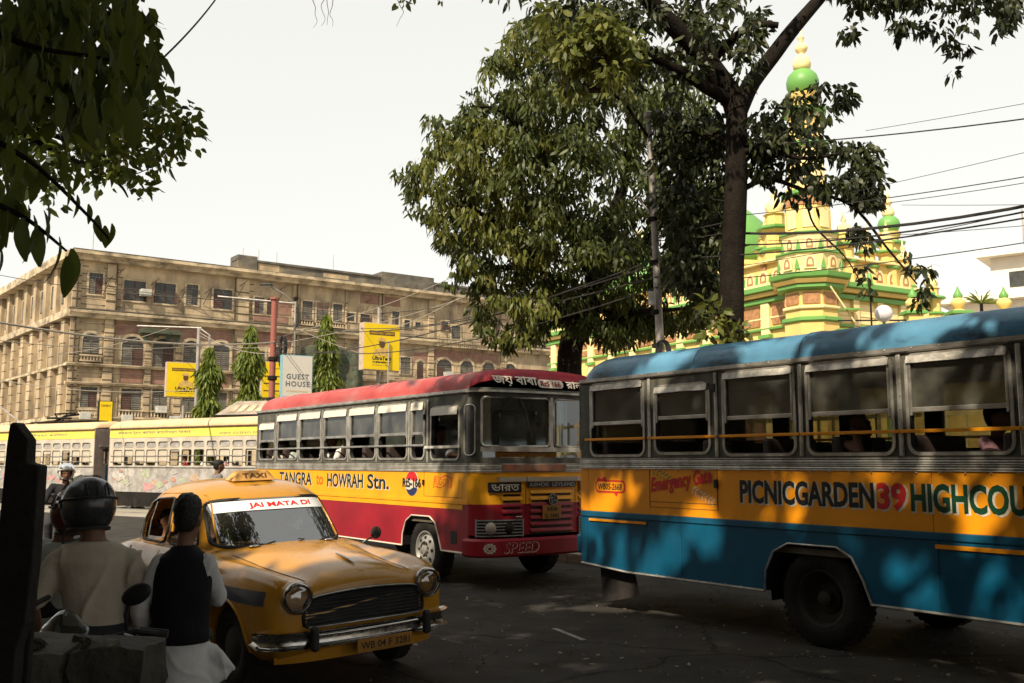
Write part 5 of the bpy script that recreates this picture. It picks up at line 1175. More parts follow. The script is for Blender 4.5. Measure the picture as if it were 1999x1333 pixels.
for x in (11.4, 12.6, 14.0, 18.6, 1.1): MB().tube([(K(x), 1.5, fz(15.5)), (K(x), 1.5, fz(17.2 if x < 18 else 17.6))], .03, 4).build('aerial_mast', M['pole_grey'], bld)
# wall brackets, pipes, air conditioners, netting
for x in (2.45, 10.5, 15.2, 22.3, 0.02): MB().tube([(K(x), 0.05, 0), (K(x), 0.05, fz(14.7))], .06, 6).build('drain_pipe', M['groove'], bld)
for x, z in ((1.75, 13.4), (4.7, 13.6), (6.75, 13.4), (8.4, 13.4), (2.4, 14.0), (10.8, 14.1), (13.9, 14.2), (21, 14)):
    MB().tube([(K(x), 0.3, fz(z)), (K(x + .25), -.9, fz(z + .35)), ], .035, 5).build('wall_bracket', M['groove'], bld); MB().tube([(K(x + .18), -.6, fz(z + .25)), (K(x - .1), 0.3, fz(z - .8))], .03, 5).build('bracket_strut', M['groove'], bld)
acs = [(3.95, 12.75), (5.3, 4.95), (8.9, 5.0), (0.5, 4.4), (3.1, 4.3), (6.2, 4.3), (28.1, 8.5), (30.4, 8.5)]
for x, z in acs: MB().box(K(x), -.28, fz(z), K(x) + .85, .32, fz(z) + .55).build('air_conditioner', M['ac'], bld, bevel=.03)
b = MB(); nx, nz = 22, 16
P = [[(K(15.2 + 5.2 * i / nx), -0.9 + .35 * noise.noise((i * .5, j * .5, 1)) + .25 * math.sin(i * .9), fz(6.2) + (fz(10.2) - fz(6.2)) * j / nz * (1 - .25 * max(0, (i / nx - .5)) - .5 * max(0, .15 - i / nx))) for i in range(nx + 1)] for j in range(nz + 1)]
b.grid(P); b.build('scaffold_netting', M['net'], bld, smooth=180)
MB().box(K(4.0), -.9, fz(10.2), K(6.6), .2, fz(10.5)).build('torn_awning', M['net'], bld)
for k, (x, z) in enumerate(((4.3, 9.6), (5.0, 9.9), (5.8, 9.7), (6.3, 9.4))): MB().add([(K(x - .3), -.6, fz(10.25)), (K(x + .3), -.6, fz(10.25)), (K(x + .15), -.5, fz(z)), (K(x - .1), -.5, fz(z + .1))], [(0, 1, 2, 3)]).build('awning_rag', M['net'], bld)
# scaffold cradle / wire lines in front of the facade
for z in (8.35, 9.0, 9.55, 10.6, 7.4, 6.2, 5.6, 12.2, 13.0): MB().tube([(K(-.3), -.25, fz(z)), (K(12), -.3 + random.uniform(-.05, .05), fz(z) - .1), (K(36), -.25, fz(z) + random.uniform(-.1, .2))], .022, 4).build('facade_cable', M['groove'], bld)
for x in np.arange(27.2, 34.5, .8): MB().tube([(K(x), -.6, fz(10.0)), (K(x), -.6, fz(11.9))], .02, 4).build('balcony_rail_post', M['groove'], bld)
# left return face: runs away from the corner
lw_ = bpy.data.objects.new('side_wing', None); col.objects.link(lw_); lw_.parent = bld; lw_.rotation_euler = (0, 0, R(90 + 3)); lw_.location = (0.0, 0.36, 0)
MB().box(0.0, -4.0, 0, 30, 0.0, TOP).build('wall', M['plaster'], lw_)
def lbox(x0, y0, z0, x1, y1, z1, name, m): return MB().box(x0, y0, z0, x1, y1, z1).build(name, M[m], lw_)
# local x = away along the return, local y = outwards (left)
for i in range(8):
    x = 1.0 + i * 3.3
    lbox(x, 0.0, 0, x + .95, .45, fz(10.9), 'pilaster', 'plaster'); lbox(x, 0, fz(11.6), x + .95, .35, fz(14.7), 'pilaster', 'plaster')
    for k in range(14): lbox(x - .01, .3, fz(2) + k * .8, x + .96, .462, fz(2) + k * .8 + .06, 'joint', 'groove')
    for (z0, z1, kind) in ((4.8, 6.4, 0), (8.0, 10.0, 1), (12.2, 13.8, 0)):
        a, c = x + 1.35, x + 2.85
        hw = .75; cx = a + hw
        pts = [(a, fz(z0)), (c, fz(z0)), (c, fz(z1)), (a, fz(z1))] if not kind else [(a, fz(z0)), (c, fz(z0))] + [(cx + hw * math.cos(q), fz(z1) - .7 + .7 * math.sin(q)) for q in [math.pi * k / 8 for k in range(9)]]
        w = MB().prism(pts, 0.0, 0.03).build('window', M['pane_dark'], lw_); MB().box(a + .05, .03, fz(z0) + .05, cx - .05, .07, fz(z1) - .75).build('shutter', M['shutter'], w); MB().box(cx + .05, .03, fz(z0) + .05, c - .05, .07, fz(z1) - .75).build('shutter', M['shutter'], w)
    lbox(x + 1.2, 0.0, fz(10.15), x + 3.0, .06, fz(10.85), 'brick_panel', 'brick')
for (z, h, o_) in ((11.0, .55, .7), (14.75, .65, 1.0), (7.85, .2, .5), (4.4, .3, .55)):
    lbox(-.35, 0, fz(z), 30, o_, fz(z) + h, 'cornice', 'plaster_trim')
# ---------------------------------------------------------------- the mosque
ML = Vector((-.49, .872, 0)); MR = Vector((.872, .49, 0))
MA = Vector((12.35, 40.0, 0))
mosque = thing('mosque', 'yellow mosque with green onion domes, green cornices and tall minarets', 'mosque', (MA.x, MA.y, 0), math.atan2(MR.y, MR.x))
# local x = along the right facade, local y = along the left facade (away)
FL, FRt = 20.5, 6.8
def mpart(b, name, m, parent=mosque, **kw): return b.build(name, M[m], parent, **kw)
mpart(MB().box(0, 0, 0, FRt, FL, 9.0), 'wall', 'mosque')
def run(z0, z1, out_, m, name='cornice', bev=0.03):
    b = MB(); b.box(-out_, -out_, z0, FRt + out_, FL + out_, z1); return mpart(b, name, m, bevel=bev)
run(9.05, 9.28, 0.55, 'mosque_green'); run(8.86, 9.05, 0.38, 'mosque'); run(8.60, 8.80, 0.22, 'mosque_green', 'string_course'); run(7.40, 7.52, 0.16, 'mosque_green', 'string_course'); run(7.9, 7.98, 0.06, 'mosque_pale', 'string_course')
run(9.29, 9.42, 0.3, 'mosque_pale', 'parapet_base', 0)
run(10.35, 10.45, 0.22, 'mosque_pale', 'parapet_rail'); mpart(MB().box(0.02, 0.02, 9.42, FRt - .02, FL - .02, 10.35), 'parapet', 'mosque')
# parapet petals and panels on the left facade (x = 0 face, looks to -x) and right facade (y = 0 face)
def petal(M4, w, h, parent=mosque):
    pts = [(-w / 2, 0), (w / 2, 0), (w * .5, h * .35), (w * .42, h * .75), (w * .2, h), (-w * .2, h), (-w * .42, h * .75), (-w * .5, h * .35)]
    o = mpart(MB().prism(pts, -.05, 0.0, 'xz', M4), 'parapet_petal', 'mosque_pale', parent)
    q = [(x * .62, h * .12 + z * .72) for x, z in pts]; mpart(MB().holed(q, [(x * .55, (z - h * .5) * .6 + h * .5) for x, z in q], -.065, -.04, 'xz', M4), 'scroll_ornament', 'mosque_brown', o)
    return o
for k in range(24):
    y = .9 + k * .82
    petal(Matrix.Translation((-.012, y, 9.44)) @ Matrix.Rotation(R(-90), 4, 'Z'), .62, .62)
    g = MB().prism([(-.14, 0), (.14, 0), (0, .5)], -.04, 0, 'xz', Matrix.Translation((-.02, y + .41, 9.44)) @ Matrix.Rotation(R(-90), 4, 'Z')); mpart(g, 'green_spike', 'mosque_green')
    if k % 2 == 0: mpart(MB().prism(circ(0, 0, .16, 8, ry=.22), -.045, 0, 'xz', Matrix.Translation((-.012, y, 10.18)) @ Matrix.Rotation(R(-90), 4, 'Z')), 'parapet_niche', 'mosque_brown')
for k in range(7): petal(Matrix.Translation((.9 + k * .85, -.012, 9.44)), .62, .62)
for k in range(10):
    y = 1.4 + k * 1.95
    mpart(MB().prism(rrect(-.6, 7.62, .6, 8.12 + .38, .05), -.04, 0, 'xz', Matrix.Translation((-.005, y + .1, 0)) @ Matrix.Rotation(R(-90), 4, 'Z')), 'frieze_panel', 'mosque_brown')
    pl = mpart(MB().box(-.16, y + .78, 0, 0.0, y + 1.28, 8.6), 'pilaster', 'mosque_pale', bevel=.03)
    mpart(MB().box(-.26, y + .70, 7.05, .0, y + 1.36, 7.2), 'pilaster_cap', 'mosque_green', pl); mpart(MB().box(-.20, y + .74, 6.4, 0, y + 1.32, 6.5), 'pilaster_ring', 'mosque_brown', pl)
    hw = .55; pts = [(-hw, 0), (hw, 0), (hw, 4.6)] + [(hw * math.cos(a), 4.6 + 1.0 * math.sin(a) ** .8) for a in [math.pi * q / 10 for q in range(1, 10)]] + [(-hw, 4.6)]
    a_ = mpart(MB().prism(pts, -.02, 0, 'xz', Matrix.Translation((-.01, y + .1, .6)) @ Matrix.Rotation(R(-90), 4, 'Z')), 'arched_niche', 'brick')
    mpart(MB().tube([Matrix.Translation((-.04, y + .1, .6)) @ Matrix.Rotation(R(-90), 4, 'Z') @ Vector((p[0] * 1.08, 0, p[1] * 1.02)) for p in pts[2:]], .08, 6), 'niche_moulding', 'mosque_pale', a_)
for k in range(4):
    x = 1.9 + k * 1.5
    mpart(MB().box(x - .5, -.03, 7.6, x + .5, 0.0, 8.45), 'frieze_panel', 'mosque_pale'); mpart(MB().box(x + .6, -.16, 0, x + .95, 0, 8.6), 'pilaster', 'mosque_pale')
# stepped turrets on the right facade
def turret(x, y, z0, s, parent=mosque):
    t = mpart(MB().lathe([(.75 * s, 0), (.75 * s, 1.6 * s), (.62 * s, 1.7 * s), (.62 * s, 2.6 * s), (.85 * s, 2.75 * s), (.85 * s, 2.9 * s), (.5 * s, 3.0 * s), (.5 * s, 3.5 * s), (.62 * s, 3.6 * s), (.4 * s, 3.75 * s)], 8, c=(x, y, z0)), 'turret', 'mosque', parent)
    mpart(MB().lathe([(.80 * s, 1.55 * s), (.92 * s, 1.6 * s), (.92 * s, 1.72 * s), (.7 * s, 1.78 * s)], 8, c=(x, y, z0)), 'turret_ledge', 'mosque_green', t); mpart(MB().lathe([(.86 * s, 2.72 * s), (1.0 * s, 2.8 * s), (1.0 * s, 2.92 * s), (.7 * s, 3.0 * s)], 8, c=(x, y, z0)), 'turret_ledge', 'mosque_green', t)
    mpart(MB().lathe([(.36 * s, 3.7 * s), (.5 * s, 3.95 * s), (.42 * s, 4.25 * s), (.12 * s, 4.5 * s), (.2 * s, 4.65 * s), (.08 * s, 4.9 * s), (.02 * s, 5.4 * s)], 16, c=(x, y, z0)), 'turret_bulb', 'mosque_pale', t, smooth=60)
    return t
for (x, y, z0, s) in ((2.6, .3, 9.3, .62), (4.0, .3, 9.3, .55), (5.3, .3, 9.3, .6), (6.6, .5, 8.6, .6), (7.8, 0, 7.4, .6), (0.6, 3.0, 9.4, .62), (.6, 9.5, 9.4, .62), (.6, 16, 9.4, .62)): turret(x, y, z0, s)
# low wing wall in front of the right facade
mpart(MB().box(FRt - .5, -.9, 0, FRt + 2.0, 5, 7.6), 'side_block', 'mosque', bevel=.02); mpart(MB().box(FRt - .6, -1.0, 7.6, FRt + 2.1, 5.1, 7.75), 'side_cornice', 'mosque_green')
# big dome on a drum
def dome_at(x, y, z0, r):
    d = mpart(MB().lathe([(r * 1.12, 0), (r * 1.12, 1.2), (r * 1.25, 1.3), (r * 1.25, 1.5), (r * .98, 1.6)], 24, c=(x, y, z0)), 'drum', 'mosque', smooth=30)
    pr = [(r * .95, 1.55), (r * 1.06, 1.9), (r * 1.08, 2.5), (r * 1.0, 3.2), (r * .82, 3.9), (r * .55, 4.5), (r * .28, 4.95), (r * .10, 5.2)]
    k = r / 2.3
    mpart(MB().lathe([(a, 1.55 + (h - 1.55) * k) for a, h in pr], 32, c=(x, y, z0)), 'dome', 'mosque_green', d, smooth=180)
    mpart(MB().lathe([(.25, 5.1 * k + .3), (.4, 5.5 * k), (.2, 5.8 * k), (.3, 6.1 * k), (.05, 6.6 * k)], 16, c=(x, y, z0)), 'finial', 'mosque_pale', d, smooth=60)
dome_at(3.9, 9.2, 10.1, 2.3); dome_at(3.4, 16.0, 9.4, 2.0)
# minarets
def minaret(loc, parent):
    m = bpy.data.objects.new('minaret', None); col.objects.link(m); m.parent = parent; m.location = loc; m.rotation_euler = (0, 0, R(22.5))
    def q(prof, name, mt, n=8, **kw): return mpart(MB().lathe(prof, n), name, mt, m, **kw)
    q([(1.15, 0), (1.15, 7.3), (1.10, 7.55), (1.10, 8.7), (1.3, 8.85)], 'shaft', 'mosque')
    q([(1.15, 7.32), (1.27, 7.38), (1.27, 7.5), (1.1, 7.56)], 'ledge', 'mosque_green'); q([(1.2, 7.86), (1.22, 7.9), (1.22, 7.96), (1.1, 8.0)], 'ledge', 'mosque_pale')
    q([(1.2, 8.62), (1.42, 8.70), (1.42, 8.84), (1.2, 8.92)], 'ledge', 'mosque_green'); q([(1.3, 8.9), (1.70, 9.1), (1.75, 9.28), (1.3, 9.36)], 'cornice', 'mosque_green'); q([(1.5, 8.86), (1.62, 9.0), (1.4, 9.08)], 'cornice_soffit', 'mosque')
    q([(1.32, 9.34), (1.25, 9.6), (1.35, 10.05), (1.42, 10.12), (1.1, 10.2)], 'petal_ring', 'mosque_pale'); q([(1.40, 10.10), (1.46, 10.14), (1.46, 10.2), (1.1, 10.26)], 'ledge', 'mosque_green')
    q([(1.12, 10.2), (1.08, 10.4), (1.16, 10.85), (1.24, 10.95), (.95, 11.0)], 'petal_ring', 'mosque_pale'); q([(1.2, 10.92), (1.28, 10.97), (1.28, 11.04), (.9, 11.1)], 'ledge', 'mosque_green')
    q([(.95, 11.0), (.93, 12.9), (.9, 13.0)], 'shaft', 'mosque'); q([(.98, 12.6), (1.12, 12.68), (1.12, 12.82), (.9, 12.9)], 'ledge', 'mosque_green'); q([(.98, 12.2), (.99, 12.55), (.94, 12.6)], 'frieze', 'mosque_brown')
    q([(.80, 12.85), (.78, 14.6), (.95, 14.8), (.7, 14.9)], 'shaft', 'mosque_pale'); q([(.86, 14.7), (1.0, 14.8), (1.0, 14.93), (.7, 15.0)], 'ledge', 'mosque_green')
    q([(.7, 14.9), (.66, 16.1), (.8, 16.3)], 'shaft', 'mosque'); q([(.8, 16.2), (.98, 16.3), (.98, 16.42), (.6, 16.5)], 'ledge', 'mosque_green')
    q([(.5, 16.4), (.52, 16.6), (.7, 17.0), (.72, 17.1), (.4, 17.15)], 'lotus_collar', 'mosque', 16)
    q([(.36, 17.08), (.55, 17.25), (.66, 17.5), (.68, 17.72), (.6, 17.98), (.42, 18.18), (.2, 18.28)], 'green_ball', 'mosque_green', 24, smooth=180)
    q([(.22, 18.2), (.36, 18.35), (.38, 18.55), (.3, 18.78), (.14, 18.9), (.12, 19.0), (.24, 19.12), (.27, 19.25), (.2, 19.4), (.08, 19.46), (.1, 19.6), (.14, 19.7), (.04, 19.82), (.015, 20.4)], 'finial', 'mosque_pale', 16, smooth=50)
    for k in range(8):
        a = R(22.5 + 45 * k)
        for (r_, z, w, h) in ((1.22, 9.46, .5, .56), (1.04, 10.28, .44, .55)):
            petal(Matrix.Rotation(a, 4, 'Z') @ Matrix.Translation((r_, 0, z)) @ Matrix.Rotation(R(90), 4, 'Z'), w, h, m)
            mpart(MB().prism([(-.12, 0), (.12, 0), (0, .42)], -.05, 0, 'xz', Matrix.Rotation(a + R(22.5), 4, 'Z') @ Matrix.Translation((r_ * 1.08, 0, z)) @ Matrix.Rotation(R(90), 4, 'Z')), 'green_spike', 'mosque_green', m)
        mpart(MB().prism(rrect(-.34, 8.06, .34, 8.52, .04), -.03, 0.0, 'xz', Matrix.Rotation(a, 4, 'Z') @ Matrix.Translation((1.035, 0, 0)) @ Matrix.Rotation(R(90), 4, 'Z')), 'frieze_panel', 'mosque_brown', m)
        mpart(MB().box(-.24, -.03, 11.25, .24, 0, 12.05, Matrix.Rotation(a, 4, 'Z') @ Matrix.Translation((.885, 0, 0)) @ Matrix.Rotation(R(90), 4, 'Z')), 'shaft_panel', 'mosque_pale', m)
    return m
minaret((-.15, -.25, 0), mosque)
# far minaret behind the mosque
fb = Vector((23.75, 60, 0)) - MA
minaret((fb.dot(MR), fb.dot(ML), 0), mosque).scale = (1, 1, .935)
# small corner turret beside the big minaret
tq = at_y(1515, 500, 42.5) - MA
mpart(MB().box(tq.dot(MR) - .55, tq.dot(ML) - .55, 9.3, tq.dot(MR) + .55, tq.dot(ML) + .55, 10.3), 'turret_base', 'mosque_pale')
turret(tq.dot(MR), tq.dot(ML), 9.6, .85)

# low boundary block with finial posts at the right
wall_o = at_y(1650, 900, 33); wall_e = at_y(2150, 900, 33)
bw_ = thing('boundary_wall', 'yellow boundary wall with green finial posts beside the mosque', 'wall', (wall_o.x, 33, 0), 0)
MB().box(0, 0, 0, wall_e.x - wall_o.x, .35, 6.15).build('wall', M['mosque'], bw_); MB().box(-.05, -.08, 6.15, wall_e.x - wall_o.x, .43, 6.25).build('coping', M['mosque_green'], bw_)
for px in (1785, 1874, 1964, 2054):
    x = at_y(px, 580, 33).x - wall_o.x
    p = MB().box(x - .25, -.1, 6.0, x + .25, .42, 6.75).build('post', M['mosque'], bw_, bevel=.02)
    MB().box(x - .36, -.2, 6.75, x + .36, .52, 6.87).build('post_cap', M['mosque_green'], p, bevel=.02)
    MB().lathe([(.30, 6.87), (.12, 6.95), (.24, 7.1), (.24, 7.22), (.1, 7.36)], 14, c=(x, .16, 0)).build('post_bulb', M['mosque'], p, smooth=60)
    MB().lathe([(.14, 7.34), (.16, 7.42), (.07, 7.58), (.01, 7.75)], 12, c=(x, .16, 0)).build('post_finial', M['mosque_green'], p, smooth=60)
MB().tube([(0, .16, 6.55), (wall_e.x - wall_o.x, .16, 6.6)], .03, 5).build('top_rail', M['black'], bw_)

# white office block far right
wo_ = at_y(1868, 900, 95)
office = thing('office_block', 'white concrete office block with deep balconies far behind the mosque wall', 'building', (wo_.x, 95, 0), R(-38))
for k, (x0, z0, z1) in enumerate(((0, 0, 13.2), (0, 13.2, 14.6), (0.0, 14.6, 17.0), (4.0, 17.0, 21.2))): MB().box(x0, 0, z0, 40, 22, z1 - .02).build('wall', M['white_wall'], office)
for z in (13.4, 17.0, 21.2): MB().box(-.8 if z < 20 else 3.0, -1.3, z, 41, 22, z + .7).build('balcony_slab', M['white_wall'], office)
for z in (14.6, 18.2):
    for k in range(8): MB().box(5.6 + k * 4.2, -.06, z, 8.4 + k * 4.2, .1, z + 1.5).build('window', M['pane_dark'], office)
MB().tube([(6, 6, 21), (6, 6, 27)], .08, 5).build('mast', M['pole_grey'], office)
pz = at_y(1915, 585, 70)
palm = thing('potted_palm', 'small spiky palm on the roof edge between the yellow finial posts', 'plant', (pz.x, 70, pz.z - 1.2), 0)
b = MB(); b.tube([(0, 0, -6), (0, 0, .9)], .12, 6); b.build('stem', M['bark'], palm)
for k in range(26):
    a = random.uniform(0, 6.28); e = random.uniform(.1, 1.3); l = random.uniform(1.0, 1.7); d = Vector((math.cos(a) * math.cos(e), math.sin(a) * math.cos(e), math.sin(e))); s_ = d.cross(Vector((0, 0, 1))).normalized() * .05
    MB().add([Vector((0, 0, .9)) - s_, Vector((0, 0, .9)) + s_, Vector((0, 0, .9)) + d * l * .6 + s_, Vector((0, 0, .9)) + d * l - Vector((0, 0, .25)), Vector((0, 0, .9)) + d * l * .6 - s_], [(0, 1, 2, 3, 4)]).build('frond', M['leaf_ashoka'], palm)
MB().box(-30, 0, -pz.z + 1.2, 40, 6, -.9).build('low_roof', M['white_wall'], None, loc=(pz.x, 70, pz.z - 1.2))
bpy.context.scene.collection.objects[-1].name = 'low_building'
lb = [o for o in col.objects if o.name.startswith('low_building')][-1]; tag(lb, 'low white building under the small palm behind the yellow wall', 'building')
# ---------------------------------------------------------------- signs, poles, lamps
def panel_sign(name, label, cat, quad_px, Y, rz, w, h, depth, face, side, pole_h=None, group=None):
    """a box sign on a pole; quad_px = centre pixel"""
    c = at_y(quad_px[0], quad_px[1], Y)
    t = thing(name, label, cat, (c.x, c.y, 0), rz, group)
    MB().box(-w / 2, -depth / 2, c.z - h / 2, w / 2, depth / 2, c.z + h / 2).build('sign_box', M[side], t, bevel=.015)
    MB().box(-w / 2 + .03, -depth / 2 - .012, c.z - h / 2 + .03, w / 2 - .03, -depth / 2 - .002, c.z + h / 2 - .03).build('sign_face', M[face], t)
    return t, c.z
def sign_front(t, x, z, y): return Matrix(((1, 0, 0, x), (0, 0, -1, y), (0, 1, 0, z), (0, 0, 0, 1)))
def ad_print(t, zc, w, h, d):
    y = -d / 2 - .016
    MB().box(-w * .36, y, zc + h * .245, w * .36, y + .003, zc + h * .335).build('slogan_strip', M['brown_print'], t)
    put_text("INDIA'S NO.1 CEMENT", sign_front(t, -w * .33, zc + h * .268, y - .003), M['sign_yellow'], t, w * .66, h * .045)
    # printed worker bust in a hard hat: shoulders, head, hat
    s = h * .205; z0 = zc - h * .19
    MB().prism([(-s * 1.0, 0), (s * 1.05, 0), (s * .95, s * .55), (s * .35, s * .85), (-s * .3, s * .85), (-s * .9, s * .5)], y, y + .003, 'xz', Matrix.Translation((0, 0, z0))).build('printed_shoulders', M['tan_print'], t)
    MB().prism(circ(0, s * 1.25, s * .36, 14, ry=s * .46), y - .003, y + .001, 'xz', Matrix.Translation((0, 0, z0))).build('printed_head', M['brown_print'], t)
    MB().prism([(-s * .55, s * 1.5), (s * .5, s * 1.5), (s * .36, s * 1.8), (0, s * 1.95), (-s * .36, s * 1.8)], y - .006, y - .002, 'xz', Matrix.Translation((0, 0, z0))).build('printed_hat', M['tan_print'], t)
    put_text('UltraTech', sign_front(t, -w * .27, zc - h * .285, y - .001), M['black_letter'], t, w * .54, h * .085, bold=.03, shear=.2)
    put_text('CEMENT', sign_front(t, -w * .27, zc - h * .345, y - .001), M['black_letter'], t, w * .54, h * .035, bold=.04)
    put_text("The Engineer's Choice", sign_front(t, -w * .27, zc - h * .405, y - .001), M['brown_print'], t, w * .50, h * .032)
SG_RZ = BLD_RZ - R(6)
s1, z1 = panel_sign('billboard', 'large yellow cement billboard on a pole above the red bus', 'billboard', (741, 678), 42, SG_RZ + R(6), 1.78, 2.05, .42, 'sign_yellow', 'sign_side')
ad_print(s1, z1, 1.72, 2.05, .42)
MB().tube([(0, .1, 0), (0, .1, z1 + 1.75)], .075, 8).build('pole', M['pole_grey'], s1, smooth=60); MB().tube([(0, .1, z1 - 1.2), (.7, .1, z1 - 1.9)], .03, 5).build('stay', M['pole_grey'], s1)
MB().tube([(.28, -.3, 0), (.28, -.3, z1 + .25)], .035, 6).build('thin_post', M['pole_grey'], s1)
s2, z2 = panel_sign('billboard', 'small yellow cement billboard left of the leftmost slender tree', 'billboard', (361, 742), 48, SG_RZ, 1.85, 1.72, .35, 'sign_yellow', 'sign_side'); ad_print(s2, z2, 1.85, 1.72, .35)
MB().tube([(0, .1, 0), (0, .1, z2)], .07, 8).build('pole', M['pole_grey'], s2, smooth=60)
s3, z3 = panel_sign('sign_box', 'narrow upright yellow sign box above the gap between the tram cars', 'sign', (205, 806), 41, R(30), .55, 1.0, .45, 'sign_yellow', 'tram_under')
put_text('CEMENT', sign_front(s3, -.2, z3 + .25, -.245), M['brown_print'], s3, .4, .09); MB().tube([(0, 0, 0), (0, 0, z3)], .05, 6).build('pole', M['pole_grey'], s3)
s4, z4 = panel_sign('billboard', 'yellow billboard mostly hidden behind the red pole and guest house sign', 'billboard', (531, 742), 47, SG_RZ, 1.1, 1.75, .3, 'sign_yellow', 'sign_side')
MB().tube([(0, .1, 0), (0, .1, z4)], .06, 6).build('pole', M['pole_grey'], s4)
for k in range(3): MB().box(-.45, -.17, z4 - .55 + k * .35, .35, -.165, z4 - .50 + k * .35).build('print_line', M['brown_print'], s4)
s5, z5 = panel_sign('guest_house_sign', 'pale sign board reading GUEST HOUSE with light blue edge', 'sign', (578, 740), 40, SG_RZ, 1.30, 1.95, .30, 'sign_white', 'sign_blue')
put_text('GUEST', sign_front(s5, -.46, z5 - .02, -.17), M['sign_text'], s5, .95, .22, bold=.02, space=1.2); put_text('HOUSE', sign_front(s5, -.48, z5 - .32, -.17), M['sign_text'], s5, 1.0, .22, bold=.02, space=1.2)
put_text('A/C ROOMS AVAILABLE', sign_front(s5, -.45, z5 - .55, -.17), M['tan_print'], s5, .9, .07); MB().box(-.62, -.172, z5 - .945, .62, -.166, z5 - .72).build('blue_foot', M['sign_blue'], s5)
for x in (-.4, .4): MB().tube([(x, .0, 0), (x, .0, z5)], .05, 6).build('post', M['pole_grey'], s5)

def post(name, label, px, ytop, Y, r0, r1, m, lean=0.0, cat='pole', n=10, group=None):
    p = at_y(px, ytop, Y); t = thing(name, label, cat, (p.x, Y, 0), 0, group)
    MB().tube([(0, 0, 0), (lean * .5, 0, p.z * .5), (lean, 0, p.z)], [r0, (r0 + r1) / 2, r1], n).build('pole', M[m], t, smooth=60)
    return t, p.z
rp, zr = post('tram_pole', 'tall rust red steel tram pole beside the guest house sign', 536, 585, 40.5, .14, .125, 'pole_red')
MB().lathe([(.19, zr), (.19, zr + .08), (.02, zr + .12)], 10).build('cap', M['pole_red'], rp)
for z in (zr - 2.6, zr - 3.4, zr - 4.3): MB().lathe([(.17, z), (.20, z + .03), (.20, z + .15), (.17, z + .18)], 10).build('clamp', M['tram_under'], rp)
b = MB()
for k in range(5): b.tube([(.32 + .06 * k * .3, -.1, zr - 2.2 + .38 * math.sin(a)) if 0 else (.38 + .12 * math.cos(a) + .02 * k, -.12 + .03 * k, zr - 2.0 - .5 * (k % 2) + .45 * math.sin(a)) for a in [2 * math.pi * q / 12 for q in range(12)]], .03, 4, closed=True)
b.build('cable_coil', M['wire'], rp)
b = MB(); b.tube([(-2.4, 0, zr + .15), (.8, 0, zr - .15)], .035, 6); b.build('bracket_arm', M['pole_grey'], rp)
lp, zl_ = post('street_lamp', 'thin grey street lamp with flat head on an upward arm behind the red pole', 577, 585, 41.5, .07, .05, 'pole_grey', 0.0, 'street lamp')
MB().tube([(0, 0, zl_ - .25), (-.45, -.3, zl_ + .2), (-1.0, -.6, zl_ + .50)], .035, 6).build('arm', M['pole_grey'], lp); MB().box(-1.35, -.8, zl_ + .48, -.85, -.5, zl_ + .58).build('lamp_head', M['black'], lp, bevel=.03); MB().box(-1.30, -.77, zl_ + .465, -.9, -.53, zl_ + .478).build('lamp_lens', M['ac'], lp)
MB().lathe([(.09, zl_ - .05), (.1, zl_ + .1), (.02, zl_ + .14)], 8).build('cap', M['tram_under'], lp); b = MB(); b.tube([(.1, 0, zl_ - .3), (.14, 0, zl_ - .7), (.1, 0, zl_ - 1.2)], .06, 5); b.build('cable_bundle', M['wire'], lp)
MB().ball((-.75, -.2, zl_ - 2.5), .22, .10, .10, 10, 6).build('cctv_camera', M['tram_under'], lp, smooth=180); MB().tube([(0, 0, zl_ - 2.6), (-.6, -.15, zl_ - 2.5)], .02, 5).build('camera_arm', M['pole_grey'], lp)
gp_, zg_ = post('gantry_pole', 'pale concrete pole with cross arm behind the small billboard', 389, 640, 45, .10, .09, 'pole_grey')
MB().tube([(-2.9, 0, zg_ + .10), (.1, 0, zg_)], .045, 6).build('cross_arm', M['pole_grey'], gp_); MB().tube([(0, 0, zg_), (.5, 0, zg_ - .35), (.5, 0, 0)], .05, 6).build('second_post', M['pole_grey'], gp_)
# lamp post in front of the big tree
q0 = at_y(1284, 690, 17.2); q1 = at_y(1266, 228, 17.2)
mp = thing('street_lamp', 'tall grey street lamp post in front of the big leafy tree', 'street lamp', (q0.x + .05, 17.2, .15), 0)
dx = q1.x - q0.x - .05
MB().tube([(0, 0, 0), (0, 0, q0.z - .15), (dx * .5, 0, (q0.z + q1.z) / 2), (dx, 0, q1.z - .15)], [.085, .075, .06, .05], 12).build('pole', M['pole_grey'], mp, smooth=60)
MB().lathe([(.06, 0), (.085, .02), (.085, .10), (.03, .14)], 12, c=(dx, 0, q1.z - .18)).build('cap', M['ac'], mp)
la_ = at_y(1165, 162, 16.6); MB().tube([(dx, 0, q1.z - .55), (dx - .4, -.3, q1.z - .1), (la_.x - mp.location.x + .2, -.6, la_.z - .25)], .03, 6).build('arm', M['bark'], mp); MB().box(la_.x - mp.location.x - .28, -.75, la_.z - .3, la_.x - mp.location.x + .22, -.48, la_.z - .2).build('lamp_head', M['tram_under'], mp, bevel=.03)
for z in (4.2, 5.1, 5.9, 3.6): MB().lathe([(.07, z), (.09, z + .01), (.09, z + .07), (.07, z + .08)], 10, c=(dx * z / 8, 0, 0)).build('clamp', M['tram_under'], mp)
MB().box(dx * .6 - .13, -.16, 4.35, dx * .6 + .0, -.06, 4.6).build('junction_box', M['ac'], mp, bevel=.01)
for sg in (-1, 1): MB().tube([(dx * .75, 0, 6.0), (dx * .75 + sg * .28, -.05, 6.35)], .02, 5).build('insulator_arm', M['ac'], mp)
b = MB()
for k in range(4): b.tube([(.0 + .10 * math.cos(a) + .02 * k, -.12, 3.5 + .22 * math.sin(a)) for a in [2 * math.pi * q / 12 for q in range(12)]], .018, 4, closed=True)
b.build('cable_coil', M['wire'], mp)
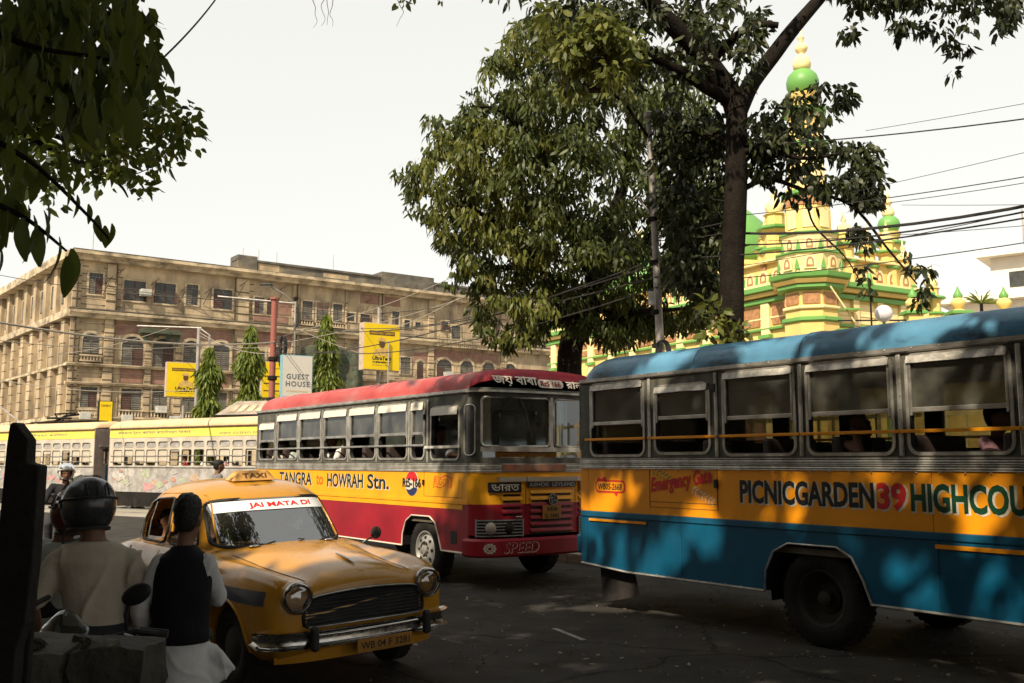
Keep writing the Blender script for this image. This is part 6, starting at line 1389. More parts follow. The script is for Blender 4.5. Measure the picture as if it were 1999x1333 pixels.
# globe lamp by the mosque
gl_ = at_y(1725, 612, 30); gt = thing('globe_lamp', 'white globe lamp in front of the yellow mosque', 'lamp', (gl_.x, 30, 0), 0)
MB().ball((0, 0, gl_.z), .27, n=24, m=14).build('globe', M['globe'], gt, smooth=180); MB().tube([(0, 0, 0), (0, 0, gl_.z - .25)], .05, 8).build('post', M['mosque_green'], gt)
for (px, Y) in ((1700, 29.0),):
    t = thing('lamp_stand', 'green lamp stand with slanted shades beside the white globe', 'lamp', (at_y(px, 600, Y).x, Y, 0), 0); z = at_y(px, 590, Y).z
    MB().tube([(0, 0, 0), (0, 0, z + .8)], .03, 6).build('post', M['tram_under'], t); MB().lathe([(.10, z + .5), (.12, z + .55), (.05, z + .9)], 8).build('lantern', M['mosque_green'], t)
    MB().box(-.9, -.2, z - .25, -.35, .3, z - .20, Matrix.Translation((0, 0, 0))).build('shade', M['mosque_green'], t, rot=(0, 0, 0)); MB().tube([(-1.2, 0, z + .5), (-.5, 0, z - .6)], .025, 5).build('stay', M['mosque_pale'], t)
# railing in front of the mosque, seen through the bus windows
rl = thing('railing', 'pale yellow pavement railing behind the buses', 'railing', tuple(street(17.5, 0)), math.atan2(-BD.y, -BD.x))
for z in (.5, 1.9, 2.6): MB().box(-30, -.03, z, 26, .03, z + .08).build('rail', M['mosque_pale'], rl)
bar = MB().box(-.03, -.02, .15, .03, .02, 2.75).mesh('bar', M['mosque_pale'])
for k in range(150): link_mesh('bar', bar, None, rl, loc=(-28 + k * .36, 0, 0))
# tiled kiosk roof behind the tram
kq = at_y(470, 795, 40)
ks = thing('kiosk', 'small kiosk with a weathered hipped roof behind the tram', 'kiosk', (kq.x, 40, 0), R(-20)); zk = kq.z
MB().box(-1.0, 0, 0, 1.6, 2, zk - .3).build('wall', M['plaster'], ks)
MB().add([(-1.1, -.2, zk - .3), (1.9, -.2, zk - .3), (1.9, 2.2, zk - .3), (-1.1, 2.2, zk - .3), (-.7, .7, zk + .30), (1.6, .7, zk + .30)], [(0, 1, 5, 4), (1, 2, 5), (2, 3, 4, 5), (3, 0, 4), (0, 3, 2, 1)]).build('roof', M['roof_tile'], ks)
for k in range(5):
    x = -.55 + k * .42
    MB().add([(x, -.06, zk - .18), (x + .28, -.06, zk - .18), (x + .28, .40, zk + .13), (x, .40, zk + .13)], [(0, 1, 2, 3)]).build('roof_sheet', M['plaster_trim'], ks)
MB().box(-1.2, -.3, zk - .38, 2.0, 2.3, zk - .31).build('eaves', M['tram_under'], ks)

# ---------------------------------------------------------------- overhead wires
def wire(p0, p1, sag, r, m='wire', n=14, label=None):
    pts = [p0.lerp(p1, k / n) - Vector((0, 0, sag * 4 * (k / n) * (1 - k / n))) for k in range(n + 1)]
    return MB().tube(pts, r, 5), pts
wires = [
 # right hand bundle, from beyond the right edge to the trunk and lamp post
 ((2100, 190), 11, (1430, 285), 16.0, .15, .010), ((2100, 305), 11, (1445, 420), 16.0, .12, .007), ((2100, 315), 11, (1440, 455), 16.0, .35, .022), ((2100, 335), 11, (1440, 478), 16.0, .30, .013), ((2100, 350), 11, (1285, 505), 17.1, .30, .012),
 ((2100, 372), 11, (1440, 520), 16.0, .1, .006), ((2100, 415), 13, (1500, 470), 17, .1, .005), ((2100, 425), 13, (1285, 555), 17.1, .2, .008), ((2100, 395), 12, (1760, 400), 20, .02, .005),
 ((2100, 180), 11, (1690, 255), 14, .02, .004), ((2100, 270), 11, (1640, 380), 14, .02, .004), ((2100, 330), 11, (1700, 400), 14, .05, .005),
 # lamp post to trunk and to the left behind the tree
 ((1280, 460), 17.1, (1440, 428), 15.6, .02, .010), ((1280, 470), 17.1, (1440, 450), 15.6, .03, .008), ((1282, 365), 17.1, (1440, 395), 15.6, .03, .006), ((1283, 505), 17.1, (545, 690), 40.4, .5, .016), ((1283, 515), 17.1, (700, 640), 42, .4, .014), ((1283, 540), 17.1, (577, 640), 41.4, .5, .014), ((1284, 560), 17.1, (536, 668), 40.4, .8, .014),
 # left wires across the facade
 ((-80, 615), 24, (536, 668), 40.4, .35, .035), ((-80, 655), 30, (420, 672), 45, .3, .015), ((420, 0), 6, (300, 130), 4.2, .02, .005),
 ((536, 660), 40.4, (905, 530), 60, .3, .02), ((536, 672), 40.4, (960, 560), 50, .3, .018), ((577, 610), 41.4, (980, 575), 48, .4, .015), ((389, 648), 45, (536, 690), 40.4, .3, .015), ((389, 655), 45, (577, 660), 41.4, .5, .012), ((536, 590), 40.4, (-80, 520), 60, .4, .02), ((741, 700), 41.8, (577, 640), 41.4, .1, .015), ((741, 650), 41.8, (930, 560), 44, .2, .015),
 ((536, 700), 40.4, (741, 660), 41.8, .2, .012), ((330, 640), 46, (120, 690), 58, .2, .015), ((-60, 730), 44, (390, 760), 46, .4, .015), ((536, 720), 40.4, (860, 680), 52, .3, .015)]
ORD = ['topmost', 'second from the top', 'third from the top', 'fourth from the top', 'fifth from the top', 'sixth from the top', 'seventh from the top', 'eighth from the top', 'ninth from the top', 'tenth from the top', 'eleventh from the top', 'lowest']
def cable_label(i):
    grp = list(range(12)) if i < 12 else list(range(12, 19)) if i < 19 else [19, 20] if i < 21 else [21] if i == 21 else list(range(22, len(wires)))
    key = (lambda k: wires[k][0][1]) if i < 12 or i >= 22 else (lambda k: wires[k][2][1])
    o = sorted(grp, key=lambda k: (key(k), k)).index(i); n = len(grp)
    word = 'lowest' if o == n - 1 and n > 1 else ORD[min(o, 10)]
    if i < 12: return word + ' of the cables leaving the right edge of the picture'
    if i < 19: return word + ' cable tied to the tall lamp post by the big tree'
    if i < 21: return ('thick black cable sagging across the left of the ochre facade', 'thin black cable below the thick one on the ochre facade')[i - 19]
    if i == 21: return 'single cable rising through the near leaves at upper left'
    return word + ' of the pale cables strung between poles before the ochre building'
for i, (a, ya, c, yc, sag, r) in enumerate(wires):
    p0 = at_y(a[0], a[1], ya); p1 = at_y(c[0], c[1], yc)
    if i < 12: p0 = p1 + (p0 - p1) * 1.7; sag *= 1.2        # runs on past the right edge
    light = (i > 18 and i % 3 != 0 and i != 21)
    b, pts = wire(p0, p1, sag, r)
    b.build('overhead_cable', M['wire_light' if light else 'wire'])
    tag(col.objects[-1], cable_label(i), 'cable', 'overhead cables')
# ---------------------------------------------------------------- foliage
def leaf_cloud(name, mat_, parent, pos, axis, L, W, fold=0.25, loc=None):
    """one mesh of many folded leaves; pos, axis (n,3), L, W (n,)"""
    n = len(pos); pos = np.asarray(pos, float); a = np.asarray(axis, float); a /= np.linalg.norm(a, axis=1)[:, None]
    rnd = rng.normal(size=(n, 3)); s = np.cross(a, rnd); s /= (np.linalg.norm(s, axis=1)[:, None] + 1e-9); u = np.cross(s, a)
    L = np.asarray(L)[:, None]; W = np.asarray(W)[:, None]
    base = pos; tip = pos + a * L - np.array([0, 0, .12]) * L; mid = pos + a * L * .45
    m1 = pos + a * L * .26; m2 = pos + a * L * .66 - np.array([0, 0, .05]) * L
    l1 = m1 + s * W * .46 + u * W * fold; r1 = m1 - s * W * .46 + u * W * fold; l2 = m2 + s * W * .42 + u * W * fold; r2_ = m2 - s * W * .42 + u * W * fold
    v = np.stack([base, l1, l2, tip, r2_, r1], 1).reshape(-1, 3)
    me = bpy.data.meshes.new(name); me.vertices.add(6 * n); me.vertices.foreach_set('co', v.ravel().astype(np.float32))
    i = np.arange(n) * 6; loops = np.stack([i, i + 1, i + 5, i + 1, i + 2, i + 4, i + 1, i + 4, i + 5, i + 2, i + 3, i + 4], 1).ravel()
    me.loops.add(12 * n); me.loops.foreach_set('vertex_index', loops.astype(np.int32))
    me.polygons.add(4 * n); me.polygons.foreach_set('loop_start', (np.arange(4 * n) * 3).astype(np.int32)); me.update(calc_edges=True); me.validate()
    me.materials.append(mat_); o = link_mesh(name, me, None, parent, loc=loc); o['kind'] = 'stuff'; return o
def clump_leaves(centres, radii, per, L0, W0, droop=0.7, jit=0.6):
    P, A, LL, WW = [], [], [], []
    for c, r, n in zip(centres, radii, per):
        n = int(n)
        if n <= 0: continue
        d = rng.normal(size=(n, 3)); d /= np.linalg.norm(d, axis=1)[:, None]; rad = r * rng.random(n) ** .45
        p = np.array(c) + d * rad[:, None] * np.array([1, 1, .8])
        ax = d * np.array([1, 1, .4]) * (1 - droop) + np.array([0, 0, -1]) * droop + rng.normal(size=(n, 3)) * jit * .5
        P.append(p); A.append(ax); LL.append(L0 * rng.uniform(.6, 1.3, n)); WW.append(W0 * rng.uniform(.6, 1.3, n))
    return np.concatenate(P), np.concatenate(A), np.concatenate(LL), np.concatenate(WW)
def limb(b, pts, r0, r1, n=8, wob=0.0):
    pts = [Vector(p) for p in pts]; out = []
    m = len(pts) - 1; st = 5
    for i in range(m):
        p0 = pts[max(i - 1, 0)]; p1 = pts[i]; p2 = pts[i + 1]; p3 = pts[min(i + 2, m)]
        for k in range(st):
            f = k / st; out.append(0.5 * ((2 * p1) + (p2 - p0) * f + (2 * p0 - 5 * p1 + 4 * p2 - p3) * f * f + (3 * p1 - p0 - 3 * p2 + p3) * f ** 3))
    out.append(pts[-1]); k = len(out)
    if wob: out = [p + Vector(noise.noise_vector(p * 1.3)) * wob for p in out]
    b.tube(out, [r0 + (r1 - r0) * (i / (k - 1)) for i in range(k)], n); return b
def in_poly(px, py, poly): return inside((px, py), poly)
def sample_poly(poly, n):
    xs = [p[0] for p in poly]; ys = [p[1] for p in poly]; out = []
    while len(out) < n:
        x, y = random.uniform(min(xs), max(xs)), random.uniform(min(ys), max(ys))
        if in_poly(x, y, poly): out.append((x, y))
    return out

# the big leafy tree behind the buses
TB = at_y(1112, 735, 22.5); TB.z = 0.15
big = thing('leafy_tree', 'big dense tree with drooping leaves behind the two buses', 'tree', (TB.x, 22.5, .15), 0)
def rel(px, py, Y, org): p = at_y(px, py, Y); return p - org
O = Vector((TB.x, 22.5, .15))
limbs = [([(0, 0, 0), (.02, 0, 1.8), rel(1112, 690, 22.5, O), rel(1135, 640, 22.5, O), rel(1165, 560, 22.6, O), rel(1190, 440, 22.5, O)], .34, .20),
 ([rel(1130, 645, 22.5, O), rel(1090, 580, 22.0, O), rel(1030, 480, 21.6, O), rel(960, 380, 21.3, O)], .20, .05), ([rel(1165, 560, 22.6, O), rel(1100, 420, 22.2, O), rel(1050, 260, 22, O), rel(1060, 120, 22, O)], .18, .04),
 ([rel(1190, 440, 22.5, O), rel(1230, 300, 22.8, O), rel(1220, 150, 22.5, O)], .19, .04), ([rel(1170, 560, 22.6, O), rel(1260, 470, 22, O), rel(1330, 380, 21.8, O)], .14, .04), ([rel(1150, 600, 22.5, O), rel(1240, 610, 21.5, O), rel(1340, 600, 21, O)], .10, .03), ([rel(1060, 530, 21.8, O), rel(960, 520, 21.5, O), rel(900, 530, 21.5, O)], .08, .02), ([rel(1050, 300, 22, O), rel(980, 220, 21.8, O), rel(920, 210, 21.7, O)], .07, .02), ([rel(1010, 450, 21.6, O), rel(900, 400, 21.2, O), rel(820, 370, 21.2, O)], .07, .02)]
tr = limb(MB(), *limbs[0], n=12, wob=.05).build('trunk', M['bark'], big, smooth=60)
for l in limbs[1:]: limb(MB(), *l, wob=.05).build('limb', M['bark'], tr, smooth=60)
SIL = [(1085, 30), (1010, 40), (985, 75), (960, 130), (925, 200), (905, 235), (855, 245), (845, 300), (785, 350), (800, 385), (840, 425), (858, 465), (885, 480), (890, 540), (930, 555), (940, 600), (950, 650), (985, 690), (1040, 660), (1080, 640), (1130, 655), (1180, 690), (1240, 660), (1300, 650), (1390, 640), (1415, 560), (1415, 420), (1400, 250), (1350, 120), (1250, 60), (1150, 30)]
cs = sample_poly(SIL, 520); C, Rr, Np = [], [], []
for (px, py) in cs:
    edge = min(math.hypot(px - q[0], py - q[1]) for q in SIL)
    depth = random.uniform(-1.0, 1.0) * (0.5 + min(1.0, edge / 160) * 2.2)
    C.append(rel(px, py, 22.3 + depth, O)); Rr.append(random.uniform(.22, .50) * (0.75 if edge < 45 else 1)); Np.append(random.uniform(55, 110))
# limbs' sprays reaching past the outline
for q in SIL[2:17]:
    for k in range(3): C.append(rel(q[0] + random.uniform(-14, 22), q[1] + random.uniform(-16, 18), 21.9 + random.uniform(-.8, .8), O)); Rr.append(random.uniform(.16, .30)); Np.append(random.uniform(25, 45))
P, A, LL, WW = clump_leaves(C, Rr, Np, .20, .062, .72, .7)
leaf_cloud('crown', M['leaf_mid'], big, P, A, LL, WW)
# a lighter layer on the left, its sunlit look put into the leaf colour
cs = [(px, py) for (px, py) in sample_poly(SIL, 200) if px < 1080][:70]
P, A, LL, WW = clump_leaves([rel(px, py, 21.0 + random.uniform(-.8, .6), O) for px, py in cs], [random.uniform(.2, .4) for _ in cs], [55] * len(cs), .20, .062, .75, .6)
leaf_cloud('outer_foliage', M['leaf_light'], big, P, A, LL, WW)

# the tall tree with the forked trunk beside the mosque
T2Y = 15.6; B2 = at_y(1428, 660, T2Y); O2 = Vector((B2.x, T2Y, .15))
tall = thing('forked_tree', 'tall dark tree with a forked trunk in front of the mosque', 'tree', tuple(O2), 0)
def r2(px, py, dy=0.0): return at_y(px, py, T2Y + dy) - O2
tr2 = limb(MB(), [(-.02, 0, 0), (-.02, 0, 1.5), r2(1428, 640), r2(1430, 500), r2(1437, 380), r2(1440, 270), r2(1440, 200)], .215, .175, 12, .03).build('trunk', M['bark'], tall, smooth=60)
for (pts, a, c) in [([r2(1440, 215), r2(1415, 165), r2(1360, 95, -.2), r2(1290, 25, -.5), r2(1235, -30, -.8), r2(1150, -130, -1.0)], .20, .11), ([r2(1438, 225), r2(1470, 160, .1), r2(1530, 80, .2), r2(1590, 10, .4), r2(1660, -80, .5)], .17, .09), ([r2(1425, 195), r2(1370, 165, -.4), r2(1310, 130, -.8), r2(1235, 95, -1.2)], .12, .05), ([r2(1395, 130), r2(1375, 80, .4), r2(1365, 20, .6), r2(1355, -60, .8)], .08, .04), ([r2(1400, 110), r2(1440, 70, -.3), r2(1480, 48, -.5), r2(1520, 48, -.6)], .07, .05), ([r2(1440, 300), r2(1490, 290, -.3), r2(1560, 310, -.5), r2(1640, 300, -.8)], .06, .02), ([r2(1438, 380), r2(1500, 350, .3), r2(1570, 370, .3), r2(1660, 400, 0), r2(1730, 480, -.2), r2(1790, 555, -.3)], .05, .012), ([r2(1440, 290), r2(1390, 260, .5), r2(1330, 270, .8)], .05, .02), ([r2(1570, 370, .3), r2(1590, 440, .1), r2(1650, 500, -.1), r2(1685, 560, -.2)], .02, .008)]:
    limb(MB(), pts, a, c, 10, .03).build('limb', M['bark'], tr2, smooth=60)
REG = [([(1290, 230), (1420, 200), (1425, 420), (1400, 600), (1330, 600), (1290, 400)], 75, .20, .42, 60, 1.2),
       ([(1460, 230), (1560, 210), (1700, 300), (1735, 370), (1690, 400), (1590, 400), (1510, 370), (1470, 310)], 46, .20, .34, 42, .8),
       ([(1540, 180), (1630, 155), (1680, 200), (1660, 260), (1560, 260)], 12, .12, .22, 26, .5),
       ([(1500, 170), (1540, 260), (1530, 330), (1470, 260)], 8, .15, .25, 30, .5),
       ([(1010, 0), (1500, 0), (1440, 190), (1330, 170), (1220, 160), (1080, 150), (1060, 60)], 80, .18, .36, 44, 1.5),
       ([(1640, 20), (1820, -20), (1990, 0), (1995, 90), (1900, 60), (1800, 80), (1700, 90), (1660, 95)], 20, .12, .22, 24, .7),
       ([(1840, 60), (1900, 70), (1900, 150), (1845, 150)], 4, .10, .16, 18, .3),
       ([(1500, -60), (1999, -80), (1999, 10), (1660, 10)], 34, .2, .35, 42, 1.0),
       ([(900, -160), (2000, -160), (2000, -40), (900, -30)], 90, .3, .5, 60, 2.5),
       ([(1640, 430), (1710, 470), (1720, 510), (1690, 500)], 7, .10, .18, 16, .3), ([(1750, 480), (1810, 520), (1800, 600), (1760, 560)], 7, .10, .16, 14, .3), ([(1680, 520), (1710, 540), (1690, 580)], 3, .08, .14, 12, .2)]
C, Rr, Np = [], [], []
for (poly, n, ra, rb, per, dd) in REG:
    for (px, py) in sample_poly(poly, n): C.append(r2(px, py, random.uniform(.6, 2.2) if per == 60 and dd == 1.2 else random.uniform(-dd, dd))); Rr.append(random.uniform(ra, rb)); Np.append(random.uniform(.6, 1.3) * per)
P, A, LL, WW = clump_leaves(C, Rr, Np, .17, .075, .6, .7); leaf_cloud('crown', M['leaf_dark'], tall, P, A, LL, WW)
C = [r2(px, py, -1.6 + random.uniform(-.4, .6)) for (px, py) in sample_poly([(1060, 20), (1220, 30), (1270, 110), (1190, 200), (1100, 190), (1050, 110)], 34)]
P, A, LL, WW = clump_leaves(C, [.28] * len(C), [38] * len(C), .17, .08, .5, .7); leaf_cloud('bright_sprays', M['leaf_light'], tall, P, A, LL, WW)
C = [r2(px, py, -.35 + random.uniform(-.15, .15)) for (px, py) in [(1395, 625), (1415, 635), (1440, 640), (1405, 610), (1425, 650), (1380, 650), (1455, 650), (1385, 595)]]
P, A, LL, WW = clump_leaves(C, [.12] * len(C), [14] * len(C), .20, .09, .1, .6); leaf_cloud('trunk_shoots', M['leaf_light'], tall, P, A, LL, WW)
# bare hanging twigs
b = MB()
for (px, py) in ((610, 30), (640, 20), (625, 60), (600, 90), (765, 30)):
    p0 = r2(px + random.uniform(-10, 20), -30, -4); pts = [p0]; q = p0.copy()
    for k in range(6): q = q + Vector((random.uniform(-.05, .05), random.uniform(-.03, .03), -.09)); pts.append(q.copy())
    limb(MB(), pts, .006, .002, 4).build('hanging_twig', M['dry_twig'], tall)
P, A, LL, WW = clump_leaves([r2(785, 5, -4), r2(800, -10, -4), r2(860, -10, -4)], [.09] * 3, [8] * 3, .10, .05, .4, .6); leaf_cloud('hanging_leaves', M['leaf_light'], tall, P, A, LL, WW)

# slender drooping trees
def ashoka(px, ytop, Y, wpx, label):
    p = at_y(px, ytop, Y); h = p.z; w = wpx / 1900 * Y / 2
    t = thing('slender_tree', label, 'tree', (p.x, Y, 0), 0, 'slender trees before the ochre building')
    MB().tube([(0, 0, 0), (.03, 0, h * .5), (0, 0, h - .3)], [.12, .08, .03], 7).build('trunk', M['bark'], t, smooth=60)
    P, A, LL, WW = [], [], [], []
    n = 4200; z = rng.random(n) ** .85; prof = np.minimum(1, ((1 - z) * 4.0 + .03)) ** .7 * w * (.62 + .2 * (1 - z)) * (1 + .30 * np.sin(z * 23 + rng.random() * 6)); th = rng.random(n) * 6.283; rr = prof * (0.45 + .6 * rng.random(n))
    lob = 1 + .38 * np.sin(th * 2 + z * 17 + rng.random() * 6)
    P = np.stack([rr * lob * np.cos(th), rr * lob * np.sin(th), 1.2 + z * (h - 1.0)], 1); A = np.stack([np.cos(th) * .5, np.sin(th) * .5, -np.ones(n)], 1) + rng.normal(size=(n, 3)) * .25
    leaf_cloud('crown', M['leaf_ashoka'], t, P, A, .36 * rng.uniform(.6, 1.3, n), .085 * rng.uniform(.6, 1.3, n)); return t
ashoka(410, 685, 44, 48, 'shortest slender tree, right beside the small yellow billboard'); ashoka(490, 642, 44.5, 54, 'slender drooping tree just left of the red pole'); ashoka(638, 622, 43, 56, 'slender drooping tree just right of the guest house sign')

# near left tree: trunk just outside the picture, crown over the camera, big leaves hanging into view
near = thing('near_tree', 'tree whose big near leaves hang into the upper left corner', 'tree', (-5.2, 0.6, 0), 0)
ON = Vector((-5.2, .6, 0))
trn = limb(MB(), [(0, 0, 0), (.05, .05, 2.0), (.1, .2, 4.0), (.3, .4, 6.0), (.5, .3, 8.0)], .34, .16, 12, .05).build('trunk', M['bark'], near, smooth=60)
for pts, a, c in [([(.1, .2, 4.0), (1.2, 1.0, 5.2), (2.4, 1.8, 5.6), (3.2, 2.2, 5.0)], .14, .03), ([(.2, .3, 5), (-.8, 3, 6.5), (-1.5, 6, 7.0)], .14, .04), ([(.3, .4, 6), (2.5, -.5, 7.5), (5, -1.2, 8.2)], .13, .04), ([(.4, .3, 7), (2.0, 2.5, 8.2), (3.5, 5.5, 8.6)], .12, .03), ([(.3, .4, 6), (.5, -2.5, 7.5), (.8, -5, 8)], .12, .04)]:
    limb(MB(), pts, a, c, 8, .06).build('limb', M['bark'], trn, smooth=60)
# individual leaves near the lens
def leaf_mesh(nm, L, W, bend):
    P = []; n = 7
    for i in range(n):
        t = i / (n - 1); w = W * .5 * math.sin(math.pi * min(1, t * .92 + .04)) ** .8 * (1 - .25 * t); z = -bend * t * t * L
        P.append([(t * L, -w, z + w * .35), (t * L, 0, z), (t * L, w, z + w * .35)])
    return MB().grid(P).mesh(nm, M['leaf_near'], 180)
LM = [leaf_mesh('leaf', .108, .046, .25), leaf_mesh('leaf', .122, .052, .4), leaf_mesh('leaf', .095, .043, .15)]
def hang_leaf(p, size=1.0, tilt=None, az=None, parent=None, org=ON):
    az = random.uniform(0, 6.283) if az is None else az; tilt = random.uniform(.8, 1.5) if tilt is None else tilt
    o = link_mesh('leaf', random.choice(LM), None, parent, loc=p - org, rot=(random.uniform(-.6, .6), tilt, az), scale=(size,) * 3); return o
NP = [(0, 0), (120, -20), (270, -20), (300, 70), (310, 130), (290, 230), (240, 260), (200, 230), (130, 250), (80, 210), (60, 280), (40, 370), (30, 460), (0, 470)]
br = limb(MB(), [rel(-60, 40, 2.7, ON), rel(60, 90, 2.7, ON), rel(180, 110, 2.75, ON), rel(290, 130, 2.8, ON)], .012, .003, 6).build('branch', M['bark'], near)
br2 = limb(MB(), [rel(-60, 250, 2.6, ON), rel(20, 290, 2.6, ON), rel(90, 340, 2.65, ON), rel(190, 440, 2.7, ON), rel(215, 470, 2.7, ON)], .010, .002, 6).build('branch', M['bark'], near)
br3 = limb(MB(), [rel(-60, 380, 2.5, ON), rel(20, 410, 2.5, ON), rel(70, 440, 2.5, ON), rel(130, 490, 2.5, ON)], .010, .003, 6).build('branch', M['bark'], near)
for (px, py) in sample_poly(NP, 230): hang_leaf(at_y(px, py - 30, 2.75 + random.uniform(-.35, .45)), random.uniform(.42, .78), parent=br)
for (px, py, s, az) in [(270, 20, .8, 1.2), (290, 70, .9, .9), (240, 60, 1.1, 1.4), (262, 190, 1.2, 1.9), (275, 110, .9, 1.5), (180, 200, 1.0, 2.2), (225, 180, 1.0, 1.2), (250, 0, .9, 1.0)]: hang_leaf(at_y(px, py, 2.6), s, 1.35, az, br)
for (px, py, s) in [(150, 380, .62), (172, 398, .62), (192, 420, .62), (205, 440, .60), (218, 436, .55), (150, 335, .5)]: hang_leaf(at_y(px, py, 2.7), s, 1.4, random.uniform(.8, 2.2), br2)
for (px, py) in [(90, 330), (110, 345), (70, 320), (120, 310), (60, 350), (40, 380), (100, 300), (130, 370)]: hang_leaf(at_y(px, py - 15, 2.65 + random.uniform(-.1, .1)), random.uniform(.7, 1.0), parent=br2)
for (px, py, s) in [(65, 420, 1.0), (85, 410, .9), (45, 425, .9), (75, 440, 1.0), (115, 462, .95), (140, 485, 1.0), (130, 500, .8), (30, 400, .8), (55, 400, .9), (90, 390, .8), (20, 370, .9), (0, 480, .8), (5, 450, .6)]: hang_leaf(at_y(px, py, 2.5 + random.uniform(-.08, .08)), s, random.uniform(1.2, 1.5), random.uniform(.6, 2.4), br3)
# the dark thick of the crown behind them
C = [at_y(px, py, 3.6 + random.uniform(-.4, .9)) - ON for (px, py) in sample_poly([(-60, -60), (250, -60), (285, 60), (280, 150), (250, 215), (180, 215), (120, 225), (60, 200), (20, 330), (-60, 380)], 75)]
P, A, LL, WW = clump_leaves(C, [.12] * len(C), [16] * len(C), .10, .045, .6, .7); leaf_cloud('thick_foliage', M['leaf_near'], near, P, A, LL, WW)
# smaller foliage of the same kind further off
C, Rr, Np = [], [], []
for (px, py) in sample_poly([(0, 240), (120, 230), (300, 170), (330, 180), (375, 215), (385, 265), (345, 290), (310, 320), (290, 355), (260, 380), (200, 345), (130, 330), (110, 400), (0, 330)], 90): C.append(at_y(px, py, 8.0 + random.uniform(-.9, .9)) - ON); Rr.append(random.uniform(.12, .24)); Np.append(random.uniform(10, 26))
P, A, LL, WW = clump_leaves(C, Rr, Np, .10, .052, .35, .8); leaf_cloud('far_sprays', M['leaf_near'], near, P, A, LL, WW)
for pts in ([rel(-40, 180, 8, ON), rel(120, 270, 8, ON), rel(260, 250, 8, ON), rel(380, 262, 8, ON)], [rel(-40, 220, 8, ON), rel(100, 290, 8, ON), rel(220, 350, 8, ON), rel(250, 385, 8, ON)]): limb(MB(), pts, .03, .006, 6).build('limb', M['bark'], near)
for px, py in ((300, 175), (340, 215), (290, 330), (240, 250)): limb(MB(), [rel(180, 270, 8, ON), rel((180 + px) / 2, py + 10, 8, ON), rel(px, py, 8, ON)], .012, .003, 5).build('twig', M['bark'], near)

# street trees behind and beside the photographer, whose crowns shade the foreground
STREAKS = [(.5, 1.08, 1.5, .5, .07), (.95, 1.1, 1.5, .45, .13), (2.15, 1.15, 2.85, .55, .15), (1.85, 1.0, 2.15, .66, .09), (3.25, 1.25, 4.4, .85, .11), (4.2, .95, 5.0, .45, .11), (4.0, .78, 4.45, .45, .08), (4.9, 1.05, 5.5, .6, .11), (.1, 1.25, .9, 1.65, .22), (1.3, 1.2, 2.0, 1.3, .10), (2.3, 1.22, 3.4, 1.36, .10), (3.0, 1.66, 3.8, 1.78, .10), (4.2, 1.7, 5.2, 1.45, .09), (2.0, 1.72, 2.5, 1.72, .06), (.0, 2.7, 1.0, 2.64, .06), (2.4, 2.66, 3.2, 2.64, .06), (3.4, 2.66, 4.3, 2.62, .06), (4.5, 2.68, 5.3, 2.64, .06), (1.4, 2.56, 2.1, 2.55, .05)]
def sun_keep(P):
    """leaves that would shade what the photograph shows sunlit are thinned out of the crowns"""
    S = np.array(SUN_DIR); keep = np.ones(len(P), bool)
    for (x, y, z, rad) in GAPS:
        t = (P[:, 2] - z) / S[2]; g = P - S * t[:, None]; keep &= ((g[:, 0] - x) ** 2 + (g[:, 1] - y) ** 2 > (rad + .08) ** 2)
    n = np.array(BN); f = -np.array(BD)
    for org, which in ((np.array(b_org), 'blue'), (np.array(r_org), 'red')):
        t = ((P - org) @ n) / (S @ n); g = P - S * t[:, None]; u = (g - org) @ f; z = g[:, 2]
        if which == 'red': keep &= ~((u > -1.5) & (u < 6.75) & (z > .2) & (z < 3.4) & (t > 0) & (rng.random(len(P)) > .06))
        else:
            for (u0, z0, u1, z1, r) in STREAKS:
                d = np.array([u1 - u0, z1 - z0]); L2 = d @ d; k = np.clip(((u - u0) * d[0] + (z - z0) * d[1]) / L2, 0, 1); e = (u - u0 - k * d[0]) ** 2 + (z - z0 - k * d[1]) ** 2
                keep &= ~((e < (r + .035) ** 2) & (t > 0))
    return keep
def shade_crown(parent, org, spots, n_per, r, L=.38, W=.19, m='leaf_dark'):
    P, A, LL, WW = clump_leaves([Vector(s) for s in spots], [r * random.uniform(.8, 1.2) for _ in spots], [n_per * random.uniform(.7, 1.3) for _ in spots], L, W, .45, .7)
    k = sun_keep(P); k &= ~((P[:, 1] > .4) & (np.abs(P[:, 0]) < .60 * P[:, 1] + .3) & (P[:, 2] < CAM_H + .505 * P[:, 1] + .55)); return leaf_cloud('crown', M[m], parent, P[k] - np.array(org), A[k], LL[k], WW[k])
def lit_gap(P3):
    """spots whose leaves would shade what the photograph shows sunlit"""
    k = P3.z / SUN_DIR.z
    for (x, y, z, rad) in GAPS:
        t = (P3.z - z) / SUN_DIR.z; g = P3 - SUN_DIR * t
        if (g.x - x) ** 2 + (g.y - y) ** 2 < rad * rad: return True
    return False
GAPS = [(-2.8, 9.6, 1.6, 1.1), (-2.2, 9.0, 1.5, .6), (-1.8, 8.4, 1.0, .62)] + [tuple((r_org - BD * u + BN * (-.2)).xy) + (1.5, 1.0) for u in (0, 1, 2, 3, 4, 5, 6)] + [(-2.05, 5.6, 1.3, .16), (-4.6, 14, .5, 2.2), (-6.0, 18, .5, 4.0), (1.3, 12.0, 0, .45), (2.0, 11.8, 0, .45), (2.6, 11.6, 0, .35), (.6, 12.1, 0, .3), (0.6, 8.8, 0, .22), (2.1, 8.0, 0, .25), (.9, 10.6, 0, .2), (2.2, 9.6, 0, .2), (1.5, 7.2, 0, .2), (.2, 10, 0, .2), (2.6, 8.5, 0, .2), (1.7, 11.0, 2.95, .5), (2.6, 10.0, 2.95, .45), (3.6, 8.4, 2.95, .5), (4.6, 7.2, 2.95, .5)]
